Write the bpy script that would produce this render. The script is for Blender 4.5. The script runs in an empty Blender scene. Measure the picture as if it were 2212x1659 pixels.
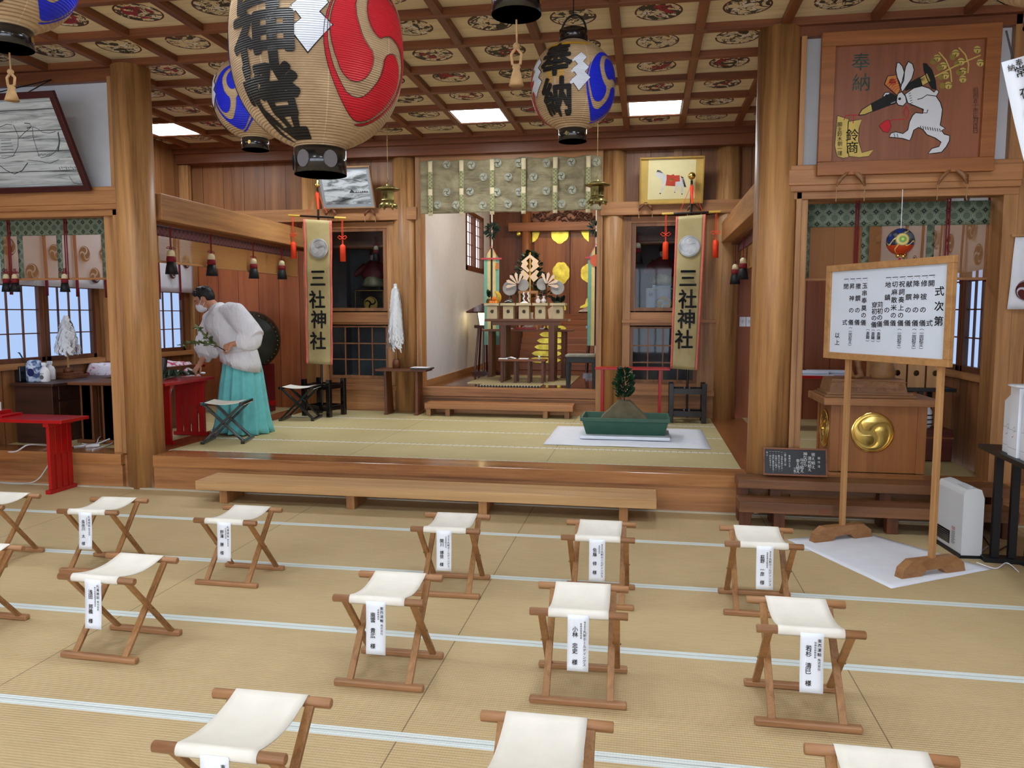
import bpy, bmesh, math, random
from mathutils import Vector, Matrix
from mathutils.geometry import tessellate_polygon
from math import sin, cos, pi, radians as RAD
random.seed(7)
C = bpy.context.scene.collection
sc = bpy.context.scene
# ------------------------------------------------------------ camera
IW, IH, FPX = 2212, 1659, 1669.331
YAW, PIT, ROL, CH = .1714, .0899, -.0006, 1.5956
def _rows():
    cy, sy = cos(YAW), sin(YAW)
    f = Vector((-sy*cos(PIT), cy*cos(PIT), -sin(PIT)))
    r = Vector((cy, sy, 0)); d = f.cross(r)
    c, s = cos(ROL), sin(ROL)
    return c*r+s*d, -s*r+c*d, f
RR, RD, RF = _rows()
cam = bpy.data.objects.new('camera', bpy.data.cameras.new('camera')); C.objects.link(cam)
cam.data.sensor_width = 36; cam.data.sensor_fit = 'HORIZONTAL'; cam.data.lens = FPX/IW*36
cam.data.clip_start = .05
M = Matrix.Identity(4)
for i in range(3):
    M[i][0] = RR[i]; M[i][1] = -RD[i]; M[i][2] = -RF[i]
M[2][3] = CH
cam.matrix_world = M
sc.camera = cam
def U(x, y, X=None, Y=None, Z=None):
    """world point seen at photo pixel (x,y) on the plane X=, Y= or Z="""
    d = RR*((x-IW/2)/FPX)+RD*((y-IH/2)/FPX)+RF
    if X is not None: t = X/d.x
    elif Y is not None: t = Y/d.y
    else: t = (Z-CH)/d.z
    return Vector((d.x*t, d.y*t, d.z*t+CH))
# ------------------------------------------------------------ world, exposure
w = bpy.data.worlds.new('world'); sc.world = w; w.use_nodes = True
w.node_tree.nodes['Background'].inputs[0].default_value = (.72, .84, 1, 1)
w.node_tree.nodes['Background'].inputs[1].default_value = 1.0
sc.view_settings.view_transform = 'Standard'; sc.view_settings.look = 'None'
sc.view_settings.gamma = 1; sc.view_settings.exposure = 0.58
sc.view_settings.use_curve_mapping = False
PANEL_POWER, PANE_POWER, HALL_PANE = 22.0, .62, 3.6
# ------------------------------------------------------------ materials
def L(r, g, b):
    f = lambda c: (c/255/12.92) if c/255 <= .04045 else ((c/255+.055)/1.055)**2.4
    return (f(r), f(g), f(b), 1)
class N:
    def __init__(s, name):
        s.m = bpy.data.materials.new(name); s.m.use_nodes = True; s.t = s.m.node_tree
        s.b = s.t.nodes['Principled BSDF']
    def n(s, typ, **k):
        x = s.t.nodes.new(typ)
        for a, v in k.items():
            if a.startswith('i_'):
                key = a[2:]; key = int(key) if key.isdigit() else key.replace('_', ' ')
                x.inputs[key].default_value = v
            else: setattr(x, a, v)
        return x
    def l(s, a, b): s.t.links.new(a, b)
    def math(s, op, a, b=None, c=None):
        x = s.n('ShaderNodeMath', operation=op)
        for i, v in enumerate((a, b, c)):
            if v is None: continue
            if isinstance(v, (int, float)): x.inputs[i].default_value = v
            else: s.l(v, x.inputs[i])
        return x.outputs[0]
    def mix(s, fac, a, b):
        x = s.n('ShaderNodeMix', data_type='RGBA')
        for i, v in ((0, fac), (6, a), (7, b)):
            if isinstance(v, (int, float, tuple)): x.inputs[i].default_value = v
            else: s.l(v, x.inputs[i])
        return x.outputs[2]
    def coord(s, scale=(1, 1, 1), rot=(0, 0, 0)):
        tc = s.n('ShaderNodeTexCoord'); mp = s.n('ShaderNodeMapping')
        mp.inputs['Scale'].default_value = scale; mp.inputs['Rotation'].default_value = rot
        s.l(tc.outputs['Object'], mp.inputs[0]); return mp.outputs[0]
    def noise(s, vec, scale=1, detail=3, rough=.5, dist=0):
        x = s.n('ShaderNodeTexNoise', i_Scale=scale, i_Detail=detail, i_Roughness=rough, i_Distortion=dist)
        s.l(vec, x.inputs['Vector']); return x.outputs[0]
    def xyz(s):
        tc = s.n('ShaderNodeTexCoord'); x = s.n('ShaderNodeSeparateXYZ'); s.l(tc.outputs['Object'], x.inputs[0]); return x.outputs
    def ramp(s, f, stops):
        x = s.n('ShaderNodeValToRGB'); e = x.color_ramp.elements
        while len(e) < len(stops): e.new(.5)
        for i, (p, c) in enumerate(stops): e[i].position = p; e[i].color = c
        s.l(f, x.inputs[0]); return x.outputs[0]
    def bump(s, h, strength=.3, dist=.002):
        x = s.n('ShaderNodeBump', i_Strength=strength, i_Distance=dist); s.l(h, x.inputs['Height'])
        s.l(x.outputs[0], s.b.inputs['Normal'])
    def base(s, c):
        if isinstance(c, tuple): s.b.inputs['Base Color'].default_value = c
        else: s.l(c, s.b.inputs['Base Color'])
    def set(s, rough=.5, metal=0, spec=.5, coat=0):
        s.b.inputs['Roughness'].default_value = rough; s.b.inputs['Metallic'].default_value = metal
        s.b.inputs['Specular IOR Level'].default_value = spec; s.b.inputs['Coat Weight'].default_value = coat
        s.b.inputs['Coat Roughness'].default_value = .12
        return s.m
def plain(name, c, rough=.6, metal=0, spec=.4, var=.06, coat=0, bump=0):
    k = N(name); v = k.coord((1, 1, 1)); f = k.noise(v, 9, 3)
    d = tuple(x*(1-var*2) for x in c[:3])+(1,); h = tuple(min(1, x*(1+var)) for x in c[:3])+(1,)
    k.base(k.ramp(f, [(.3, d), (.7, h)]))
    if bump: k.bump(k.noise(v, 160, 2), bump, .001)
    return k.set(rough, metal, spec, coat)
def wood(name, c1, c2, axis='z', rough=.45, scale=1, coat=0, figure=0.5, bands=None):
    """grain drawn out along one axis"""
    k = N(name)
    s = {'x': (.55, 11, 11), 'y': (11, .55, 11), 'z': (11, 11, .55)}[axis]
    v = k.coord(tuple(a*scale for a in s))
    f1 = k.noise(v, 1.0, 5, .6, .6); f2 = k.noise(v, 6, 4, .6)
    f3 = k.noise(k.coord({'x': (.25, 2, 2), 'y': (2, .25, 2), 'z': (2, 2, .25)}[axis]), 1.3, 2)
    f = k.math('ADD', k.math('MULTIPLY', f1, .55), k.math('ADD', k.math('MULTIPLY', f2, .2), k.math('MULTIPLY', f3, .25)))
    col = k.ramp(f, [(.36, c1), (.49, tuple(a*.45+b*.55 for a, b in zip(c1, c2))), (.62, c2)])
    if bands:
        ax, step, off, wd = bands
        p = k.xyz()['XYZ'.index(ax.upper())]
        fr = k.math('FRACT', k.math('MULTIPLY', k.math('SUBTRACT', p, off), 1/step))
        ln = k.math('LESS_THAN', fr, wd/step)
        cell = k.math('FLOOR', k.math('MULTIPLY', k.math('SUBTRACT', p, off), 1/step))
        wn = k.n('ShaderNodeTexWhiteNoise', noise_dimensions='1D'); k.l(cell, wn.inputs['W'])
        col = k.mix(k.math('MULTIPLY', wn.outputs[0], .35), col, tuple(x*.72 for x in c1[:3])+(1,))
        col = k.mix(ln, col, tuple(x*.18 for x in c1[:3])+(1,))
    k.base(col); k.bump(f2, .12, .001)
    return k.set(rough, 0, .4, coat)
W1, W2 = L(118, 76, 42), L(188, 138, 88)
wood_z = wood('cedar_upright', W1, W2, 'z')
wood_x = wood('cedar_across', L(124, 78, 46), L(184, 130, 82), 'x')
wood_y = wood('cedar_lengthwise', L(128, 82, 48), L(190, 138, 86), 'y')
pillar_w = wood('pillar_cypress', L(112, 72, 38), L(204, 152, 96), 'z', scale=.8)
dark_x = wood('dark_beam', L(90, 48, 26), L(136, 80, 48), 'x')
dark_y = wood('dark_beam_lengthwise', L(90, 48, 26), L(136, 80, 48), 'y')
dark_z = wood('dark_cedar', L(66, 36, 20), L(112, 64, 36), 'z')
plank_x = wood('plank_wall', L(108, 66, 38), L(156, 104, 64), 'z', bands=('x', .30, .02, .007))
plank_y = wood('plank_side_wall', L(104, 64, 36), L(156, 104, 62), 'z', bands=('y', .30, .02, .007))
red_plank = wood('red_plank_wall', L(136, 70, 40), L(178, 102, 60), 'z', bands=('x', .30, .12, .007))
stool_w = wood('beech_brown', L(126, 86, 54), L(174, 128, 88), 'x', scale=3, rough=.4)
stool_leg = wood('beech_leg', L(124, 84, 48), L(172, 126, 80), 'z', scale=3, rough=.4)
pale_w = wood('pale_bench', L(164, 122, 78), L(206, 166, 116), 'x', scale=.8)
fresh_w = wood('fresh_pine', L(152, 108, 66), L(188, 142, 92), 'z', scale=2)
fresh_x = wood('fresh_pine_across', L(150, 106, 64), L(184, 138, 88), 'x', scale=2)
step_w = wood('old_step', L(84, 54, 34), L(132, 88, 56), 'x')
chest_w = wood('dark_chest', L(38, 20, 14), L(70, 38, 26), 'x')
table_w = wood('walnut_table', L(76, 42, 24), L(122, 74, 44), 'x')
table_z = wood('walnut_leg', L(70, 38, 22), L(116, 68, 40), 'z')
carve_w = wood('carved_wood', L(104, 68, 40), L(148, 104, 66), 'x', scale=3)
lacq_floor = wood('lacquered_floor', L(84, 42, 20), L(120, 66, 34), 'y', rough=.08, coat=.6)
white_wall = plain('white_plaster', L(206, 208, 214), .9, bump=.1, var=.02)
black = plain('black_lacquer', L(16, 15, 17), .22, spec=.5, coat=.5, var=.02)
blackm = plain('black_paint', L(20, 20, 23), .45, var=.02)
ink = plain('ink', L(14, 13, 14), .6, var=.01)
red = plain('vermilion_paint', L(176, 12, 18), .3, coat=.25, var=.04)
darkred = plain('dark_red_cloth', L(118, 18, 28), .8)
orange = plain('orange_silk', L(240, 66, 26), .6)
redink = plain('red_ink', L(190, 22, 36), .6, var=.1)
blueink = plain('blue_ink', L(16, 38, 196), .55, var=.06)
canvas = plain('white_canvas', L(226, 222, 212), .9, bump=.25, var=.03)
paper = plain('white_paper', L(232, 238, 248), .8, var=.01)
cloth_w = plain('white_cloth', L(224, 228, 238), .9, var=.02, bump=.1)
brass = plain('brass', L(236, 204, 116), .2, 1, var=.1)
gold = plain('gold_fitting', L(255, 222, 96), .36, 1, var=.2, bump=.6)
goldp = plain('gold_paint', L(206, 166, 66), .5)
oldbronze = plain('old_bronze', L(150, 136, 84), .38, .9, var=.3, bump=.4)
white_p = plain('white_porcelain', L(232, 232, 238), .2, coat=.4)
grey_p = plain('grey_plastic', L(196, 200, 204), .5)
greenp = plain('green_plastic', L(52, 92, 76), .45, var=.05)
sand = plain('packed_sand', L(112, 104, 82), .95, var=.15, bump=1)
leafm = plain('sakaki_leaf', L(28, 66, 38), .35, coat=.3, var=.3)
leaf2 = plain('pale_leaf', L(96, 116, 62), .45, var=.3)
stem = plain('twig', L(74, 52, 30), .8)
skin = plain('skin', L(196, 140, 112), .55, var=.05)
hairm = plain('black_hair', L(20, 17, 17), .5, var=.1, bump=.6)
kk = N('white_kimono'); kk.base(L(222, 222, 228)); kk.bump(kk.noise(kk.coord((7, 7, 3)), 1.5, 3, .5, 1.2), .8, .03); kimono = kk.set(.85, 0, .3)
hakama = plain('turquoise_hakama', L(112, 196, 198), .85, var=.06)
beige = plain('cream_wood', L(216, 200, 160), .7, var=.04)
ropem = plain('hemp_rope', L(176, 140, 96), .9, var=.2, bump=.5)
darkglass = plain('dark_interior', L(26, 26, 30), .6)
def emis(name, c, p):
    k = N(name); k.base((0, 0, 0, 1)); k.b.inputs['Emission Color'].default_value = c
    k.b.inputs['Emission Strength'].default_value = p; return k.set(.6)
lightm = emis('lit_ceiling_panel', (.88, .95, 1, 1), PANEL_POWER)
pane = emis('daylit_frosted_glass', (.46, .64, 1, 1), PANE_POWER)
pane_hall = emis('daylit_hall_glass', (.80, .88, 1, 1), HALL_PANE)
lampm = emis('lit_lamp_paper', (1, .78, .36, 1), 4.5)
# ------------------------------------------------------------ mesh helpers
class MB:
    def __init__(s): s.v = []; s.f = []; s.mi = []; s.sm = []
    def add(s, vs, fs, m=0, smooth=False):
        o = len(s.v); s.v += [tuple(v) for v in vs]
        for f in fs: s.f.append([o+i for i in f]); s.mi.append(m); s.sm.append(smooth)
        return s
    def box(s, x0, x1, y0, y1, z0, z1, m=0):
        if x0 > x1: x0, x1 = x1, x0
        if y0 > y1: y0, y1 = y1, y0
        if z0 > z1: z0, z1 = z1, z0
        v = [(x, y, z) for z in (z0, z1) for y in (y0, y1) for x in (x0, x1)]
        return s.add(v, [(0, 2, 3, 1), (4, 5, 7, 6), (0, 1, 5, 4), (2, 6, 7, 3), (0, 4, 6, 2), (1, 3, 7, 5)], m)
    def bar(s, a, b, w, h, up=(0, 0, 1), m=0, w2=None, h2=None):
        a, b = Vector(a), Vector(b); d = (b-a).normalized(); u = Vector(up)
        r = d.cross(u)
        if r.length < 1e-4: r = d.cross(Vector((0, 1, 0)))
        r.normalize(); u = r.cross(d).normalized(); w2 = w if w2 is None else w2; h2 = h if h2 is None else h2
        vs = [p+r*(i*ww/2)+u*(j*hh/2) for p, ww, hh in ((a, w, h), (b, w2, h2)) for i, j in ((-1, -1), (1, -1), (1, 1), (-1, 1))]
        return s.add(vs, [(0, 3, 2, 1), (4, 5, 6, 7), (0, 1, 5, 4), (1, 2, 6, 5), (2, 3, 7, 6), (3, 0, 4, 7)], m)
    def tube(s, pts, r, n=8, m=0, caps=True):
        """r a number or a list; round section along a path"""
        P = [Vector(p) for p in pts]; R_ = r if isinstance(r, (list, tuple)) else [r]*len(P)
        rings = []; pr = None
        for i, p in enumerate(P):
            d = (P[min(i+1, len(P)-1)]-P[max(i-1, 0)])
            if d.length < 1e-9: d = Vector((0, 0, 1))
            d.normalize()
            if pr is None:
                pr = d.cross(Vector((0, 0, 1)))
                if pr.length < .01: pr = d.cross(Vector((0, 1, 0)))
            pr = (pr-d*pr.dot(d)); pr.normalize(); q = d.cross(pr)
            rings.append([p+(pr*cos(t)+q*sin(t))*R_[i] for t in [2*pi*k/n for k in range(n)]])
        vs = [v for g in rings for v in g]; fs = []
        for i in range(len(P)-1):
            for k in range(n): fs.append((i*n+k, i*n+(k+1) % n, (i+1)*n+(k+1) % n, (i+1)*n+k))
        s.add(vs, fs, m, True)
        if caps: s.add(rings[0], [tuple(range(n))[::-1]], m); s.add(rings[-1], [tuple(range(n))], m)
        return s
    def lathe(s, prof, c=(0, 0, 0), n=24, m=0, axis='z', lob=None, smooth=True):
        """profile [(r, z)...] turned about an axis through c; lob(theta, i) scales radius"""
        vs = []; fs = []
        for i, (r, z) in enumerate(prof):
            for k in range(n):
                t = 2*pi*k/n; q = r*(lob(t, i) if lob else 1)
                p = (q*cos(t), q*sin(t), z)
                if axis == 'y': p = (p[0], p[2], p[1])
                if axis == 'x': p = (p[2], p[0], p[1])
                vs.append((c[0]+p[0], c[1]+p[1], c[2]+p[2]))
        for i in range(len(prof)-1):
            for k in range(n): fs.append((i*n+k, i*n+(k+1) % n, (i+1)*n+(k+1) % n, (i+1)*n+k))
        fs2 = []
        if prof[0][0] > 1e-6: fs2.append(tuple(range(n))[::-1])
        if prof[-1][0] > 1e-6: fs2.append(tuple(range((len(prof)-1)*n, len(prof)*n)))
        o = len(s.v); s.add(vs, fs, m, smooth)
        for f in fs2: s.f.append([o+i for i in f]); s.mi.append(m); s.sm.append(False)
        return s
    def ball(s, c, r, n=12, m=0, sc=(1, 1, 1)):
        pr = [(r*sin(pi*i/(n//2+1)), -r*cos(pi*i/(n//2+1))) for i in range(n//2+2)]
        pr[0] = (1e-5, -r); pr[-1] = (1e-5, r); t = MB().lathe(pr, (0, 0, 0), n)
        s.add([(c[0]+v[0]*sc[0], c[1]+v[1]*sc[1], c[2]+v[2]*sc[2]) for v in t.v], t.f, m, True); return s
    def loft(s, rings, m=0, smooth=True, caps=True):
        n = len(rings[0]); vs = [v for g in rings for v in g]; fs = []
        for i in range(len(rings)-1):
            for k in range(n): fs.append((i*n+k, i*n+(k+1) % n, (i+1)*n+(k+1) % n, (i+1)*n+k))
        s.add(vs, fs, m, smooth)
        if caps: s.add(rings[0], [tuple(range(n))[::-1]], m); s.add(rings[-1], [tuple(range(n))], m)
        return s
    def grid(s, fn, nu, nv, m=0, thick=0, smooth=True):
        vs = [Vector(fn(i/nu, j/nv)) for j in range(nv+1) for i in range(nu+1)]
        idx = lambda i, j: j*(nu+1)+i
        fs = [(idx(i, j), idx(i+1, j), idx(i+1, j+1), idx(i, j+1)) for j in range(nv) for i in range(nu)]
        if not thick: return s.add(vs, fs, m, smooth)
        nr = [Vector((0, 0, 0)) for _ in vs]
        for f in fs:
            q = (vs[f[1]]-vs[f[0]]).cross(vs[f[3]]-vs[f[0]])
            for i in f: nr[i] += q
        nr = [q.normalized()*thick if q.length else q for q in nr]
        n0 = len(vs); v2 = vs+[v-q for v, q in zip(vs, nr)]
        rim = [idx(i, 0) for i in range(nu)]+[idx(nu, j) for j in range(nv)]+[idx(i, nv) for i in range(nu, 0, -1)]+[idx(0, j) for j in range(nv, 0, -1)]
        f2 = fs+[tuple(n0+i for i in reversed(f)) for f in fs]
        f2 += [(rim[k], rim[k]+n0, rim[(k+1) % len(rim)]+n0, rim[(k+1) % len(rim)]) for k in range(len(rim))]
        return s.add(v2, f2, m, smooth)
    def prism(s, poly, fn, t, m=0):
        """2-D polygon mapped by fn(x,y,h) and given thickness t"""
        n = len(poly); tri = tessellate_polygon([[Vector((p[0], p[1], 0)) for p in poly]])
        vs = [fn(p[0], p[1], 0) for p in poly]+[fn(p[0], p[1], t) for p in poly]
        fs = [tuple(a) for a in tri]+[tuple(n+i for i in reversed(a)) for a in tri]+[(k, (k+1) % n, n+(k+1) % n, n+k) for k in range(n)]
        return s.add(vs, fs, m)
    def xf(s, M_): s.v = [tuple(M_ @ Vector(v)) for v in s.v]; return s
def Tr(x=0, y=0, z=0, rz=0, rx=0, ry=0, sc_=1):
    return Matrix.Translation((x, y, z)) @ Matrix.Rotation(rz, 4, 'Z') @ Matrix.Rotation(ry, 4, 'Y') @ Matrix.Rotation(rx, 4, 'X') @ Matrix.Scale(sc_, 4)
def chainloc(p):
    v = Vector((0, 0, 0))
    while p: v += p.location; p = p.parent
    return v
def fixnormals(me):
    bm = bmesh.new(); bm.from_mesh(me); bmesh.ops.recalc_face_normals(bm, faces=bm.faces); bm.to_mesh(me); bm.free()
def obj(name, mb, mats, parent=None, world=True, bevel=0, remesh=0, sub=0, smooth_it=0, label=None, loc=None, fix=True):
    """one mesh object; coordinates are world ones unless world=False (then local to its thing)"""
    if not isinstance(mats, (list, tuple)): mats = [mats]
    off = chainloc(parent) if (parent and world) else Vector((0, 0, 0))
    if loc: off = off+Vector(loc)
    me = bpy.data.meshes.new(name)
    me.from_pydata([tuple(Vector(v)-off) for v in mb.v], [], mb.f)
    for m_ in mats: me.materials.append(m_)
    me.polygons.foreach_set('material_index', mb.mi); me.polygons.foreach_set('use_smooth', mb.sm)
    if fix: fixnormals(me)
    me.update()
    o = bpy.data.objects.new(name, me); C.objects.link(o)
    if parent: o.parent = parent
    if loc: o.location = loc
    if remesh:
        r = o.modifiers.new('r', 'REMESH'); r.mode = 'VOXEL'; r.voxel_size = remesh; r.use_smooth_shade = True
        if smooth_it: q = o.modifiers.new('s', 'SMOOTH'); q.iterations = smooth_it; q.factor = .5
    if bevel:
        b = o.modifiers.new('b', 'BEVEL'); b.width = bevel; b.segments = 2; b.limit_method = 'ANGLE'; b.angle_limit = RAD(40)
    if sub: q = o.modifiers.new('u', 'SUBSURF'); q.levels = q.render_levels = sub
    if label: o['label'] = label
    return o
def tag(o, label, cat, group=None, kind=None):
    o['label'] = label; o['category'] = cat
    if group: o['group'] = group
    if kind: o['kind'] = kind
    return o
def thing(name, label, cat, loc=(0, 0, 0), rz=0, group=None):
    o = bpy.data.objects.new(name, None); C.objects.link(o); o.empty_display_size = .1
    o.location = loc; o.rotation_euler = (0, 0, rz); return tag(o, label, cat, group)
def struct(name, mb, m, parent=None, bevel=0, fix=True):
    o = obj(name, mb, m, parent, bevel=bevel, fix=fix)
    if not parent: o['kind'] = 'structure'
    return o
def dup(root, loc, rz, label=None, group=None):
    r = root.copy(); C.objects.link(r); r.location = loc; r.rotation_euler = (0, 0, rz)
    if label: r['label'] = label
    if group: r['group'] = group
    for ch in list(root.children):
        c = ch.copy(); C.objects.link(c); c.parent = r
        for g in list(ch.children):
            d = g.copy(); C.objects.link(d); d.parent = c
    return r
# ------------------------------------------------------------ lettering
_gc = {}
def glyph(ch, off=.0, res=2):
    k = (ch, off, res)
    if k in _gc: return _gc[k]
    cu = bpy.data.curves.new('g', 'FONT'); cu.body = ch; cu.resolution_u = res; cu.offset = off; cu.size = 1
    ob = bpy.data.objects.new('g', cu); me = bpy.data.meshes.new_from_object(ob)
    vs = [(v.co.x, v.co.y) for v in me.vertices]; fs = [tuple(p.vertices) for p in me.polygons]
    if vs:
        cx = (min(v[0] for v in vs)+max(v[0] for v in vs))/2; cy = (min(v[1] for v in vs)+max(v[1] for v in vs))/2
        vs = [(x-cx, y-cy) for x, y in vs]
    bpy.data.objects.remove(ob); bpy.data.curves.remove(cu); bpy.data.meshes.remove(me)
    _gc[k] = (vs, fs); return _gc[k]
VERT = set('ー（）()')
class Txt:
    """flat lettering collected in 2-D, later laid on a plane or a curved surface"""
    def __init__(s): s.v = []; s.f = []; s.mi = []
    def put(s, ch, x, y, size, off=.012, sx=1, sy=1, m=0, res=2, slant=0):
        if ch in ' 　': return
        if off > .009:      # brush weight: the character laid down several times, slightly shifted
            n_ = 8 if off > .03 else 4; q_ = max(.008, off*.62)*size
            for k_ in range(n_): s.put(ch, x+q_*cos(k_*2*pi/n_+.78), y+q_*sin(k_*2*pi/n_+.78), size, 0, sx, sy, m, res, slant)
            return
        vs, fs = glyph(ch, 0, res); o = len(s.v)
        if ch in VERT: vs = [(b, -a) for a, b in vs]
        s.v += [(x+a*size*sx+b*size*slant, y+b*size*sy+a*size*.06*(slant != 0)) for a, b in vs]
        s.f += [tuple(o+i for i in f) for f in fs]; s.mi += [m]*len(fs)
    def col(s, text, x, y, size, pitch=None, **k):
        pitch = pitch or size*1.05
        for i, ch in enumerate(text): s.put(ch, x, y-i*pitch, size, **k)
    def row(s, text, x, y, size, pitch=None, **k):
        pitch = pitch or size
        for i, ch in enumerate(text): s.put(ch, x+i*pitch, y, size, **k)
    def poly(s, pts, m=0):
        tri = tessellate_polygon([[Vector((p[0], p[1], 0)) for p in pts]]); o = len(s.v)
        s.v += [tuple(p[:2]) for p in pts]; s.f += [tuple(o+i for i in t) for t in tri]; s.mi += [m]*len(tri)
    def disc(s, x, y, r, m=0, n=24, ry=None): s.poly([(x+r*cos(2*pi*k/n), y+(ry or r)*sin(2*pi*k/n)) for k in range(n)], m)
    def stroke(s, pts, w, m=0, w2=None):
        P = [Vector(p) for p in pts]; n = len(P); Lp = []; Rp = []
        for i, p in enumerate(P):
            d = (P[min(i+1, n-1)]-P[max(i-1, 0)]).normalized(); q = Vector((-d.y, d.x)); ww = w if w2 is None else w+(w2-w)*i/(n-1)
            Lp.append(p+q*ww/2); Rp.append(p-q*ww/2)
        for i in range(n-1):
            o = len(s.v); s.v += [tuple(Lp[i]), tuple(Lp[i+1]), tuple(Rp[i+1]), tuple(Rp[i])]; s.f.append((o, o+1, o+2, o+3)); s.mi.append(m)
    def plane(s, org, right, up, lift=.0015):
        org, right, up = Vector(org), Vector(right).normalized(), Vector(up).normalized(); n = right.cross(up)
        mb = MB(); mb.v = [tuple(org+right*x+up*y+n*lift) for x, y in s.v]; mb.f = [list(f) for f in s.f]
        mb.mi = list(s.mi); mb.sm = [False]*len(mb.f); return mb
    def drape(s, fn, step):
        bm = bmesh.new(); vv = [bm.verts.new((x, y, 0)) for x, y in s.v]
        for f, m in zip(s.f, s.mi):
            try: q = bm.faces.new([vv[i] for i in f]); q.material_index = m
            except ValueError: pass
        xs = [v[0] for v in s.v]; ys = [v[1] for v in s.v]
        for ax, lo, hi in ((0, min(xs), max(xs)), (1, min(ys), max(ys))):
            t = lo+step
            while t < hi:
                co = (t, 0, 0) if ax == 0 else (0, t, 0); no = (1, 0, 0) if ax == 0 else (0, 1, 0)
                bmesh.ops.bisect_plane(bm, geom=bm.verts[:]+bm.edges[:]+bm.faces[:], plane_co=co, plane_no=no); t += step
        bm.verts.index_update(); mb = MB()
        mb.v = [tuple(fn(v.co.x, v.co.y)) for v in bm.verts]; mb.f = [[v.index for v in f.verts] for f in bm.faces]
        mb.mi = [f.material_index for f in bm.faces]; mb.sm = [True]*len(mb.f); bm.free(); return mb
def lerp_tab(tab, x):
    for (a, b), (c, d) in zip(tab, tab[1:]):
        if x <= c: return b+(d-b)*(x-a)/(c-a)
    return tab[-1][1]
def tomoe(R, cx=0, cy=0, a0=90, flip=1, sx=1, sy=1):
    """three commas of a whirl crest, as polygons"""
    RI = [(0, .15), (25, .26), (50, .46), (70, .72), (90, .855), (115, .90), (150, .945), (178, .985)]
    RO = [(0, .82), (30, .91), (60, .965), (90, .985), (178, 1.0)]
    out = []
    for k in range(3):
        b = a0+120*k; P = []
        for t in range(0, 179, 8): r = lerp_tab(RO, t); P.append((r, b+t))
        for t in range(172, -1, -8): r = lerp_tab(RI, t); P.append((r, b+t))
        pts = [(r*cos(RAD(a)), r*sin(RAD(a))) for r, a in P]
        c = .485; rr = .335; c0 = (c*cos(RAD(b)), c*sin(RAD(b)))
        for t in range(1, 12):
            an = RAD(b+180+15*t); pts.append((c0[0]+rr*cos(an), c0[1]+rr*sin(an)))
        out.append([(cx+x*R*flip*sx, cy+y*R*sy) for x, y in pts])
    return out
def leafy(mb, c, rad, n, size, m=0, seed=1, sq=(1, 1, 1), up=.3):
    """n little folded leaves pointing out of a crown"""
    rr = random.Random(seed)
    for _ in range(n):
        d = Vector((rr.gauss(0, 1), rr.gauss(0, 1), rr.gauss(0, 1)))
        if d.length < .1: continue
        d.normalize(); q = rr.uniform(.35, 1)
        p = Vector(c)+Vector((d.x*sq[0], d.y*sq[1], d.z*sq[2]))*rad*q
        leaf(mb, p, (d+Vector((0, 0, up))), size*rr.uniform(.7, 1.2), m, rr)
def leaf(mb, p, d, s, m=0, rr=random):
    d = Vector(d).normalized(); r = d.cross(Vector((rr.uniform(-1, 1), rr.uniform(-1, 1), rr.uniform(-1, 1)))).normalized(); n = d.cross(r)
    p = Vector(p); w = s*.24
    vs = [p, p+d*s*.35+r*w+n*w*.3, p+d*s*.75+r*w*.7+n*w*.3, p+d*s, p+d*s*.75-r*w*.7+n*w*.3, p+d*s*.35-r*w+n*w*.3, p+d*s*.5]
    mb.add(vs, [(0, 1, 6), (1, 2, 6), (2, 3, 6), (3, 4, 6), (4, 5, 6), (5, 0, 6)], m, True)
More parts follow.
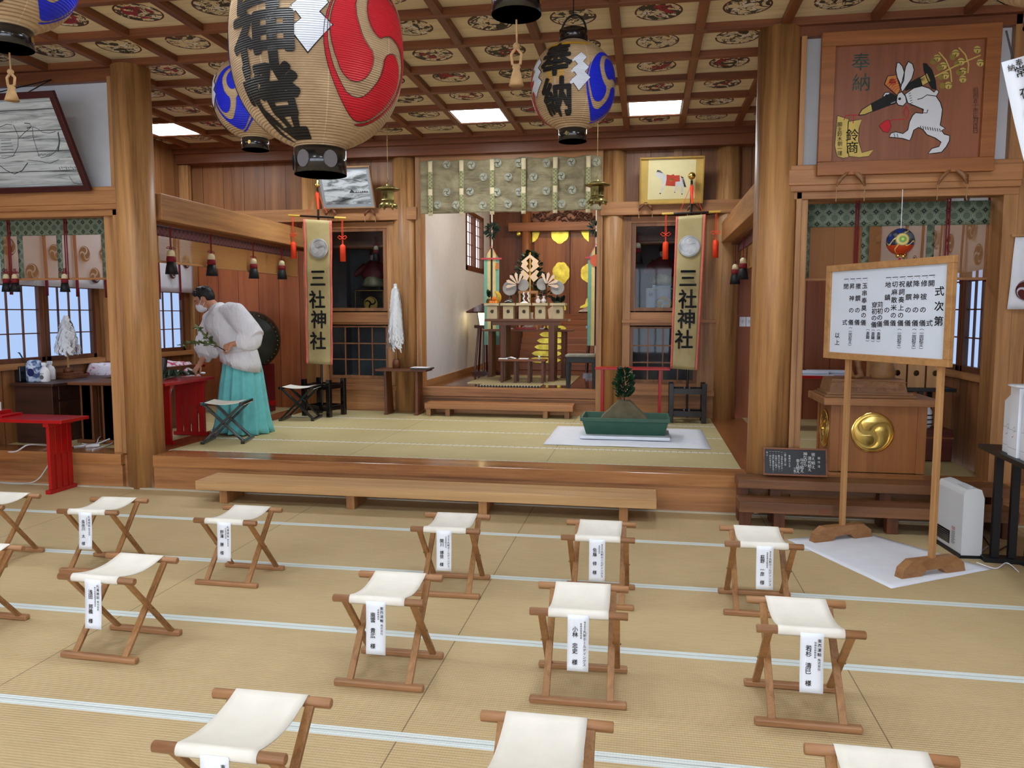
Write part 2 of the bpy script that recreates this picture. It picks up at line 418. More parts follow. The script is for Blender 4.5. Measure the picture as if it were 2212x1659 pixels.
# ============================================================ floors
def tatami(name, c1, c2, bandc, y0, step, wd, x0, xstep, fancy=False):
    k = N(name); X, Y, Z = k.xyz()
    fr = k.math('FRACT', k.math('ADD', k.math('MULTIPLY', k.math('SUBTRACT', Y, y0-wd/2), 1/step), 20))
    band = k.math('LESS_THAN', fr, wd/step)
    mid = k.math('LESS_THAN', k.math('ABSOLUTE', k.math('SUBTRACT', fr, wd/2/step)), .0022/step)
    fx = k.math('FRACT', k.math('ADD', k.math('MULTIPLY', k.math('SUBTRACT', X, x0-.002), 1/xstep), 20))
    seam = k.math('LESS_THAN', fx, .005/xstep)
    v = k.coord((3, 60, 3)); f = k.noise(v, 2, 4, .6); g = k.noise(k.coord((1, 1, 1)), 1.6, 3)
    f = k.math('ADD', k.math('MULTIPLY', f, .6), k.math('MULTIPLY', g, .4))
    cell = k.math('ADD', k.math('FLOOR', k.math('MULTIPLY', k.math('SUBTRACT', Y, y0), 1/step)), k.math('MULTIPLY', k.math('FLOOR', k.math('MULTIPLY', k.math('SUBTRACT', X, x0), 1/xstep)), 7.3))
    wn = k.n('ShaderNodeTexWhiteNoise', noise_dimensions='1D'); k.l(cell, wn.inputs['W'])
    col = k.ramp(f, [(.3, c1), (.7, c2)])
    col = k.mix(k.math('MULTIPLY', wn.outputs[0], .14), col, tuple(x*.72 for x in c1[:3])+(1,))
    col = k.mix(seam, col, tuple(x*.42 for x in c1[:3])+(1,))
    if fancy:
        ph = k.math('FRACT', k.math('MULTIPLY', X, 1/.062)); q = k.math('SUBTRACT', ph, .5); e = k.math('MULTIPLY', k.math('SUBTRACT', k.math('MULTIPLY', fr, step/wd), .45), 1.0)
        rad_ = k.math('SQRT', k.math('ADD', k.math('MULTIPLY', q, q), k.math('MULTIPLY', e, e)))
        bandcol = k.mix(k.math('GREATER_THAN', rad_, .52), L(222, 218, 208), L(96, 96, 96))
        ln = k.math('LESS_THAN', k.math('ABSOLUTE', k.math('SUBTRACT', rad_, .2)), .03)
        bandcol = k.mix(ln, bandcol, L(120, 120, 116))
    else: bandcol = k.mix(mid, bandc, tuple(x*.5 for x in bandc[:3])+(1,))
    k.base(k.mix(band, col, bandcol))
    wv = k.math('SINE', k.math('MULTIPLY', Y, 2*pi/.0155)); wx = k.math('SINE', k.math('MULTIPLY', X, 2*pi/.011))
    k.bump(k.math('ADD', wv, k.math('MULTIPLY', wx, .35)), .4, .0016)
    return k.set(.62, 0, .28)
TH1, TH2 = L(178, 156, 116), L(204, 182, 140)
tat_hall = tatami('hall_tatami', TH1, TH2, L(212, 222, 222), 2.685, .91, .066, -.8996, 1.82)
tat_stage = tatami('stage_tatami', L(176, 162, 116), L(200, 186, 140), L(214, 210, 200), 7.33, .87, .062, -2.66, 1.82, True)
tat_aisle = tatami('aisle_tatami', L(176, 158, 112), L(200, 182, 134), L(214, 208, 186), 7.45, .91, .03, -6.3, 1.82)
struct('floor', MB().box(-8, 5, -3, 6.32, -.12, 0), tat_hall)
SZ = .31
edge_mat = tatami('stage_tatami_edge', L(176, 162, 116), L(200, 186, 140), L(214, 210, 200), 6.600, 50, .034, 0, 50, True)
struct('trim_18', MB().box(-4.44, .80, 6.578, 6.616, SZ-.02, SZ+.0015), edge_mat)
struct('floor_stage', MB().box(-4.44, .80, 6.58, 9.86, SZ-.08, SZ), tat_stage)
struct('floor_left', MB().box(-6.35, -4.74, 6.62, 10.05, SZ-.09, SZ-.005), tat_aisle)
struct('floor_right', MB().box(1.2, 2.68, 6.60, 10.05, SZ-.09, SZ-.005), tat_aisle)
t = MB()
t.box(-4.74, -4.44, 6.5, 9.86, SZ-.12, SZ+.002); t.box(.80, 1.2, 6.5, 9.86, SZ-.12, SZ+.002)
struct('trim_1', t, wood('stage_runner', L(104, 60, 34), L(146, 92, 54), 'y', rough=.25), bevel=.003)
t = MB()     # stage face: sill beam and riser board between the pillars
glossy_x = wood('stage_sill', L(128, 80, 44), L(186, 130, 80), 'x', rough=.22, coat=.3)
for a, b in ((-8, -4.73), (-4.41, .825), (1.145, 5)):
    t.box(a, b, 6.285, 6.585, .215, SZ+.004)
struct('trim_2', t, glossy_x, bevel=.004)
t = MB()
for a, b in ((-8, -4.73), (-4.41, .825), (1.145, 5)):
    t.box(a, b, 6.30, 6.36, .0, .215)
    t.box(a, b, 6.292, 6.36, .205, .222)
t.box(-8, 5, 6.34, 6.37, 0, .30)
struct('wall_stage_riser', t, wood_x, bevel=.002)
struct('baseboard_stage', MB().box(-8, 5, 6.27, 6.302, 0, .012), plain('pale_edging', L(190, 180, 160), .7))
# ============================================================ ceiling: coffers with round paintings
GX, GY, GS, CZ = -.2632, 6.3638, .6355, 3.83
def coffer_mat():
    k = N('painted_coffer'); X, Y, Z = k.xyz()
    ax = k.math('MULTIPLY', k.math('SUBTRACT', X, GX), 1/GS); ay = k.math('MULTIPLY', k.math('SUBTRACT', Y, GY), 1/GS)
    u = k.math('SUBTRACT', k.math('FRACT', k.math('ADD', ax, 40)), .5); v = k.math('SUBTRACT', k.math('FRACT', k.math('ADD', ay, 40)), .5)
    cell = k.math('ADD', k.math('MULTIPLY', k.math('FLOOR', ax), 3.17), k.math('MULTIPLY', k.math('FLOOR', ay), 7.71))
    wn = k.n('ShaderNodeTexWhiteNoise', noise_dimensions='1D'); k.l(cell, wn.inputs['W']); rnd = wn.outputs[0]
    r = k.math('SQRT', k.math('ADD', k.math('MULTIPLY', u, u), k.math('MULTIPLY', v, v)))
    cb = k.n('ShaderNodeCombineXYZ'); k.l(u, cb.inputs[0]); k.l(v, cb.inputs[1]); k.l(k.math('MULTIPLY', rnd, 30), cb.inputs[2])
    n1 = k.noise(cb.outputs[0], 6.5, 2, .5, 1.2); n2 = k.noise(cb.outputs[0], 9, 2, .5, .8)
    cb2 = k.n('ShaderNodeCombineXYZ'); k.l(u, cb2.inputs[0]); k.l(v, cb2.inputs[1]); k.l(k.math('MULTIPLY', rnd, 91), cb2.inputs[2])
    n3 = k.noise(cb2.outputs[0], 5, 1, .5, 1)
    wd = k.noise(k.coord((.6, 8, 1)), 1.5, 4, .6, 1)
    bg = k.ramp(wd, [(.3, L(206, 190, 152)), (.60, L(228, 212, 176)), (.72, L(176, 158, 124))])
    rv = k.math('SUBTRACT', 1.0, rnd)
    col = bg
    ins = k.math('LESS_THAN', r, .27)
    dark = k.math('MULTIPLY', ins, k.math('GREATER_THAN', n1, .54))
    white = k.math('MULTIPLY', k.math('LESS_THAN', r, .25), k.math('LESS_THAN', n2, .42))
    redm = k.math('MULTIPLY', k.math('MULTIPLY', k.math('LESS_THAN', r, .19), k.math('GREATER_THAN', n3, .56)), k.math('GREATER_THAN', rnd, .45))
    lines = k.math('MULTIPLY', ins, k.math('LESS_THAN', k.math('ABSOLUTE', k.math('SUBTRACT', n2, .47)), .018))
    ring = k.math('LESS_THAN', k.math('ABSOLUTE', k.math('SUBTRACT', r, .265)), .011)
    ring = k.math('MULTIPLY', ring, k.math('GREATER_THAN', n3, .36))
    col = k.mix(white, col, L(222, 216, 206)); col = k.mix(dark, col, L(66, 62, 50))
    col = k.mix(redm, col, L(150, 40, 56)); col = k.mix(lines, col, L(52, 34, 30)); col = k.mix(ring, col, L(84, 40, 38))
    k.base(col); return k.set(.7)
struct('ceiling', MB().box(-8, 5, -3, 10.1, CZ, CZ+.1), coffer_mat())
LIT = [(i, 3) for i in (-9, -6, -3, 0)]+[(i, j) for i in (-9, -6, -3, 0, 3) for j in (-5, -10)]
t = MB(); hw = .034
for i in range(-12, 9):
    x = GX+GS*i; t.box(x-hw, x+hw, -3, 9.72, CZ-.055, CZ+.001)
struct('ceiling_beams', t, dark_y, bevel=.004)
t = MB()
for j in range(-14, 6):
    y = GY+GS*j; t.box(-8, 5, y-hw, y+hw, CZ-.057, CZ+.001)
struct('ceiling_crossbeams', t, dark_x, bevel=.004)
names = {(-9, 3): 'square white ceiling light panel glowing just right of the left pillar top', (-6, 3): 'square ceiling light panel behind the large central paper lantern',
         (-3, 3): 'square ceiling light panel lit between the large lantern and the smaller one', (0, 3): 'square ceiling light panel lit right of the smaller paper lantern'}
for (i, j) in LIT:
    x, y = GX+GS*i, GY+GS*j
    p = thing('ceiling_light', names.get((i, j), 'square ceiling light panel over the hall, above and behind the viewer'), 'ceiling light', (x+GS/2, y+GS/2, CZ-.03), group='recessed ceiling light panels')
    obj('diffuser', MB().box(x+.04, x+GS-.04, y+.04, y+GS-.04, CZ-.042, CZ-.03), lightm, p)
    q = MB()
    for a in ((x+.034, x+.05, y+.034, y+GS-.034), (x+GS-.05, x+GS-.034, y+.034, y+GS-.034), (x+.05, x+GS-.05, y+.034, y+.05), (x+.05, x+GS-.05, y+GS-.05, y+GS-.034)):
        q.box(a[0], a[1], a[2], a[3], CZ-.05, CZ-.001)
    obj('frame', q, grey_p, p)
# ============================================================ pillars
def pillar(x, y, r, z0, z1, m=pillar_w, n=40):
    return struct('pillar', MB().lathe([(r, z0), (r, z1)], (x, y, 0), n), m)
pillar(-4.57, 6.43, .163, 0, CZ-.05); pillar(.985, 6.46, .16, 0, CZ-.05)
pillar(-4.42, 9.86, .125, SZ, CZ); pillar(-3.12, 9.88, .17, SZ, CZ); pillar(-.42, 9.88, .15, SZ, CZ); pillar(.955, 9.88, .15, SZ, CZ)
# ============================================================ back wall of the stage, Y = 9.8
BY = 9.8
t = MB()
def wallseg(t, x0, x1, z0, z1, y=BY, d=.12, m=0): t.box(x0, x1, y, y+d, z0, z1, m)
for x0, x1 in ((-4.34, -3.24), (-.3, .84)):
    wallseg(t, x0, x1, SZ, .64); t.box(x0, x1, BY-.03, BY+.1, .585, .655)
    wallseg(t, x0, x1, .64, .76, BY+.03); wallseg(t, x0, x1, 2.72, 2.80, BY+.01)
    t.box(x0, x1, BY-.02, BY+.12, 1.49, 1.535); t.box(x0, x1, BY+.02, BY+.1, 1.44, 1.64)
struct('wall_back', t, wood_x, bevel=.003)
t = MB(); t.box(-6.3, -2.93, BY-.08, BY+.1, 2.81, 2.97); t.box(-.58, 2.75, BY-.08, BY+.1, 2.81, 2.97)
struct('trim_3', t, wood_x, bevel=.004)
t = MB(); wallseg(t, -4.34, -2.95, 2.97, CZ, BY+.05); wallseg(t, -.58, 1.1, 2.97, CZ, BY+.05); wallseg(t, -6.3, -4.34, 2.97, CZ, BY+.05); wallseg(t, 1.1, 2.8, 2.97, CZ, BY+.05)
struct('wall_back_upper', t, plank_x)
t = MB(); t.box(-6.35, 2.8, BY-.14, BY+.12, 3.60, CZ); t.box(-6.35, 2.8, BY-.20, BY+.1, 3.72, CZ)
struct('trim_4', t, dark_x, bevel=.004)
t = MB()     # uprights: window jambs and the sanctum opening
for x0, x1 in ((-4.34, -4.20), (-3.36, -3.24), (-.3, -.20), (.62, .84)): t.box(x0, x1, BY+.0, BY+.12, .64, 2.8)
for x0, x1 in ((-2.95, -2.88), (-.62, -.55)): t.box(x0, x1, BY-.06, BY+.16, SZ, 3.62)
t.box(-4.0, -3.9, BY+.03, BY+.06, 2.97, 3.6); t.box(.30, .40, BY+.03, BY+.06, 2.97, 3.6)
struct('trim_5', t, wood_z, bevel=.003)
t = MB(); t.box(-2.88, -.62, BY-.06, BY+.12, 3.53, 3.62)
t.box(-2.95, -.55, BY-.05, BY+.25, .53, .637); t.box(-2.95, -.55, BY-.02, BY+.2, SZ, .53); t.box(-2.95, -.55, BY-.045, BY+.1, .50, .52)
struct('trim_6', t, wood_x, bevel=.004)
# cabinets behind glass, left and right of the sanctum
glass = N('cabinet_glass'); glass.base((.9, .92, .95, 1)); glass.b.inputs['Transmission Weight'].default_value = 1; glass.b.inputs['IOR'].default_value = 1.12; glass.set(.02)
k = N('thin_glass'); k.t.nodes.remove(k.b); tr = k.n('ShaderNodeBsdfTransparent'); gl = k.n('ShaderNodeBsdfGlossy'); gl.inputs['Roughness'].default_value = .03
fz = k.n('ShaderNodeFresnel', i_IOR=1.28); mx = k.n('ShaderNodeMixShader'); k.l(fz.outputs[0], mx.inputs[0]); k.l(tr.outputs[0], mx.inputs[1]); k.l(gl.outputs[0], mx.inputs[2])
k.l(mx.outputs[0], k.t.nodes['Material Output'].inputs[0]); tr.inputs[0].default_value = (.8, .83, .86, 1)
thin_glass = k.m
frame_z = wood('window_frame_wood', L(96, 58, 34), L(146, 98, 62), 'z')
def window(n, x0, x1, z0, z1, nx, nz, y=BY+.05, fw=.05, back=True):
    t = MB()
    for a in ((x0, x0+fw, z0, z1), (x1-fw, x1, z0, z1), (x0+fw, x1-fw, z0, z0+fw), (x0+fw, x1-fw, z1-fw, z1)): t.box(a[0], a[1], y-.03, y+.02, a[2], a[3])
    for i in range(1, nx): q = x0+fw+(x1-x0-2*fw)*i/nx; t.box(q-.008, q+.008, y-.02, y+.01, z0+fw, z1-fw)
    for i in range(1, nz): q = z0+fw+(z1-z0-2*fw)*i/nz; t.box(x0+fw, x1-fw, y-.018, y+.008, q-.008, q+.008)
    o = struct('window_%d' % n, t, frame_z, bevel=.002)
    struct('glass', MB().box(x0+fw, x1-fw, y-.004, y, z0+fw, z1-fw), thin_glass, o)
for n, (x0, x1) in ((1, (-4.2, -3.36)), (2, (-.2, .62))):
    window(n, x0, x1, 1.62, 2.74, 1, 1, fw=.06); window(n+2, x0, x1, .74, 1.46, 4, 3, fw=.04)
    t = MB(); t.box(x0-.1, x1+.1, BY+1.1, BY+1.15, .6, 2.9); t.box(x0-.15, x0-.1, BY+.12, BY+1.15, .6, 2.9); t.box(x1+.1, x1+.15, BY+.12, BY+1.15, .6, 2.9)
    t.box(x0-.15, x1+.15, BY+.12, BY+1.15, 2.85, 2.9); t.box(x0-.1, x1+.1, BY+.12, BY+1.15, 1.56, 1.61); t.box(x0-.1, x1+.1, BY+.12, BY+1.15, .6, .65)
    struct('wall_cabinet', t, plain('cabinet_lining', L(150, 148, 146), .8))
# ============================================================ side aisles
t = MB(); t.box(-6.35, -4.5, 9.98, 10.1, SZ-.1, 2.85)
t.box(1.1, 2.8, 9.98, 10.1, SZ-.1, 2.85); struct('wall_aisle_back', t, red_plank)
LX, RX = -6.25, 2.74
def side_wall(x, sgn, wins, zt, name, nwin, hall_end=6.5):
    """plank wall with lattice windows; sgn=+1 means the room is on the +x side"""
    a, b = (x-.12, x) if sgn > 0 else (x, x+.12)
    t = MB(); t.box(a, b, hall_end, 10.1, 0, 1.05); t.box(a, b, hall_end, 10.1, zt, CZ)
    ys = [hall_end]+[q for w_ in wins for q in w_]+[10.1]
    for i in range(0, len(ys), 2): t.box(a, b, ys[i], ys[i+1], 1.05, zt)
    struct(name, t, plank_y)
    i0, i1 = (x-.02, x+.045) if sgn > 0 else (x-.045, x+.02)
    t = MB(); t.box(i0, i1, hall_end, 9.98, 1.04, 1.10); t.box(i0, i1, hall_end, 9.98, zt, zt+.08)
    struct('trim_%d' % (nwin*10), t, wood_y, bevel=.003)
    for k_, (y0, y1) in enumerate(wins):
        t = MB(); g0, g1 = (x-.05, x+.01) if sgn > 0 else (x-.01, x+.05)
        for c_ in ((y0, y0+.05, 1.10, zt), (y1-.05, y1, 1.10, zt), (y0, y1, 1.10, 1.15), (y0, y1, zt-.04, zt)): t.box(g0, g1, c_[0], c_[1], c_[2], c_[3])
        nb = max(3, round((y1-y0)/.2)); h0, h1 = (x-.03, x-.01) if sgn > 0 else (x+.01, x+.03)
        for i in range(1, nb): q = y0+.05+(y1-y0-.1)*i/nb; t.box(h0, h1, q-.007, q+.007, 1.15, zt)
        for i in range(1, 5): q = 1.15+.245*i; t.box(h0, h1, y0+.05, y1-.05, q-.006, q+.006)
        o = struct('window_%d' % (nwin+k_), t, dark_z, bevel=.002)
        m0, m1 = (x-.045, x-.035) if sgn > 0 else (x+.035, x+.045)
        struct('pane', MB().box(m0, m1, y0+.04, y1-.04, 1.14, zt-.02), pane, o)
side_wall(LX, 1, [(6.5, 7.19), (7.22, 7.97), (8.85, 9.72)], 2.45, 'wall_left_aisle', 5, hall_end=6.44)
side_wall(RX, -1, [(6.86, 7.38), (7.42, 8.8)], 2.45, 'wall_right_aisle', 10)
t = MB(); t.box(LX-.02, LX+.07, 9.86, 9.98, SZ, 2.85); t.box(RX-.07, RX+.02, 6.62, 6.8, SZ, 2.85); t.box(LX-.02, LX+.05, 8.06, 8.18, 1.05, 2.5)
t.box(LX-.02, LX+.13, 9.72, 9.80, 2.97, 3.6)
struct('trim_7', t, wood_z, bevel=.003)
# bays left and right of the pillars: white plaster over a heavy rail
for nm, x0, x1 in (('wall_left_plaster', -8, -4.6), ('wall_right_plaster', 1.05, 2.75)):
    struct(nm, MB().box(x0, x1, 6.44, 6.52, 2.6, CZ), white_wall)
t = MB()
for x0, x1 in ((-8, -4.62), (1.06, 2.70)):
    t.box(x0, x1, 6.33, 6.52, 2.535, 2.735); t.box(x0, x1, 6.36, 6.50, 2.48, 2.54)
    t.box(x0, x1, 6.315, 6.40, 2.58, 2.70)
struct('trim_8', t, wood_x, bevel=.006)
t = MB(); t.box(-8, -4.6, 6.38, 6.56, 3.67, CZ); t.box(1.05, 5, 6.38, 6.56, 3.70, CZ); struct('trim_9', t, dark_x, bevel=.004)
t = MB()
t.box(-4.88, -4.73, 6.40, 6.55, SZ, 2.56); t.box(1.14, 1.22, 6.38, 6.55, SZ, 2.56); t.box(2.60, 2.70, 6.37, 6.6, SZ, 2.56); t.box(2.62, 2.80, 6.38, 6.6, 0, CZ)
t.box(-4.76, -4.70, 6.36, 6.5, SZ, 3.7); t.box(1.13, 1.17, 6.36, 6.5, SZ, 3.7)
struct('trim_13', t, wood_z, bevel=.003)
# rails running front to back beside the stage
t = MB(); t.box(-4.60, -4.40, 6.56, 9.76, 2.46, 2.70); t.box(.88, 1.08, 6.60, 9.76, 2.46, 2.70)
struct('trim_14', t, wood_y, bevel=.005)
t = MB(); t.box(-4.62, -4.50, 6.56, 9.76, 2.43, 2.46); t.box(1.0, 1.12, 6.60, 9.76, 2.43, 2.46); struct('trim_15', t, dark_y)
# hall side walls, front wall wings and a glazed rear wall behind the viewer
t = MB(); t.box(2.80, 5, 6.42, 6.5, 0, CZ); struct('wall_front_right', t, plank_x)
t = MB(); t.box(2.80, 2.90, 6.36, 6.45, .9, 3.7); t.box(2.8, 5, 6.36, 6.45, .9, .96); struct('trim_16', t, wood_x)
t = MB(); t.box(5, 5.1, -3, 6.5, 0, CZ); t.box(-8.1, -8, -3, 6.5, 0, CZ); struct('wall_hall_sides', t, plank_y)
t = MB(); t.box(-8, 5, -3.1, -3, 0, .5); t.box(-8, 5, -3.1, -3, 2.9, CZ)
for x in (-8, -5.2, -1.9, 1.2, 4.7): t.box(x, x+.3, -3.1, -3, .5, 2.9)
struct('wall_rear', t, wood_x)
for i, (x0, x1) in enumerate(((-7.7, -5.2), (-4.9, -1.9), (-1.6, 1.2), (1.5, 4.7))):
    t = MB(); t.box(x0, x1, -3.06, -3.05, .5, 2.9); o = struct('window_%d' % (20+i), t, pane_hall)
    t = MB()
    for k_ in range(1, 6): q = x0+(x1-x0)*k_/6; t.box(q-.02, q+.02, -3.05, -3.02, .5, 2.9)
    t.box(x0, x1, -3.05, -3.02, 1.65, 1.72); struct('muntin', t, dark_z, o)
t = MB(); t.box(-8, -6.37, 6.44, 6.5, 0, 2.6); struct('wall_front_left', t, plank_x)
# ============================================================ sanctum
SF = .637
struct('floor_sanctum', MB().box(-3.2, .4, BY+.2, 15.0, SF-.05, SF), lacq_floor)
t = MB(); t.box(-3.02, -2.90, BY+.16, 12.35, SF, 3.9); t.box(-3.02, -2.90, 13.72, 14.9, SF, 3.9)
t.box(-3.02, -2.90, 12.35, 13.72, SF, 2.32); t.box(-3.02, -2.90, 12.35, 13.72, 3.30, 3.9)
struct('wall_sanctum_left', t, white_wall)
struct('wall_sanctum_right', MB().box(.1, .2, 11.0, 14.9, SF, 3.9), plain('cream_wall', L(214, 190, 160), .9, var=.02))
struct('wall_sanctum_side', MB().box(-.60, -.50, BY+.12, 11.0, 2.92, 3.9).box(-.5, .2, 10.98, 11.06, SF, 3.9), white_wall)
struct('ceiling_sanctum', MB().box(-3.02, .4, BY+.16, 15.0, 3.8, 3.9), wood_y)
struct('baseboard_sanctum', MB().box(-2.90, -2.88, BY+.2, 14.3, SF, .715), wood_y)
t = MB()
for c_ in ((12.35, 12.43, 2.32, 3.30), (13.64, 13.72, 2.32, 3.30), (12.35, 13.72, 2.32, 2.40), (12.35, 13.72, 3.23, 3.30), (12.98, 13.08, 2.4, 3.25)): t.box(-2.97, -2.89, c_[0], c_[1], c_[2], c_[3])
for y in (12.61, 12.80, 13.27, 13.46): t.box(-2.95, -2.935, y-.008, y+.008, 2.4, 3.25)
for z in (2.56, 2.76, 2.96, 3.12): t.box(-2.95, -2.935, 12.4, 13.7, z-.006, z+.006)
o = struct('window_16', t, dark_z)
struct('pane', MB().box(-2.975, -2.965, 12.4, 13.7, 2.36, 3.26), emis('daylit_sanctum_glass', (.9, .93, 1, 1), 1.6), o)
DY = 14.3
dk_z = wood('sanctum_post_wood', L(88, 50, 28), L(138, 86, 52), 'z'); dk_x = wood('sanctum_beam_wood', L(88, 50, 28), L(138, 86, 52), 'x')
door_w = wood('sanctum_door_wood', L(104, 58, 28), L(152, 94, 50), 'z', rough=.3)
t = MB(); t.box(-3.02, -2.20, DY, DY+.1, SF, 3.8); t.box(-2.20, .4, DY, DY+.1, 3.12, 3.8); t.box(-.66, .4, DY, DY+.1, SF, 3.8); t.box(-2.20, -.66, DY+.02, DY+.1, SF, 1.5)
struct('wall_sanctum_back', t, dark_z)
struct('pillar', MB().lathe([(.09, SF), (.09, 3.8)], (-2.19, DY-.1, 0), 20), dk_z)
struct('trim_17', MB().box(-2.51, .3, DY-.2, DY-.02, 3.105, 3.26), dk_x, bevel=.004)
for i, (x0, x1) in enumerate(((-2.06, -1.40), (-1.39, -.725))):
    o = struct('door_%d' % (i+1), MB().box(x0, x1, DY, DY+.05, 1.60, 3.11), door_w, bevel=.004)
    t = MB(); t.box(x0+.07, x1-.07, DY-.008, DY, 1.75, 2.99); obj('panel', t, door_w, o, bevel=.004)
t = MB(); t.box(-2.2, -.5, DY+.06, DY+.2, SF, 3.2); t.box(-2.1, -.65, DY-.35, DY+.02, 1.50, 1.60); t.box(-2.22, -.55, DY-.42, DY-.2, 1.40, 1.50)
for i in range(7): z1 = 1.40-i*.108; y = DY-.42-i*.10; t.box(-2.18, -.6, y-.1, y, SF, z1)
struct('wall_altar_steps', t, wood('altar_step', L(100, 54, 26), L(146, 88, 48), 'x', rough=.35), bevel=.008)
# ============================================================ paper lanterns
def lantern_mat():
    k = N('lantern_paper'); X, Y, Z = k.xyz()
    s = k.math('SINE', k.math('MULTIPLY', Z, 2*pi/.021)); s = k.math('ABSOLUTE', s)
    th = k.math('ARCTAN2', Y, X); sm_ = k.math('ABSOLUTE', k.math('SINE', k.math('MULTIPLY', th, 4)))
    seam = k.math('LESS_THAN', sm_, .03)
    f = k.noise(k.coord((1, 1, 1)), 5, 4, .6)
    col = k.ramp(f, [(.3, L(158, 130, 98)), (.7, L(190, 162, 126))])
    col = k.mix(k.math('MULTIPLY', k.math('GREATER_THAN', s, .9), .25), col, L(214, 184, 146))
    col = k.mix(k.math('MULTIPLY', seam, .5), col, L(226, 196, 158))
    k.base(col); k.bump(s, .6, .008); return k.set(.6, 0, .3)
def ribbed(name, c):
    k = N(name); X, Y, Z = k.xyz(); s = k.math('ABSOLUTE', k.math('SINE', k.math('MULTIPLY', Z, 2*pi/.021)))
    f = k.noise(k.coord((1, 1, 1)), 7, 3); k.base(k.ramp(f, [(.35, tuple(x*.86 for x in c[:3])+(1,)), (.65, c)])); k.bump(s, .6, .006); return k.set(.5, 0, .4)
lpap = lantern_mat()
lm = [ribbed('lantern_ink', L(18, 17, 18)), ribbed('lantern_red', L(196, 20, 38)), ribbed('lantern_blue', L(16, 36, 204)), ribbed('lantern_white', L(220, 226, 238)), ribbed('lantern_gold', L(206, 156, 30))]
def shide(T, x, y, s, mirror=1):
    """folded paper streamer: three white lozenges stepping down, outlined in black"""
    for k_ in range(3):
        q = s*(1+.18*k_); cx = x+mirror*(.02*s*k_); cy = y-k_*.62*s-.1*s*k_
        P = [(cx-.52*q*mirror, cy+.12*q), (cx+.1*q*mirror, cy+.62*q), (cx+.5*q*mirror, cy+.26*q), (cx-.1*q*mirror, cy-.42*q)]
        T.poly(P, 0)
        g = .022*s; c0 = (sum(p[0] for p in P)/4, sum(p[1] for p in P)/4)
        T2.poly([(c0[0]+(p[0]-c0[0])*.93, c0[1]+(p[1]-c0[1])*.93) for p in P], 3)
        for d in (.14, .26):
            T2.poly([(P[0][0]+mirror*(-.04*q), P[0][1]-d*q*.6), (P[0][0]+mirror*.3*q, P[0][1]+.20*q-d*q*.6), (P[0][0]+mirror*.34*q, P[0][1]+.14*q-d*q*.6), (P[0][0]+mirror*.02*q, P[0][1]-.06*q-d*q*.6)], 3)
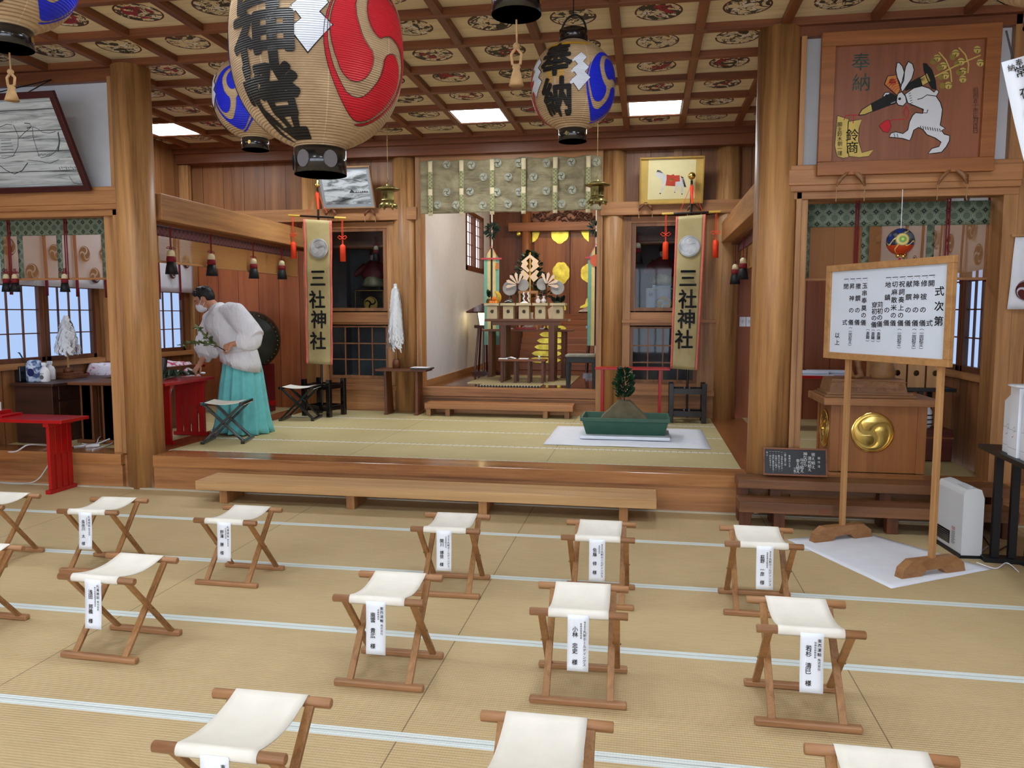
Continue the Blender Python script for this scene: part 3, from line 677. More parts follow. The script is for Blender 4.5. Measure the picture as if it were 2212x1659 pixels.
def paper_lantern(loc, R, H, rz, label, text, big=False, ring=.30, tassel=False, cols=(1, 2), small=None, hang=None, group='paper lanterns hanging from the ceiling'):
    """loc = centre of the body"""
    global T2
    p = thing('paper_lantern', label, 'lantern', loc, rz, group)
    Rr = R*ring*1.02
    def rad(z):
        q = min(1, abs(z)/(H/2)); return max(Rr, R*(1-q**2.5)**(1/1.9)) if q < 1 else Rr
    prof = [(rad(z), z) for z in [-H/2+H*i/44 for i in range(45)]]
    obj('paper_shade', MB().lathe(prof, (0, 0, 0), 72), lpap, p, world=False)
    for sg, nm in ((-1, 'bottom_ring'), (1, 'top_ring')):
        h = H*.12; z0 = sg*H/2-.006*sg; z1 = sg*(H/2+h)
        t = MB().lathe([(Rr*1.04, min(z0, z1)), (Rr*1.04, max(z0, z1)), (Rr*.93, max(z0, z1)), (Rr*.93, min(z0, z1)), (Rr*1.04, min(z0, z1))], (0, 0, 0), 40)
        t.lathe([(Rr*.94, min(z0, z1)+.012), (Rr*.94, min(z0, z1)+.02)], (0, 0, 0), 40)
        rg = obj(nm, t, black, p, world=False)
        if sg < 0 or big:
            for a in ((-85, 0, 85) if not big else (-118, -62, 0, 60)):
                an = RAD(a-90); q = MB(); c0 = Vector((cos(an)*Rr*1.045, sin(an)*Rr*1.045, (z0+z1)/2)); n = Vector((cos(an), sin(an), 0)); r_ = Vector((-sin(an), cos(an), 0))
                rr = h*.16 if not big else h*.3
                q.add([c0+n*.004+r_*rr*cos(2*pi*j/16)+Vector((0, 0, rr*1.2*sin(2*pi*j/16))) for j in range(16)], [tuple(range(16))]); q.add([c0-n*.003+r_*rr*cos(2*pi*j/16)+Vector((0, 0, rr*1.2*sin(2*pi*j/16))) for j in range(16)], [tuple(range(16))[::-1]])
                obj('stud', q, brass if not big else grey_p_dull, rg, world=False)
    # iron bail and hanging line up to the ceiling
    zt = H/2+H*.12; b = MB(); hh = R*.62
    b.tube([(Rr*1.02*cos(RAD(a)), 0, zt-.03+hh*sin(RAD(a))*.75) for a in range(0, 181, 12)], .007, 6)
    top = CZ-.01-loc[2]; b.tube([(0, 0, zt-.03+hh*.75), (0, 0, top)], .004, 6)
    obj('hanger', b, blackm, p, world=False)
    def on(eps):
        def fn(u, v):
            th = -pi/2+u/R; r = rad(v)+eps; return (r*cos(th), r*sin(th), v)
        return fn
    T = Txt(); T2 = Txt(); TB = Txt()
    for a0, fl in ((0, 1), (180, 1)):
        off = RAD(a0)*R
        # ink characters down the middle, straw fringe behind them
        TB2 = TB
        if a0 == 0 or big:
            n = len(text); s = H*(.40 if n == 2 else .32)
            for i, ch in enumerate(text): T.put(ch, off, (H*.19 if n == 2 else H*.205)-i*s*(1.0 if n == 2 else .83), s*1.0, off=.055, sx=1.22 if big else .98, res=3)
            for d in (-.115, -.085, -.055, .055, .085, .115):
                TB.stroke([(off+d*R*1.1, H*.30), (off+d*R*1.9, -H*.07 if n == 2 else H*.1)], .011*R*2.2, 4)
        for k_ in range(-8, 9):
            x0 = off+k_*.095*R*1.15; TB.poly([(x0, H*.355), (x0+.10*R, H*.36), (x0+.09*R, H*.395), (x0-.01*R, H*.39)], 4)
        shide(TB, off+RAD(34)*R, H*.145, R*.34, 1); (None if big else shide(TB, off-RAD(34)*R, H*.145, R*.34, 1))
        for sg, m_ in ((1, cols[0]), (-1, cols[1])):
            if a0 == 180: continue
            for P in tomoe(R*.78, off+sg*RAD(80)*R, -H*.075, 100, -1, .86):
                TB.poly(P, m_); pc = P+[P[0]]
                if big: T.stroke(pc, .0030, 0)
    if small:
        for (ch, x, y, s) in small: T.put(ch, x*R, y*H, s*H, off=.02)
    sh = TB.drape(on(.0035), R*.09); obj('crest_print', sh, lm, p, world=False, fix=False)
    if T2.v: obj('streamer_print', T2.drape(on(.0055), R*.09), lm, p, world=False, fix=False)
    obj('brush_lettering', T.drape(on(.008), R*.09), lm, p, world=False, fix=False)
    return p
grey_p_dull = plain('worn_disc', L(96, 90, 92), .6)
def rope_tassel(x, y, z0, z1, label):
    p = thing('rope_tassel', label, 'tassel', (x, y, z1), group='hemp tassels under the lanterns')
    h = z0-z1; t = MB().tube([(x, y, z0), (x+.002, y, z1+h*.62)], .004, 6)
    obj('cord', t, ropem, p)
    t = MB().ball((x, y, z1+h*.60), .014, 10)
    for s in (-1, 1): t.tube([(x, y, z1+h*.58), (x+s*.02, y, z1+h*.48), (x+s*.016, y, z1+h*.33), (x, y, z1+h*.30)], .006, 6)
    obj('knot', t, ropem, p)
    t = MB().lathe([(.012, h*.32), (.017, h*.28), (.013, h*.25), (.02, h*.15), (.030, .0), (.001, .002)], (x, y, z1), 16)
    obj('fringe', t, ropem, p)
YB = 4.0
big = paper_lantern((U(688, 150, Y=YB).x, YB, 2.985), .447, 1.04, RAD(-15), 'large central paper lantern with a red whirl crest and big black brush characters', '御神燈', True, ring=.29, cols=(1, 2))
l2 = paper_lantern((-.525, 5.5, 3.165), .288, .60, RAD(-19), 'smaller paper lantern right of centre lettered in black with a blue whirl on its right', '奉納', cols=(2, 1), ring=.32, group=None)
paper_lantern((-2.90, 5.5, 3.19), .288, .60, RAD(-82), 'paper lantern with a blue whirl crest half hidden behind the large central lantern', '奉納', cols=(2, 1), ring=.32, group=None)
paper_lantern((-.52, 3.1, 3.135), .288, .60, RAD(-10), 'lantern cut off at the top edge, only its black lacquered bottom ring showing', '奉納', ring=.32, group=None)
paper_lantern((-2.79, 3.1, 3.135), .288, .60, RAD(18), 'paper lantern at the top left corner with a blue whirl crest on its right side', '奉納', cols=(2, 1), ring=.32, small=[('子', .22, -.30, .13), ('亨', .46, -.26, .10)], group=None)
paper_lantern((1.40, 3.1, 2.985), .288, .60, RAD(-149), 'paper lantern at the top right corner with a blue whirl crest on its left side', '奉納', cols=(2, 1), ring=.32, group=None)
a = U(1117, 45, Y=3.1); b = U(1117, 185, Y=3.1); rope_tassel(-.52, 3.1, 2.745, b.z, 'long hemp tassel hanging under the black lantern ring at the top centre')
b = U(22, 218, Y=3.1); rope_tassel(-2.79, 3.1, 2.745, b.z, 'hemp tassel hanging under the paper lantern at the top left corner')
# white donation strips hung from the top right lantern
def hung_strip(p0, p1, wdt, text, small, label, nm='paper_banner'):
    """a white paper strip between its top point and its bottom point"""
    p0, p1 = Vector(p0), Vector(p1); up = (p0-p1).normalized(); right = Vector((1, .1, 0)); right = (right-up*right.dot(up)).normalized(); Ln = (p0-p1).length
    p = thing(nm, label, 'banner', p0)
    nrm = right.cross(up)
    t = MB().grid(lambda u, v: p1+right*(u-.5)*wdt+up*v*(Ln-.0)+nrm*.004*sin(v*7), 2, 14, thick=.0012)
    obj('paper', t, paper, p)
    T = Txt(); n = len(text); s = wdt*.52
    for i, ch in enumerate(text): T.put(ch, .012, -.30*wdt*2-i*wdt*.92, s, off=.012)
    T.put(small[0], wdt*.17, -wdt*.22, s*.62); T.put(small[1], -wdt*.2, -wdt*.34, s*.62)
    obj('brush_lettering', T.plane(p0, right, up, .007), ink, p, fix=False)
    t = MB().tube([p0+up*.0, p0+up*.10], .003, 6); obj('string', t, blackm, p)
hung_strip(U(2188, 128, Y=3.0), U(2290, 560, Y=3.0), .080, '常夜燈一基', '奉納', 'white paper strip with black brush characters slanting down under the top right lantern')
# ============================================================ bronze lanterns on lines
def bronze_lantern(x, y, ztop, zbot, label):
    h = ztop-zbot; p = thing('bronze_lantern', label, 'lantern', (x, y, zbot), group='bronze lanterns hanging before the sanctum')
    hx = lambda th, i: 1/cos(((th+RAD(15)) % RAD(60))-RAD(30))*.94
    obj('body', MB().lathe([(.066, h*.20), (.070, h*.24), (.076, h*.26), (.070, h*.28), (.070, h*.52), (.076, h*.54), (.06, h*.56)], (x, y, zbot), 24, lob=hx, smooth=False), oldbronze, p)
    pet = lambda th, i: (1+.16*abs(cos(3*th))) if i < 5 else 1
    obj('roof', MB().lathe([(.06, h*.55), (.122, h*.57), (.130, h*.60), (.098, h*.625), (.066, h*.68), (.03, h*.70), (.018, h*.71), (.02, h*.73), (.008, h*.76)], (x, y, zbot), 36, lob=pet), oldbronze, p)
    b = MB().lathe([(.06, h*.21), (.085, h*.17), (.102, h*.12), (.105, h*.07), (.08, h*.08)], (x, y, zbot), 36, lob=lambda th, i: 1+.1*cos(6*th))
    for k_ in range(6):
        an = RAD(60*k_+15); b.tube([(x+.08*cos(an), y+.08*sin(an), zbot+h*.10), (x+.095*cos(an), y+.095*sin(an), zbot+h*.05), (x+.105*cos(an), y+.105*sin(an), zbot+.005)], [.02, .014, .008], 6)
    obj('base', b, oldbronze, p)
    t = MB()
    for k_ in range(6):
        an = RAD(60*k_+30); c0 = Vector((x+.061*cos(an), y+.061*sin(an), zbot+h*.40)); r_ = Vector((-sin(an), cos(an), 0))
        for q in range(5): t.tube([c0+r_*(.024*cos(2*pi*j/10+q))+Vector((0, 0, .045*sin(2*pi*j/7+q*1.3))) for j in range(3)], .003, 5)
    obj('openwork', t, gold, p)
    t = MB(); t.tube([(x+.016*cos(RAD(a)), y, zbot+h*.78+.022*sin(RAD(a))) for a in range(0, 360, 30)]+[(x+.016, y, zbot+h*.78)], .004, 6)
    t.tube([(x, y, zbot+h*.79), (x-.006, y, zbot+h*.86), (x+.008, y, zbot+h*.92), (x, y, zbot+h*.98)], .004, 6)
    t.tube([(x, y, zbot+h*.95), (x, y, CZ-.05)], .0028, 5)
    obj('chain', t, oldbronze, p)
bronze_lantern(-2.995, 8.8, 3.20, 2.82, 'small bronze lantern hanging in front of the ink landscape picture')
bronze_lantern(-.562, 8.8, 3.18, 2.81, 'small bronze lantern hanging at the right end of the sanctum curtain')
# temari ball
c = U(1945, 522, Y=6.2); p = thing('temari_ball', 'colourful thread-wound ball with gold bells and a red tassel hanging over the notice board', 'ornament', c)
def temari():
    k = N('temari_thread'); v = k.coord((1, 1, 1)); X, Y, Z = k.xyz()
    th = k.math('ARCTAN2', k.math('SUBTRACT', Z, .01), k.math('ADD', X, .012)); r = k.math('SQRT', k.math('ADD', k.math('POWER', k.math('SUBTRACT', Z, .01), 2), k.math('POWER', k.math('ADD', X, .012), 2)))
    pet = k.math('ABSOLUTE', k.math('SINE', k.math('MULTIPLY', th, 8)))
    c1 = k.ramp(k.math('MULTIPLY', r, 12), [(0, L(210, 220, 60)), (.2, L(60, 140, 60)), (.42, L(226, 200, 120)), (.6, L(30, 60, 40))])
    c2 = k.ramp(k.noise(v, 14, 1), [(.40, L(22, 50, 120)), (.5, L(16, 22, 40)), (.6, L(90, 100, 110))])
    c2 = k.mix(k.math('LESS_THAN', Z, -.03), c2, L(190, 60, 20)); c2 = k.mix(k.math('LESS_THAN', k.math('ABSOLUTE', k.math('SUBTRACT', k.noise(v, 10, 0), .5)), .02), c2, L(214, 196, 110))
    k.base(k.mix(k.math('LESS_THAN', k.math('ADD', r, k.math('MULTIPLY', pet, .006)), .05), c2, c1)); return k.set(.4, 0, .5)
obj('ball', MB().ball((0, 0, 0), .098, 28), temari(), p, world=False)
t = MB(); t.tube([(0, 0, .09), (0, 0, .38)], .003, 5); obj('cord', t, cloth_w, p, world=False)
t = MB()
for q in ((-.02, -.02, -.105), (.015, -.03, -.11), (.03, -.01, -.098)): t.ball(q, .016, 10)
obj('bell', t, brass, p, world=False)
obj('fringe', MB().lathe([(.008, -.12), (.014, -.15), (.018, -.20), (.001, -.2)], (0, 0, 0), 12), plain('scarlet_silk', L(206, 24, 26), .6), p, world=False)
# ============================================================ camp stools
def stool_parts(root, wl, wr, seatm):
    for y, nm in ((-.155, 'front'), (.155, 'rear')):
        obj('top_rail', MB().tube([(-.2, y, .384), (-.197, y, .384), (.197, y, .384), (.2, y, .384)], [.0135, .0165, .0165, .0135], 14), wr, root, world=False)
        obj('foot_rail', MB().bar((-.2, y*1.04, .014), (.2, y*1.04, .014), .034, .028), wr, root, world=False, bevel=.008)
    for x in (-.152, .152): obj('leg', MB().bar((x, -.150, .378), (x, .156, .022), .016, .030, up=(1, 0, 0)).xf(Matrix.Identity(4)), wl, root, world=False, bevel=.003)
    for x in (-.132, .132): obj('leg', MB().bar((x, .150, .378), (x, -.156, .022), .016, .030, up=(1, 0, 0)), wl, root, world=False, bevel=.003)
    t = MB()
    for s in (-1, 1): t.tube([(s*.118, .001, .20), (s*.172, .001, .20)], .0045, 8)
    obj('pivot_bolt', t, oldbronze, root, world=False)
    def seat(u, v):
        x = -.122+.244*u
        s, w_ = (-1, v) if v < .5 else (1, 1-v)
        if w_ < .20:
            th = RAD(-50+140*(w_/.20)); return (x, s*(.155+.0205*cos(th)), .384+.0205*sin(th))
        a = (v-.20)/.60; y = -.155+.310*a
        return (x, y, .4045-.026*(1-(2*a-1)**2)-.003*sin(pi*u))
    obj('seat', MB().grid(seat, 8, 26, thick=.003), seatm, root, world=False)
POS = [ # x, y, rot, row text
 ('A0', -4.165, 4.30, 2, None, 'camp stool cut by the left edge in the row nearest the stage'),
 ('A1', -3.37, 4.30, 3, ('丸運建設', '株式会社', '常務取締役', '長谷川　太　様'), 'wooden camp stool in the row nearest the stage, beside the red table'),
 ('A2', -2.41, 4.24, -1, ('丸運建設', '株式会社', '代表取締役社長', '野澤　勝　様'), 'name-tagged camp stool before the left end of the long pale bench'),
 ('A3', -1.10, 4.29, 1, ('丸新ホールディングス', '株式会社', '代表取締役社長', '関川　博信　様'), 'name-tagged camp stool before the middle of the long pale bench'),
 ('A4', -.24, 4.27, 0, ('丸新ホールディングス', '株式会社', '専務取締役', '佐藤　修　様'), 'name-tagged camp stool before the right end of the long pale bench'),
 ('A5', .63, 4.30, 0, ('丸新ホールディングス', '株式会社', '常務取締役総務部長', '萩野　一彦　様'), 'camp stool at the left corner of the white floor sheet under the notice board'),
 ('B0', -3.365, 3.27, 0, None, 'camp stool of the second row cut by the left edge'),
 ('B1', -2.465, 3.235, -2, ('丸運建設', '株式会社', '執行役員建築営業部長', '浅田　邦義　様'), 'leftmost camp stool fully in view in the second row'),
 ('B2', -1.105, 3.20, 0, ('東西運輸', '株式会社', '専務取締役', '南雲　貴広　様'), 'second-row camp stool just left of the floor seam at the centre'),
 ('B3', -.255, 3.20, 1, ('丸新ホールディングス', '株式会社', '取締役経理部長', '小林　忠史　様'), 'second-row camp stool just right of the floor seam at the centre'),
 ('B4', .64, 3.175, 0, ('東西運輸', '株式会社', '取締役総務部長', '若杉　清巳　様'), 'rightmost camp stool of the second row'),
 ('C1', -1.15, 2.03, 0, ('東西運輸', '株式会社', '執行役員営業部長', '　'), 'nearest camp stool at the lower left, its paper tag cut by the bottom edge'),
 ('C2', -.275, 2.04, 0, None, 'nearest camp stool at the bottom centre, canvas seat seen from above'),
 ('C3', .655, 2.02, 0, None, 'nearest camp stool at the bottom right corner'),
]
proto = thing('camp_stool', '', 'stool', (0, 0, 0), group='wooden camp stools in rows on the tatami'); stool_parts(proto, stool_leg, stool_w, canvas)
def name_card(root, tx, dx):
    p = obj('name_card', MB().grid(lambda u, v: (dx+.043*(2*u-1), -.1785+(-.014-.004*sin(dx*900))*(1-v)**2, .160+.228*v), 3, 10, thick=.0012), paper, root, world=False)
    T = Txt(); co, kk, ti, nm = tx
    fn = lambda x, y: (dx+x, -.1815-(.014+.004*sin(dx*900))*(1-(y-.160)/.232)**2, y)
    y0 = .360
    if co[0] == '丸' and len(co) > 5:
        T.col(kk, .027, y0, .0085, .0088); T.col(co, .027, y0-.039, .0145, .0148)
    else: T.col(co, .027, y0, .0155, .0175); T.col(kk, .027, y0-.073, .011, .0118)
    T.col(ti, .012, y0-.008, .0085, .0094)
    T.col(nm, -.012, y0-.030, .0235, .0245 if len(nm) < 7 else .0222, off=.024)
    obj('lettering', T.drape(fn, .04), ink, p, world=False, fix=False)
for i, (key, x, y, r, tx, lab) in enumerate(POS):
    o = proto if i == 0 else dup(proto, (x, y, 0), RAD(r))
    o.location = (x, y, 0); o.rotation_euler = (0, 0, RAD(r)); o['label'] = lab
    if i == 0: pass
    POS[i] = (o, tx, random.Random(i).uniform(-.004, .006))
for o, tx, dx in POS:
    if tx: name_card(o, tx, dx)
# ============================================================ long pale bench step before the stage
def bench(name, label, x0, x1, y0, y1, z0, z1, zb, legs, m, lm_, lw=.07):
    p = thing(name, label, 'bench', ((x0+x1)/2, (y0+y1)/2, zb))
    obj('top_board', MB().box(x0, x1, y0, y1, z0, z1), m, p, bevel=.005)
    for lx in legs: obj('leg', MB().box(lx-lw/2, lx+lw/2, y0+.04, y1-.02, zb, z0), lm_, p, bevel=.003)
    return p
bench('bench', 'long low pale wooden step bench standing before the stage', -3.73, .10, 5.87, 6.22, .118, .195, 0, (-3.50, -2.37, -1.26, -.15), pale_w, wood_z)
b = bench('step_bench', 'low brown step bench against the sanctum threshold', -2.76, -.87, 9.42, 9.72, SZ+.09, SZ+.165, SZ, (-2.72, -2.47, -1.22, -.95), wood_x, wood_z, .06)
# ============================================================ white sheet and notice board
Q = [U(1855, 1147, Z=0), U(2145, 1230, Z=0), U(1925, 1272, Z=0), U(1700, 1166, Z=0)]
t = MB().grid(lambda u, v: (Q[3]*(1-v)+Q[0]*v)*(1-u)+(Q[2]*(1-v)+Q[1]*v)*u+Vector((0, 0, .003+.0006*sin(u*9+v*14))), 14, 14, thick=.0015)
tag(obj('paper_sheet', t, cloth_w), 'white square sheet lying on the tatami under the notice board stand', 'sheet')
fl, fr = Vector((1.385, 5.71, 0)), Vector((1.745, 5.02, 0))
ax = (fr-fl).normalized(); nb = Vector((-ax.y, ax.x, 0))
if nb.y > 0: nb = -nb
p = thing('notice_board', 'white notice board of vertical black characters on a two-footed pale wooden stand', 'sign', (fl+fr)/2)
rt = ax
foot_w = wood('stand_foot_wood', L(124, 84, 50), L(166, 120, 78), 'x', scale=2)
def onboard(px, py, d=0):
    """photo point on the board's plane"""
    dr = RR*((px-IW/2)/FPX)+RD*((py-IH/2)/FPX)+RF; t = (fl+nb*d).dot(nb)/dr.dot(nb)
    return Vector((dr.x*t, dr.y*t, dr.z*t+CH)) if True else None
# plane through the posts: solve with the camera height taken into account
def onboard(px, py, d=0):
    dr = RR*((px-IW/2)/FPX)+RD*((py-IH/2)/FPX)+RF; o = Vector((0, 0, CH)); t = ((fl+nb*d)-o).dot(nb)/dr.dot(nb); return o+dr*t
c_ = [onboard(1792, 571), onboard(2067, 556), onboard(2062, 790), onboard(1788, 776)]
x0 = (c_[0]-fl).dot(ax)*.5+(c_[3]-fl).dot(ax)*.5; x1 = (c_[1]-fl).dot(ax)*.5+(c_[2]-fl).dot(ax)*.5; z1 = (c_[0].z+c_[1].z)/2; z0 = (c_[2].z+c_[3].z)/2
print('BOARD', x0, x1, z0, z1)
W_ = lambda a, d, z: fl+ax*a+nb*d+Vector((0, 0, z))
bx = lambda t, a0, a1, d0, d1, zz0, zz1, m=0: t.add([W_(a, d, z) for z in (zz0, zz1) for d in (d0, d1) for a in (a0, a1)], [(0, 2, 3, 1), (4, 5, 7, 6), (0, 1, 5, 4), (2, 6, 7, 3), (0, 4, 6, 2), (1, 3, 7, 5)], m)
fw = .045
t = MB(); bx(t, x0, x1, -.0, .035, z1-fw, z1); bx(t, x0, x1, 0, .035, z0, z0+fw); bx(t, x0, x0+fw, 0, .035, z0+fw, z1-fw); bx(t, x1-fw, x1, 0, .035, z0+fw, z1-fw)
obj('frame', t, fresh_x, p, bevel=.003)
obj('panel', bx(MB(), x0+fw, x1-fw, .006, .018, z0+fw, z1-fw), plain('board_white', L(212, 222, 236), .35, var=.01), p)
for a in (0.0, (fr-fl).length):
    obj('post', bx(MB(), a-.018, a+.018, -.03, 0, .05, z1-.05), fresh_w, p, bevel=.003)
    ft = MB(); prof = [(-.25, 0), (-.10, 0), (-.06, .035), (.06, .035), (.10, 0), (.25, 0), (.235, .06), (.17, .105), (-.17, .105), (-.235, .06)]
    ft.prism(prof, lambda x, y, h: W_(a-.03+h, x-.01, y), .06); obj('foot', ft, foot_w, p, bevel=.003)
T = Txt(); bw = x1-x0-2*fw; bh = z1-z0-2*fw
def bc(px, py):
    q = onboard(px, py, .018); return (q-fl).dot(ax), q.z
def bcol(chars, pts, size, **k):
    """characters spread evenly between two photo points (text centre of first and last)"""
    a, b_ = bc(*pts[0]), bc(*pts[1]); n = len(chars)
    for i, ch in enumerate(chars):
        f = i/(n-1) if n > 1 else 0; T.put(ch, a[0]+(b_[0]-a[0])*f, a[1]+(b_[1]-a[1])*f, size*1.06, slant=.0, **{**k, 'sx': k.get('sx', 1)*1.36})
S1 = .034; sc4 = 572/2212
def c4(x, y): return (1640+x*sc4, 400+y*420/1624)
bcol('式次第', [c4(1508, 885), c4(1500, 1135)], .058, off=.03, sx=.85)
for x, y in ((1445, 752), (1386, 757), (1322, 760), (1262, 763), (1200, 766), (1138, 769), (1082, 772), (886, 778), (832, 780), (782, 783), (730, 785)):
    a = bc(*c4(x, y)); T.put('一', a[0], a[1], .040, sx=1.2, off=.02); a = bc(*c4(x+18, y+16)); T.disc(a[0], a[1], .0025)
cols_ = [('開　　　式', (1440, 820), (1424, 1152)), ('修祓の儀', (1380, 820), (1364, 1152)), ('降神の儀', (1316, 822), (1302, 1152)), ('献饌の儀', (1254, 825), (1240, 1152)),
 ('祝詞奏上の儀', (1194, 826), (1180, 1152)), ('切麻散米の儀', (1135, 828), (1118, 1152)), ('地鎮の儀', (1078, 830), (1062, 1150)), ('苅初の儀', (1012, 998), (1006, 1160)), ('穿初の儀', (964, 1000), (958, 1165)),
 ('玉串奉奠の儀', (884, 840), (870, 1148)), ('撤饌の儀', (829, 843), (818, 1146)), ('昇神の儀', (777, 845), (766, 1146)), ('閉　　式', (727, 847), (716, 1146)), ('以上', (654, 1255), (652, 1312))]
for s, a, b_ in cols_: bcol(s, [c4(*a), c4(*b_)], .039, sx=.92, off=.028)
for s, a, b_ in [('（一同起立）', (1360, 1205), (1352, 1362)), ('（一同起立）', (1298, 1205), (1290, 1362)), ('（一同起立）', (1174, 1205), (1168, 1358)), ('（斎鎌）', (1000, 1212), (996, 1305)), ('（斎鍬）', (954, 1212), (950, 1303)), ('（斎鋤）', (910, 1208), (906, 1300)), ('（一同起立）', (764, 1192), (758, 1335))]:
    bcol(s, [c4(*a), c4(*b_)], .026, sx=.9, off=.022)
t = MB(); t.v = [tuple(W_(x, .0195, y)) for x, y in T.v]; t.f = [list(f) for f in T.f]; t.mi = [0]*len(t.f); t.sm = [False]*len(t.f)
obj('lettering', t, ink, p, fix=False)
# ============================================================ heater, cables
hx = Vector((2.0, 5.50, 0)); p = thing('fan_heater', 'slim white fan heater standing on the floor behind the notice board foot', 'heater', (2.02, 5.45, 0))
A0, A1, A2 = U(2021, 1171, Z=0), U(2075, 1206, Z=0), U(2120, 1205, Z=0)
print('HEAT', A0, A1, A2)
d1 = (A1-A0).normalized(); d2 = Vector((-d1.y, d1.x, 0)); e0 = A0; wd_ = (A1-A0).length; dp_ = .13
HW = lambda a, d, z: e0+d1*a+d2*d+Vector((0, 0, z))
prof = [(0, .02), (0, .42), (.012, .455), (.075, .468), (.11, .458), (dp_, .40), (dp_, .02)]
t = MB(); n = len(prof); t.loft([[HW(a, d, z) for d, z in prof] for a in (0, wd_)], smooth=False); obj('body', t, plain('heater_white', L(206, 210, 214), .35, var=.01), p, bevel=.01)
obj('base_plate', MB().loft([[HW(a, d, z) for d, z in ((-.01, 0), (-.01, .02), (dp_+.02, .02), (dp_+.02, 0))] for a in (-.005, wd_+.005)], smooth=False), blackm, p)
t = MB(); t.loft([[HW(a, d, z) for d, z in ((-.004, .05), (-.004, .14), (.02, .14), (.02, .05))] for a in (.02, wd_*.55)], smooth=False); g = obj('air_outlet', t, black, p, bevel=.003)
t = MB()
for i in range(6): z = .06+.013*i; t.loft([[HW(a, d, zz) for d, zz in ((-.007, z), (-.007, z+.003), (0, z+.003), (0, z))] for a in (.03, wd_*.53)], smooth=False)
obj('grille', t, grey_p_dull, g)
obj('control_panel', MB().loft([[HW(a, d, z) for d, z in ((.03, .462), (.03, .466), (.07, .4735), (.07, .466))] for a in (wd_*.55, wd_*.9)], smooth=False), grey_p, p)
T = Txt()
for i in range(9): T.stroke([(0, -.010*i), (.05+.01*sin(i*3), -.010*i)], .0035, 0)
for i in range(3): T.stroke([(0, .03-.008*i), (.05, .03-.008*i)], .003, 1)
obj('caution_sticker', T.plane(HW(wd_*.62, -.0015, .15), d1, (0, 0, 1)), [grey_p_dull, redink], p, fix=False)
def cable(name, pts, r, m, label, grp=None):
    P = [Vector(q) for q in pts]; out = []
    for i in range(len(P)-1):
        a, b, c0, d = P[max(i-1, 0)], P[i], P[i+1], P[min(i+2, len(P)-1)]
        for k_ in range(8):
            s = k_/8; out.append(.5*((2*b)+(-a+c0)*s+(2*a-5*b+4*c0-d)*s*s+(-a+3*b-3*c0+d)*s**3))
    out.append(P[-1]); return tag(obj(name, MB().tube(out, r, 6), m), label, 'cable', grp)
cable('cable', [U(2118, 1192, Z=.01), U(2140, 1180, Z=.012), U(2165, 1205, Z=.01), U(2195, 1212, Z=.01), U(2240, 1190, Z=.01)], .006, grey_p, 'pale grey cable curling on the floor right of the heater')
cable('cable', [U(2125, 1160, Z=.01), U(2150, 1190, Z=.02), U(2180, 1180, Z=.01), U(2200, 1215, Z=.01), U(2230, 1225, Z=.01)], .005, blackm, 'black cable looped on the floor under the black table')
cable('cable', [U(2110, 1215, Z=.005), U(2150, 1228, Z=.005), U(2175, 1216, Z=.02), U(2200, 1235, Z=.006)], .004, cloth_w, 'thin white cord lying beside the heater base')
# ============================================================ black table with white boxes at the right
p = thing('black_table', 'narrow black table at the right edge carrying tall white boxes', 'table', (2.45, 5.2, 0))
ztop = .74; a = U(2112, 958, Z=ztop); b = U(2212, 1003, Z=ztop); di = (b-a).normalized(); dn = Vector((-di.y, di.x, 0))
if dn.x < 0: dn = -dn
q = lambda u, v, z: a+di*u+dn*v+Vector((0, 0, z-ztop))
lp = lambda t, u0, u1, v0, v1, z0_, z1_: t.add([q(u, v, z) for z in (z0_, z1_) for v in (v0, v1) for u in (u0, u1)], [(0, 2, 3, 1), (4, 5, 7, 6), (0, 1, 5, 4), (2, 6, 7, 3), (0, 4, 6, 2), (1, 3, 7, 5)])
obj('table_top', lp(MB(), 0, 1.3, 0, .40, ztop-.03, ztop), blackm, p, bevel=.003)
for u in (.16, 1.05):
    for v in (.05, .15, .25, .35): obj('leg', lp(MB(), u, u+.035, v-.0, v+.045, .03, ztop-.03), blackm, p)
    obj('foot', lp(MB(), u-.03, u+.07, .0, .42, 0, .03), blackm, p, bevel=.003)
print('TABLE', a, b, di, dn)
for i, (u, v, w_, h_, lab) in enumerate(((.27, .05, .115, .38, 'white box with slanted top, leftmost on the black table'), (.41, .03, .13, .42, 'tall white box standing second on the black table'), (.57, .04, .13, .40, 'white box at the right edge of the picture on the black table'))):
    bq = thing('paper_box', lab, 'box', q(u, v, ztop), group='white boxes on the black table')
    t = MB(); h2 = h_-(.06 if i == 0 else 0)
    vs = [q(u+x*w_, v+y*w_*.8, ztop+z) for x, y, z in ((0, 0, 0), (1, 0, 0), (1, 1, 0), (0, 1, 0), (0, 0, h2), (1, 0, h_), (1, 1, h_), (0, 1, h2))]
    t.add(vs, [(0, 3, 2, 1), (4, 5, 6, 7), (0, 1, 5, 4), (1, 2, 6, 5), (2, 3, 7, 6), (3, 0, 4, 7)]); obj('carton', t, paper, bq, bevel=.002)
    T = Txt(); T.stroke([(0, .16), (w_, .16)], .0015); T.stroke([(w_*.55, .17), (w_*.7, .185), (w_*.8, .16), (w_*.6, .15)], .003); T.stroke([(w_*.45, .115), (w_*.62, .125)], .004, 1); T.stroke([(0, .05), (w_, .05)], .0015)
    obj('marking', T.plane(q(u, v, ztop), di, (0, 0, 1), .002), [grey_p_dull, redink], bq, fix=False)
bq = thing('paper_tray', 'flat white paper tray lying across the tall white boxes', 'tray', q(.42, .02, ztop+.42))
obj('dish', MB().lathe([(.09, 0), (.12, .012), (.122, .016), (.09, .005)], tuple(q(.52, .10, ztop+.421)), 28), paper, bq)
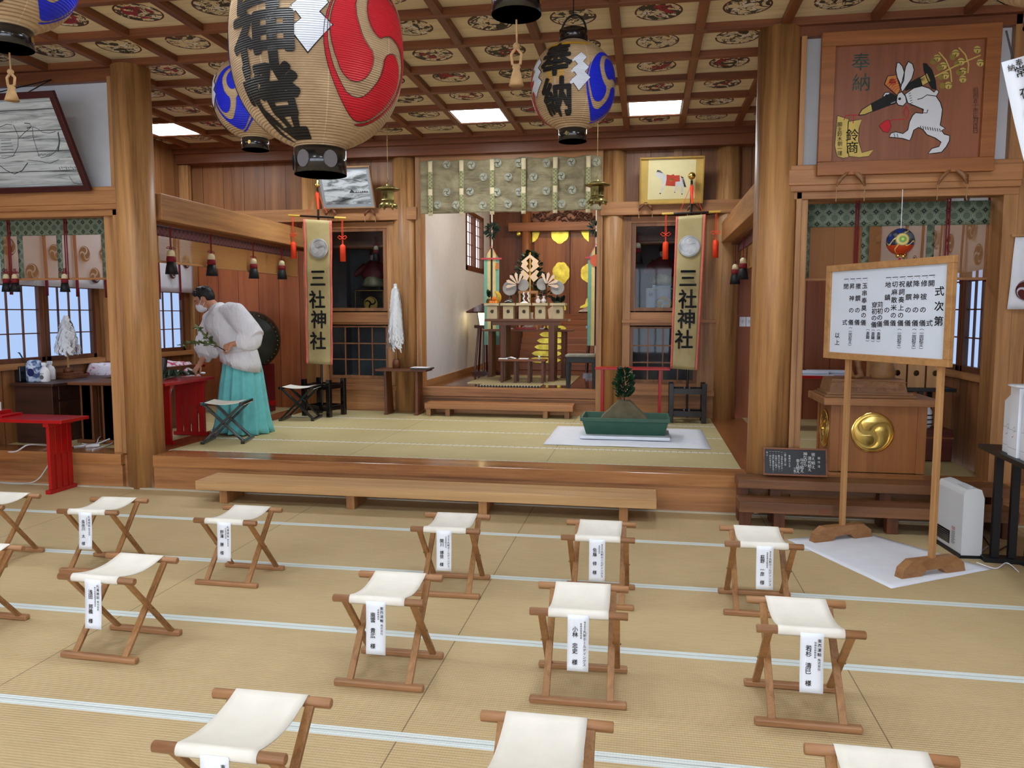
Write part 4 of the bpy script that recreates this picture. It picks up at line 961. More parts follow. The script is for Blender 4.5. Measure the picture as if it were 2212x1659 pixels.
# hanging scroll at the right edge
p = thing('hanging_scroll', 'narrow white hanging cloth with a dark crest at the right edge', 'scroll', U(2215, 510, Y=6.3))
a = U(2196, 512, Y=6.32); b = U(2262, 668, Y=6.32)
t = MB().grid(lambda u, v: (a.x+(b.x-a.x)*u-.03*(1-v), 6.335-.006*sin(v*6), b.z+(a.z-b.z)*v), 4, 10, thick=.002); obj('cloth', t, cloth_w, p)
T = Txt()
for P in tomoe(.075, a.x+.085, b.z+.14, 90): T.poly(P)
obj('crest', T.plane((0, 6.320, 0), (1, 0, 0), (0, 0, 1), .004), plain('maroon_dye', L(84, 26, 24), .8), p, fix=False)
t = MB().bar((a.x-.03, 6.33, a.z+.012), (b.x+.03, 6.33, a.z+.012), .016, .016); t.tube([((a.x+b.x)/2, 6.33, a.z), ((a.x+b.x)/2, 6.345, 2.4)], .003, 5); obj('rod', t, fresh_w, p)
# ============================================================ platform with offering box, black sign
p = thing('step_platform', 'dark brown two-tier wooden platform standing before the right aisle', 'platform', (1.5, 6.0, 0))
obj('tread', MB().box(.715, 2.66, 6.06, 6.283, .265, .335), step_w, p, bevel=.004)
obj('tread', MB().box(.70, 2.60, 5.83, 6.058, .135, .215), step_w, p, bevel=.004)
t = MB()
for x in (1.27, 2.11): t.box(x, x+.06, 5.825, 5.832, .155, .185)
obj('tenon', t, dark_x, p)
for x in (.72, .96, 1.75, 2.3, 2.52):
    obj('leg', MB().box(x, x+.08, 6.10, 6.20, .0, .265), dark_z, p, bevel=.003)
    obj('leg', MB().box(x, x+.08, 5.90, 5.98, .0, .135), dark_z, p, bevel=.003)
obj('stringer', MB().box(.80, 2.6, 6.205, 6.26, .2, .265), step_w, p)
OX0, OX1, OY0, OY1 = 1.475, 2.245, 6.58, 7.12; Z0 = SZ+.005
obx = thing('offering_box', 'square cedar offering box with a round gold whirl crest on its front', 'offering box', ((OX0+OX1)/2, (OY0+OY1)/2, Z0))
ztb = U(1880, 878, Y=OY0-.06).z; zlt = U(1880, 862, Y=OY0-.06).z
box_w = wood('box_cedar', L(126, 76, 38), L(164, 106, 56), 'z')
obj('body', MB().box(OX0+.03, OX1-.03, OY0+.03, OY1-.03, Z0, ztb), box_w, obx, bevel=.004)
for x in (OX0+.02, OX1-.09):
    for y in (OY0+.02, OY1-.09): obj('corner_post', MB().box(x, x+.07, y, y+.07, Z0, ztb), box_w, obx, bevel=.003)
obj('lid', MB().box(OX0-.05, OX1+.05, OY0-.05, OY1+.05, ztb, zlt), wood_x, obx, bevel=.006)
cc = U(1884, 934, Y=OY0+.028)
def relief_crest(c0, R_, rt_, nr, par):
    """bossed metal whirl: rim plus three swelling commas"""
    rt_, nr = Vector(rt_), Vector(nr); up = Vector((0, 0, 1)); t = MB()
    t.loft([[Vector(c0)+rt_*R_*rr*cos(2*pi*k/40)+up*R_*rr*sin(2*pi*k/40)+nr*h for k in range(40)] for rr, h in ((1.06, 0), (1.06, .012), (1.0, .016), (.98, .004))])
    for P in tomoe(R_*.93, 0, 0, 60, -1):
        t.prism(P, lambda x, y, h: Vector(c0)+rt_*x+up*y+nr*h, .018)
    o = obj('crest', t, brass, par, bevel=.006); o.modifiers['b'].segments = 4; o.modifiers['b'].angle_limit = RAD(50)
    for f in o.data.polygons: f.use_smooth = True
    return o
relief_crest(cc, .155, (1, 0, 0), (0, -1, 0), obx)
relief_crest((OX0+.028, 6.82, cc.z), .150, (0, -1, 0), (-1, 0, 0), obx)
# carved stand with the hidden figure on top of the box
cs = thing('carved_stand', 'carved wooden stand of scrollwork sitting on the offering box', 'stand', ((OX0+OX1)/2, 6.8, zlt))
t = MB(); x0, x1 = U(1792, 850, Y=6.62).x, U(1962, 850, Y=6.62).x
t.box(x0-.04, x1+.06, 6.60, 7.02, zlt, zlt+.02); t.box(x0-.02, x1+.04, 6.62, 7.0, zlt+.02, zlt+.04); obj('plinth', t, carve_w, cs, bevel=.003)
zb = zlt+.04; zt = U(1880, 820, Y=6.64).z
t = MB().loft([[(x0+i, 6.63+j, zb) for i, j in ((0, 0), (x1-x0, 0), (x1-x0, .36), (0, .36))], [(x0+.02+i, 6.65+j, zt) for i, j in ((0, 0), (x1-x0-.04, 0), (x1-x0-.04, .32), (0, .32))]], smooth=False)
obj('body', t, carve_w, cs, bevel=.004)
t = MB(); rr = random.Random(3)
for i in range(46):
    u = rr.uniform(.06, .94); v = rr.uniform(.15, .72); cx = x0+(x1-x0)*u; cz = zb+(zt-zb)*v; r0 = rr.uniform(.012, .022); s = rr.choice((-1, 1))
    t.tube([(cx+s*r0*(1-k_/14)*cos(k_*.7), 6.630+.02*v+.002, cz+r0*(1-k_/14)*sin(k_*.7)) for k_ in range(10)], .0045, 5)
t.tube([(x0+.01+(x1-x0-.02)*i/20, 6.644, zb+(zt-zb)*(.78+.16*sin(pi*i/20))) for i in range(21)], .006, 6)
obj('scrollwork', t, carve_w, cs)
fg = thing('wooden_figure', 'pale carved wooden figure behind the notice board, only its legs and robe hem showing', 'statue', (1.72, 6.8, zt))
xs = U(1838, 800, Y=6.8).x; t = MB()
for s in (-.035, .04):
    t.tube([(xs+s-.02, 6.74, zt+.012), (xs+s+.03, 6.76, zt+.02), (xs+s+.02, 6.8, zt+.09), (xs+s, 6.8, zt+.2), (xs+.05, 6.82, zt+.36)], [.016, .026, .022, .032, .06], 10)
t.tube([(xs+.05, 6.82, zt+.3), (xs+.10, 6.82, zt+.46), (xs+.10, 6.80, zt+.60)], [.09, .10, .05], 12); t.ball((xs+.10, 6.80, zt+.68), .07, 14)
t.tube([(xs+.06, 6.78, zt+.52), (xs-.02, 6.72, zt+.42), (xs+.02, 6.68, zt+.36)], [.035, .028, .02], 8); t.tube([(xs+.14, 6.8, zt+.54), (xs+.2, 6.74, zt+.44)], [.035, .02], 8)
obj('body', t, carve_w, fg, remesh=.008)
xr = U(1915, 800, Y=6.8).x
t = MB(); t.loft([[(xr+rx*cos(2*pi*k_/16), 6.8+.09*cos(0)+ry*sin(2*pi*k_/16), z) for k_ in range(16)] for rx, ry, z in ((.09, .08, zt), (.10, .09, zt+.04), (.075, .07, zt+.12), (.085, .07, zt+.2), (.05, .05, zt+.28))]); t.ball((xr, 6.87, zt+.32), .05, 12)
tag(obj('wooden_figure', t, plain('figure_wood', L(150, 108, 66), .5, var=.15), bevel=0), 'rounded carved wooden sack figure right of the standing figure on the box stand', 'statue')
# black sign with white characters leaning on the pillar
p = thing('chalk_sign', 'small black sign board with white handwritten characters leaning on the platform', 'sign', (1.2, 6.25, .345))
c4_ = [U(1648, 1031, Y=6.2), U(1787, 1036, Y=6.2), U(1780, 964, Y=6.28), U(1645, 963, Y=6.28)]
o3 = Vector((c4_[0].x, 6.2, .346)); rt_ = Vector((1, 0, 0)); up_ = Vector((0, .22, 1)).normalized(); sw = c4_[1].x-c4_[0].x; sh_ = c4_[3].z-.346; nn = rt_.cross(up_)
bq = lambda t, a0, a1, b0, b1, d0, d1: t.add([o3+rt_*a+up_*b+nn*d for b in (b0, b1) for d in (d0, d1) for a in (a0, a1)], [(0, 2, 3, 1), (4, 5, 7, 6), (0, 1, 5, 4), (2, 6, 7, 3), (0, 4, 6, 2), (1, 3, 7, 5)])
t = MB(); f_ = .014; bq(t, 0, sw, 0, f_, -.01, .012); bq(t, 0, sw, sh_-f_, sh_, -.01, .012); bq(t, 0, f_, f_, sh_-f_, -.01, .012); bq(t, sw-f_, sw, f_, sh_-f_, -.01, .012)
obj('frame', t, dark_x, p, bevel=.002)
obj('panel', bq(MB(), f_, sw-f_, f_, sh_-f_, -.006, .004), plain('slate_black', L(18, 20, 26), .4, var=.02), p)
T = Txt(); S_ = sw/440
def sg(x, y): return (x-272)*S_, sh_-(y-635)*sh_/222
for s, x, y, sz, pt in (('御作法', 655, 710, 17, 32), ('祓え給え', 617, 682, 24, 33), ('清め給え', 592, 712, 24, 30), ('神ながら', 562, 680, 26, 28), ('守り給え', 540, 730, 24, 28), ('幸え給え', 512, 735, 24, 28), ('（三唱）', 490, 792, 14, 13), ('奉拝のとき', 455, 700, 14, 20), ('二拝二拍手一拝', 425, 680, 13, 15), ('一、玉串を受ける。', 402, 672, 13, 18), ('一、根元を左に持つ。', 382, 668, 13, 17), ('一、右廻りに廻す。', 362, 668, 13, 18), ('一、神前に進み供える。', 342, 668, 13, 16), ('一、拝礼をする。', 322, 668, 13, 18), ('以上', 300, 675, 13, 20)):
    a = sg(x, y); T.col(s, a[0], a[1], sz*S_*1.15, pt*sh_/222, off=.006)
obj('lettering', T.plane(o3+nn*.0045, rt_, up_, .001), plain('chalk', L(214, 216, 216), .8), p, fix=False)
# ============================================================ red table at the left
OBJ = obj
MB.swapxy = lambda s: (setattr(s, 'v', [(v[1], v[0], v[2]) for v in s.v]), s)[1]
def red_table(name, label, x0, x1, y0, y1, z0, z1, grp=None, lw=.03, m=red, swap=False):
    obj = (lambda n, t, *a, **k: OBJ(n, t.swapxy(), *a, **k)) if swap else OBJ
    p = thing(name, label, 'table', ((y0+y1)/2, (x0+x1)/2, z0), group=grp) if swap else thing(name, label, 'table', ((x0+x1)/2, (y0+y1)/2, z0), group=grp)
    obj('table_top', MB().box(x0, x1, y0, y1, z1-.03, z1), m, p, bevel=.004)
    ins = min(.16, (x1-x0)*.14)
    for x in (x0+ins, x1-ins-lw):
        t = MB(); dy = (y1-y0)
        t.box(x-.01, x+lw+.01, y0+.01, y1-.01, z0, z0+.035); t.box(x-.012, x+lw+.012, y0+.02, y1-.02, z1-.065, z1-.03)
        n = 4; sw_ = (dy-.08)/(n*2-1)*1.35; gap = (dy-.08-n*sw_)/(n-1)
        for i in range(n): y = y0+.04+i*(sw_+gap); t.box(x, x+lw, y, y+sw_, z0+.035, z1-.065)
        t.box(x+.002, x+lw-.002, y0+.05, y1-.05, z0+(z1-z0)*.52, z1-.06)
        obj('leg', t, m, p, bevel=.002)
    return p
r1 = red_table('red_table', 'vermilion table standing on the hall floor at the left edge', -6.35, -5.03, 5.93, 6.28, 0, U(90, 905, Y=6.0).z)
p = thing('brazier_tray', 'small red stand with a metal rod at the left end of the vermilion table', 'stand', (-5.7, 6.1, U(90, 905, Y=6.0).z))
zz = U(90, 905, Y=6.0).z; x = U(10, 890, Y=6.1).x
obj('tray', MB().box(x-.25, x+.06, 6.0, 6.24, zz, zz+.022), red, p, bevel=.003); obj('block', MB().box(x-.2, x-.02, 6.03, 6.2, zz+.022, zz+.055), red, p, bevel=.003); obj('rod', MB().tube([(x-.04, 6.1, zz+.055), (x-.04, 6.1, zz+.13)], .008, 8), grey_p, p)
cable('cable', [U(-20, 970, Z=.31)+Vector((0, 0, .0)), U(30, 976, Y=6.28), U(60, 962, Y=6.3)+Vector((0, 0, .004)), U(95, 962, Y=6.5)+Vector((0, 0, .0)), U(110, 962, Z=.325)], .007, cloth_w, 'white flex running along the left sill behind the red table')
cable('cable', [U(115, 980, Y=6.27), U(100, 1012, Y=6.25), U(75, 1040, Y=6.22), U(30, 1045, Z=.008), U(-30, 1038, Z=.008)], .006, grey_p, 'grey flex drooping from the sill to the floor under the red table')
# ============================================================ black folding stools on the stage
def shogi(name, label, loc, rz):
    p = thing(name, label, 'stool', loc, rz, 'black folding stools on the raised floor')
    for y in (-.19, .19):
        obj('top_rail', MB().bar((-.20, y, .40), (.20, y, .40), .040, .036), black, p, world=False, bevel=.008)
        obj('foot_rail', MB().bar((-.20, y*1.03, .014), (.20, y*1.03, .014), .040, .034), black, p, world=False, bevel=.008)
    for x, s in ((-.17, 1), (.17, 1), (-.14, -1), (.14, -1)): obj('leg', MB().bar((x, -s*.185, .39), (x, s*.19, .022), .024, .040, up=(1, 0, 0)), black, p, world=False, bevel=.003)
    t = MB()
    for s in (-1, 1): t.tube([(s*.125, 0, .207), (s*.188, 0, .207)], .006, 8)
    obj('pivot_bolt', t, brass, p, world=False)
    obj('seat', MB().grid(lambda u, v: (-.165+.33*u, -.213+.426*v, .388+.034*min(1, min(v, 1-v)/.07)-.028*sin(pi*v)), 6, 28, thick=.004), canvas, p, world=False)
    return p
shogi('folding_stool', 'black folding stool with a white canvas seat standing in front of the priest', (-4.17, 7.17, SZ), RAD(104))
shogi('folding_stool', 'black folding stool with a white canvas seat beside the left banner stand', (-4.17, 8.86, SZ), RAD(98))
# ============================================================ banners on black frames
def silk_mat():
    k = N('banner_silk'); f = k.noise(k.coord((1, 1, 1)), 4, 3); k.base(k.ramp(f, [(.3, L(160, 142, 92)), (.7, L(184, 166, 116))])); k.bump(k.noise(k.coord((60, 60, 60)), 4, 2), .3, .001); return k.set(.55, 0, .5)
silk = silk_mat(); pinkm = plain('salmon_trim', L(222, 110, 96), .6, var=.1); silver = plain('silver_thread', L(196, 198, 200), .35, .5, var=.2, bump=.5)
def banner(label, Yb, bar, top, bot, crest, chars, pole_x, fin, gold_ball, stand_rot, sx, sy):
    P0, P1 = U(*bar[0], Y=Yb), U(*bar[1], Y=Yb); px = (P0.x+P1.x)/2; fz = U(*fin, Y=Yb).z
    p = thing('shrine_banner', label, 'banner', (px, Yb, SZ), group=None)
    t = MB().tube([(px, Yb, SZ+.05), (px, Yb, fz-.05)], .014, 10); obj('pole', t, black, p)
    obj('finial', (MB().ball((px, Yb, fz), .045, 16) if gold_ball else MB().lathe([(.02, -.05), (.035, -.02), (.012, .0), (.03, .03), (.001, .04)], (px, Yb, fz), 14)), brass, p)
    t = MB().tube([(px, Yb-.015, fz-.12), (px+.01, Yb-.02, fz-.32)], [.022, .012], 8); obj('cord_wrap', t, orange, p)
    yb = Yb-.03; P0.y = P1.y = yb
    obj('crossbar', MB().tube([P0*.82+P1*.18, P0*.18+P1*.82], .012, 8), black, p)
    for a, b in ((P0, P0*.80+P1*.20), (P1, P1*.80+P0*.20)): obj('bar_tip', MB().tube([a, b], .014, 10), goldp, p)
    t = MB()
    for s in (-1, 1): t.tube([(px, yb, fz-.10), (px+s*.13, yb, P0.z+.02)], .003, 5)
    obj('cord', t, orange, p)
    TL, TR, BL, BR = [U(*q, Y=yb-.02) for q in (top[0], top[1], bot[0], bot[1])]
    def cl(u, v):
        a = TL*(1-u)+TR*u; b = BL*(1-u)+BR*u; q = b*(1-v)+a*v
        return q+Vector((0, .012*sin(u*7+v*3)*(1-v)*.8+.006*sin(v*17), 0))
    wd = (TR-TL).length; e = .075
    obj('cloth', MB().grid(lambda u, v: cl(e+(1-2*e)*u, v), 12, 40, thick=.003), silk, p)
    for s in (0, 1): obj('side_trim', MB().grid(lambda u, v: cl(s*(1-e)+e*u, v)+Vector((0, -.001, 0)), 2, 40, thick=.004), pinkm, p)
    def onc(px_, py_): q = U(px_, py_, Y=yb-.02); return q.x, q.z
    cx, cz = onc(*crest[:2]); Rc = .118
    t = MB(); t.loft([[(cx+Rc*rr*cos(2*pi*k/36), yb-.02-h-.012, cz+Rc*rr*sin(2*pi*k/36)) for k in range(36)] for rr, h in ((1.06, 0), (1.03, .008), (.97, .008), (.95, .002))])
    for P in tomoe(Rc*.93, cx, cz, 90, -1): t.prism(P, lambda x, y, h: (x, yb-.034-h, y), .012)
    obj('embroidered_crest', t, silver, p, bevel=.006)
    T = Txt()
    for ch, (x, y) in zip('三社神社', chars): a = onc(x, y); T.put(ch, a[0], a[1], .235, off=.035, res=3, sx=.92, slant=.0)
    tt = T.drape(lambda x, z: (x, yb-.02-.018+.004*sin(z*9), z), .06); obj('lettering', tt, ink, p, fix=False)
    for s in (0, 1):
        q = (P0*.93+P1*.07) if not s else (P1*.93+P0*.07); z = q.z
        t = MB(); t.tube([(q.x-.006, yb, z), (q.x-.008, yb, z-.20), (q.x-.004, yb, z-.34)], .0035, 5); t.tube([(q.x+.006, yb, z), (q.x+.008, yb, z-.20), (q.x+.004, yb, z-.34)], .0035, 5)
        for g in (-1, 1): t.tube([(q.x, yb-.01, z-.24), (q.x+g*.04, yb-.01, z-.215), (q.x+g*.06, yb-.01, z-.235), (q.x+g*.03, yb-.01, z-.26), (q.x, yb-.01, z-.245)], .0045, 6)
        tq = obj('silk_tassel', MB().lathe([(.010, -.32), (.03, -.335), (.034, -.36), (.034, -.53), (.001, -.53)], (q.x, yb, z), 14), orange, p); obj('tassel_cord', t, orange, tq)
    return p
def banner_stand(label, c, rz, sx, sy, h):
    p = thing('banner_stand', label, 'stand', (c[0], c[1], SZ), rz, 'black lacquered frames holding the banner poles')
    for x in (-sx/2, sx/2):
        for y in (-sy/2, sy/2): obj('post', MB().box(x-.028, x+.028, y-.028, y+.028, 0, h), black, p, world=False, bevel=.004)
    for z in (.11, h-.09):
        for y in (-sy/2, sy/2): obj('rail', MB().box(-sx/2, sx/2, y-.018, y+.018, z-.035, z+.030), black, p, world=False)
        for x in (-sx/2, sx/2): obj('rail', MB().box(x-.016, x+.016, -sy/2, sy/2, z-.03, z+.028), black, p, world=False)
        obj('rail', MB().box(-.038, -.018, -sy/2, sy/2, z-.02, z+.02), black, p, world=False)
        obj('rail', MB().box(.018, .038, -sy/2, sy/2, z-.02, z+.02), black, p, world=False)
    return p
banner('shrine banner of olive silk hanging before the left glass cabinet, four black characters', 9.20, ((626, 466), (750, 472)), ((655, 473), (717, 477)), ((661, 785), (718, 788)), (689, 537), ((688, 601), (686, 647), (689, 690), (688, 736)), 687, (684, 396), False, 0, .4, .3)
bL = banner_stand('black frame on the floor holding the left banner pole', ((U(626, 466, Y=9.20).x+U(750, 472, Y=9.20).x)/2, 9.26), RAD(-14), .38, .30, .47)
banner('olive silk shrine banner with a brass ball finial hanging before the right glass cabinet', 9.45, ((1430, 463), (1556, 458)), ((1460, 468), (1525, 463)), ((1448, 796), (1507, 800)), (1489, 532), ((1486, 601), (1485, 646), (1482, 689), (1477, 733)), 1492, (1494, 380), True, 0, .4, .3)
bR = banner_stand('black frame on the floor holding the right banner pole', ((U(1430, 463, Y=9.45).x+U(1556, 458, Y=9.45).x)/2, 9.45), RAD(0), .38, .24, .47)
# ============================================================ planter with the sand mound
p = thing('white_cloth', 'white cloth spread on the raised floor under the green planter', 'cloth', (-.17, 8.1, SZ))
t = MB().grid(lambda u, v: (-.985+1.615*u, 7.50+1.30*v, SZ+.006+.0022*sin(v*11+u*2)+.0015*sin(u*17)), 20, 20, thick=.003); obj('cloth', t, cloth_w, p)
bd = thing('white_board', 'white paper-wrapped board under the green planter', 'board', (-.2, 8.1, SZ+.008))
x0, x1 = -.655, .255
obj('board', MB().box(x0, x1, 7.88, 8.42, SZ+.011, SZ+.045), paper, bd, bevel=.004)
p = thing('planter', 'long green plastic planter standing on the white cloth', 'planter', (-.2, 8.15, SZ+.046))
zb_, zr = SZ+.046, U(1350, 905, Y=7.88).z; xa, xb = -.60, .205; xc, xd = -.655, .255
def frame_ring(a0, a1, b0, b1, z): return [(a0, b0, z), (a1, b0, z), (a1, b1, z), (a0, b1, z)]
t = MB(); R_o = [frame_ring(xa, xb, 7.99, 8.36, zb_), frame_ring(xc+.02, xd-.02, 7.92, 8.42, zr-.04), frame_ring(xc, xd, 7.90, 8.44, zr-.035), frame_ring(xc, xd, 7.90, 8.44, zr), frame_ring(xc+.02, xd-.02, 7.92, 8.42, zr+.0), frame_ring(xc+.035, xd-.035, 7.935, 8.405, zr-.03), frame_ring(xa+.02, xb-.02, 8.01, 8.34, zb_+.02)]
t.loft(R_o, smooth=False); obj('trough', t, greenp, p, bevel=.004)
for x in (xc-.012, xd+.0): obj('handle', MB().tube([(x+.006, 8.17-.06*sgn, zr-.02+.0*sgn) for sgn in (1, 0, -1)], .012, 8), greenp, p)
sm = thing('sand_mound', 'flat-topped pyramid of packed sand in the green planter', 'sand mound', (-.2, 8.15, zb_+.02))
zt_ = U(1348, 866, Y=8.12).z; c0 = U(1348, 866, Y=8.15).x
t = MB().loft([frame_ring(c0-.30, c0+.30, 8.03, 8.32, zb_+.025), frame_ring(c0-.235, c0+.235, 8.035, 8.315, zr-.015), frame_ring(c0-.065, c0+.065, 8.10, 8.24, zt_)], smooth=False); obj('mound', t, sand, sm, bevel=.006)
sk = thing('sakaki_sprig', 'bushy dark green sprig stuck in the top of the sand mound', 'plant', (c0, 8.17, zt_))
cz_ = U(1349, 828, Y=8.17).z; t = MB().tube([(c0, 8.17, zt_-.03), (c0+.005, 8.17, cz_)], .006, 6); obj('stem', t, stem, sk)
t = MB(); rr = random.Random(5)
for i in range(420):
    h = rr.random(); z = cz_-.15+.30*h; rad_ = .105*(1-abs(h-.42)*1.15); an = rr.uniform(0, 2*pi); q = rr.uniform(.3, 1)
    leaf(t, (c0+rad_*q*cos(an), 8.17+rad_*q*sin(an), z), (cos(an)*.9, sin(an)*.9, .6), rr.uniform(.04, .062), 0, rr)
obj('foliage', t, leafm, sk)
# small red frame table behind the planter
zt_ = U(1365, 796, Y=9.15).z; a = U(1285, 797, Y=9.15).x; b = U(1448, 797, Y=9.15).x
p = thing('red_side_table', 'slim red table standing behind the green planter', 'table', ((a+b)/2, 9.25, SZ))
obj('table_top', MB().box(a, b, 9.15, 9.40, zt_-.02, zt_+.006), red, p, bevel=.005)
for x in (a+.07, b-.13):
    for y in (9.18, 9.34): obj('leg', MB().box(x, x+.032, y, y+.03, SZ+.02, zt_-.02), red, p, bevel=.002)
    obj('foot', MB().box(x-.003, x+.035, 9.14, 9.41, SZ, SZ+.025), red, p)
# ============================================================ wooden stand with the paper-streamer wand
za = U(835, 797, Y=9.45).z; x0, x1 = U(812, 797, Y=9.45).x, U(922, 797, Y=9.45).x
p = thing('wand_stand', 'brown wooden stand with slab legs in front of the column left of the sanctum', 'stand', ((x0+x1)/2, 9.55, SZ))
obj('table_top', MB().box(x0, x1, 9.42, 9.72, za-.03, za), table_w, p, bevel=.004)
for x, s in ((U(832, 890, Y=9.45).x, -.02), (U(897, 890, Y=9.45).x, .0)):
    t = MB().loft([[(x+i, y, SZ) for i, y in ((0, 9.44), (.035, 9.44), (.035, 9.70), (0, 9.70))], [(x+s+i, y, za-.03) for i, y in ((0, 9.46), (.035, 9.46), (.035, 9.68), (0, 9.68))]], smooth=False)
    g = obj('leg', t, table_z, p, bevel=.003); obj('foot', MB().box(x-.005, x+.04, 9.42, 9.72, SZ, SZ+.035), table_w, g, bevel=.002)
tr_ = thing('black_tray', 'black tray with a white paper on the right end of the wooden stand', 'tray', (x1-.1, 9.5, za))
obj('tray', MB().box(x1-.20, x1+.05, 9.40, 9.62, za+.001, za+.02), black, tr_, bevel=.003)
obj('paper', MB().box(x1-.21, x1+.01, 9.42, 9.60, za+.021, za+.024), paper, tr_)
def streamer_wand(label, c, z0, z1, ztop, r0, r1, n, base_h, seed, cone):
    """staff with a mop of folded paper streamers"""
    p = thing('paper_streamer_wand', label, 'ritual wand', c); x, y, zb = c; rr = random.Random(seed)
    obj('staff', MB().tube([(x, y, zb+base_h*.5), (x, y, ztop-.02)], .011, 8), fresh_w, p)
    obj('socket', MB().lathe([(.05, 0), (.05, base_h*.6), (.03, base_h)], (x, y, zb), 18), table_z, p)
    t = MB()
    for i in range(n):
        an = rr.uniform(0, 2*pi); lv = rr.random()**.8 if cone else rr.random()*.75; zt_ = z1-(z1-z0)*(.72 if cone else .85)*lv; ln = (z1-z0)*rr.uniform(.22, .34) if cone else (z1-z0)*rr.uniform(.30, .5)
        R_ = r0+(r1-r0)*((z1-zt_)/(z1-z0)+(.25 if cone else 0)) if cone else None
        rad_ = lambda f: (R_*rr_q if cone else r0+(r1-r0)*min(1, f*1.2))*(1.0)
        rr_q = rr.uniform(.55, 1.05); ta = Vector((-sin(an), cos(an), 0)); ro = Vector((cos(an), sin(an), 0)); w_ = rr.uniform(.009, .014); L_ = []
        m_ = 8 if not cone else 4; jit = rr.uniform(-.3, .3)
        for j in range(m_+1):
            f = j/m_; q = (R_*(.45+.55*min(1, f*2.2))*rr_q) if cone else (r0+(r1-r0)*min(1, ((z1-zt_)/(z1-z0)*.9+f*.45)))*rr_q
            zz = zt_-ln*f+(.012 if cone else 0); off = ta*((-1)**j*w_*.8+jit*.02*f); c1 = Vector((x, y, zz))+ro*q+off
            L_.append(c1-ta*w_); L_.append(c1+ta*w_+Vector((0, 0, -.006)))
        for j in range(m_): k0 = 2*j; t.add([L_[k0], L_[k0+1], L_[k0+3], L_[k0+2]], [(0, 1, 2, 3)])
    t.ball((x, y, z1-.01), .030, 10, sc=(1, 1, 1.3)); t.tube([(x, y, z1+.0), (x, y, z1*.5+ztop*.5)], [.022, .024], 8)
    obj('paper_streamers', t, paper_l, p, fix=False)
    return p
paper_l = plain('streamer_paper', L(226, 228, 232), .8, var=.02)
cx = U(855, 700, Y=9.62).x
streamer_wand('tall wand of long white paper streamers above the wooden stand at the left column', (cx, 9.62, za+.002), U(855, 745, Y=9.62).z, U(852, 622, Y=9.62).z, U(852, 604, Y=9.62).z, .045, .115, 420, .12, 4, False)
# ============================================================ pictures
def leaning(BL, BR, TL, TR, Y0):
    b0, b1 = U(*BL, Y=Y0), U(*BR, Y=Y0); zb = (b0.z+b1.z)/2
    t0, t1 = U(*TL, X=b0.x), U(*TR, X=b1.x); return b0.x, b1.x, zb, t0, t1
class Pic:
    def __init__(s, name, label, x0, x1, Y0, z0, Yt, zt, fw, fm, pm, depth=.035, paint=.012):
        s.o = Vector((x0, Y0, z0)); s.up = (Vector((0, Yt, zt))-Vector((0, Y0, z0))); s.h = s.up.length; s.up.normalize(); s.r = Vector((1, 0, 0)); s.n = s.r.cross(s.up); s.w = x1-x0
        s.p = thing(name, label, 'picture', s.o+s.r*s.w/2)
        s.fw = fw; q = lambda t, a0, a1, b0, b1, d0, d1: t.add([s.o+s.r*a+s.up*b+s.n*d for b in (b0, b1) for d in (d0, d1) for a in (a0, a1)], [(0, 2, 3, 1), (4, 5, 7, 6), (0, 1, 5, 4), (2, 6, 7, 3), (0, 4, 6, 2), (1, 3, 7, 5)])
        t = MB(); w_, h_ = s.w, s.h
        for (a0, a1, b0, b1) in ((0, w_, 0, fw), (0, w_, h_-fw, h_), (0, fw, fw, h_-fw), (w_-fw, w_, fw, h_-fw)): q(t, a0, a1, b0, b1, -.005, depth)
        obj('frame', t, fm, s.p, bevel=.004)
        s.face = obj('painting', q(MB(), fw, w_-fw, fw, h_-fw, 0, paint), pm, s.p); s.paint = paint; s.q = q
    def uv(s, px, py):
        dr = RR*((px-IW/2)/FPX)+RD*((py-IH/2)/FPX)+RF; o = Vector((0, 0, CH)); t = (s.o+s.n*s.paint-o).dot(s.n)/dr.dot(s.n); h = o+dr*t-s.o
        return h.dot(s.r), h.dot(s.up)
    def draw(s, name, T, mats, lift=.0015):
        return obj(name, T.plane(s.o+s.n*s.paint, s.r, s.up, lift), mats, s.p, fix=False)
x0, x1, z0, t0, t1 = leaning((1762, 378), (2140, 375), (1782, 68), (2145, 60), 6.31)
print('RABBIT', x0, x1, z0, t0, t1)
rb = Pic('rabbit_plaque', 'large wooden votive plaque painted with a white rabbit carrying a wand of golden bells', x0, x1, 6.305, z0, (t0.y+t1.y)/2, (t0.z+t1.z)/2, .10, wood('plaque_frame', L(128, 76, 36), L(168, 106, 58), 'x'), wood('plaque_board', L(118, 68, 44), L(150, 92, 62), 'z', scale=.7), depth=.05)
K = 572/2212; A = lambda x, y: rb.uv(1640+x*K, 30+y*K)
T = Txt(); TO = Txt(); pm = [ink, plain('plaque_white', L(216, 220, 226), .7, var=.02), plain('plaque_gold', L(206, 180, 96), .6, var=.08), redink, plain('plaque_orange', L(200, 130, 60), .6), plain('plaque_olive', L(140, 122, 50), .6), plain('plaque_teal', L(104, 124, 112), .7), plain('faint_ink', L(128, 92, 76), .8)]
def shape(pts, m, ol=7): P = [A(*q) for q in pts]; T.poly(P, m); TO.stroke(P+[P[0]], ol*K*.0037, 0)
def circ(x, y, r, m): T.poly([A(x+r*cos(2*pi*k/18), y+r*sin(2*pi*k/18)) for k in range(18)], m)
for P in (((1465, 525), (1640, 435), (1850, 345)), ((1500, 320), (1560, 390), (1598, 480), (1606, 570)), ((1665, 282), (1720, 340), (1748, 420), (1742, 495))): TO.stroke([A(*q) for q in P], .009, 2)
for x, y in ((1452, 398), (1505, 450), (1515, 525), (1530, 600), (1615, 360), (1650, 420), (1668, 490)): circ(x, y, 26, 5)
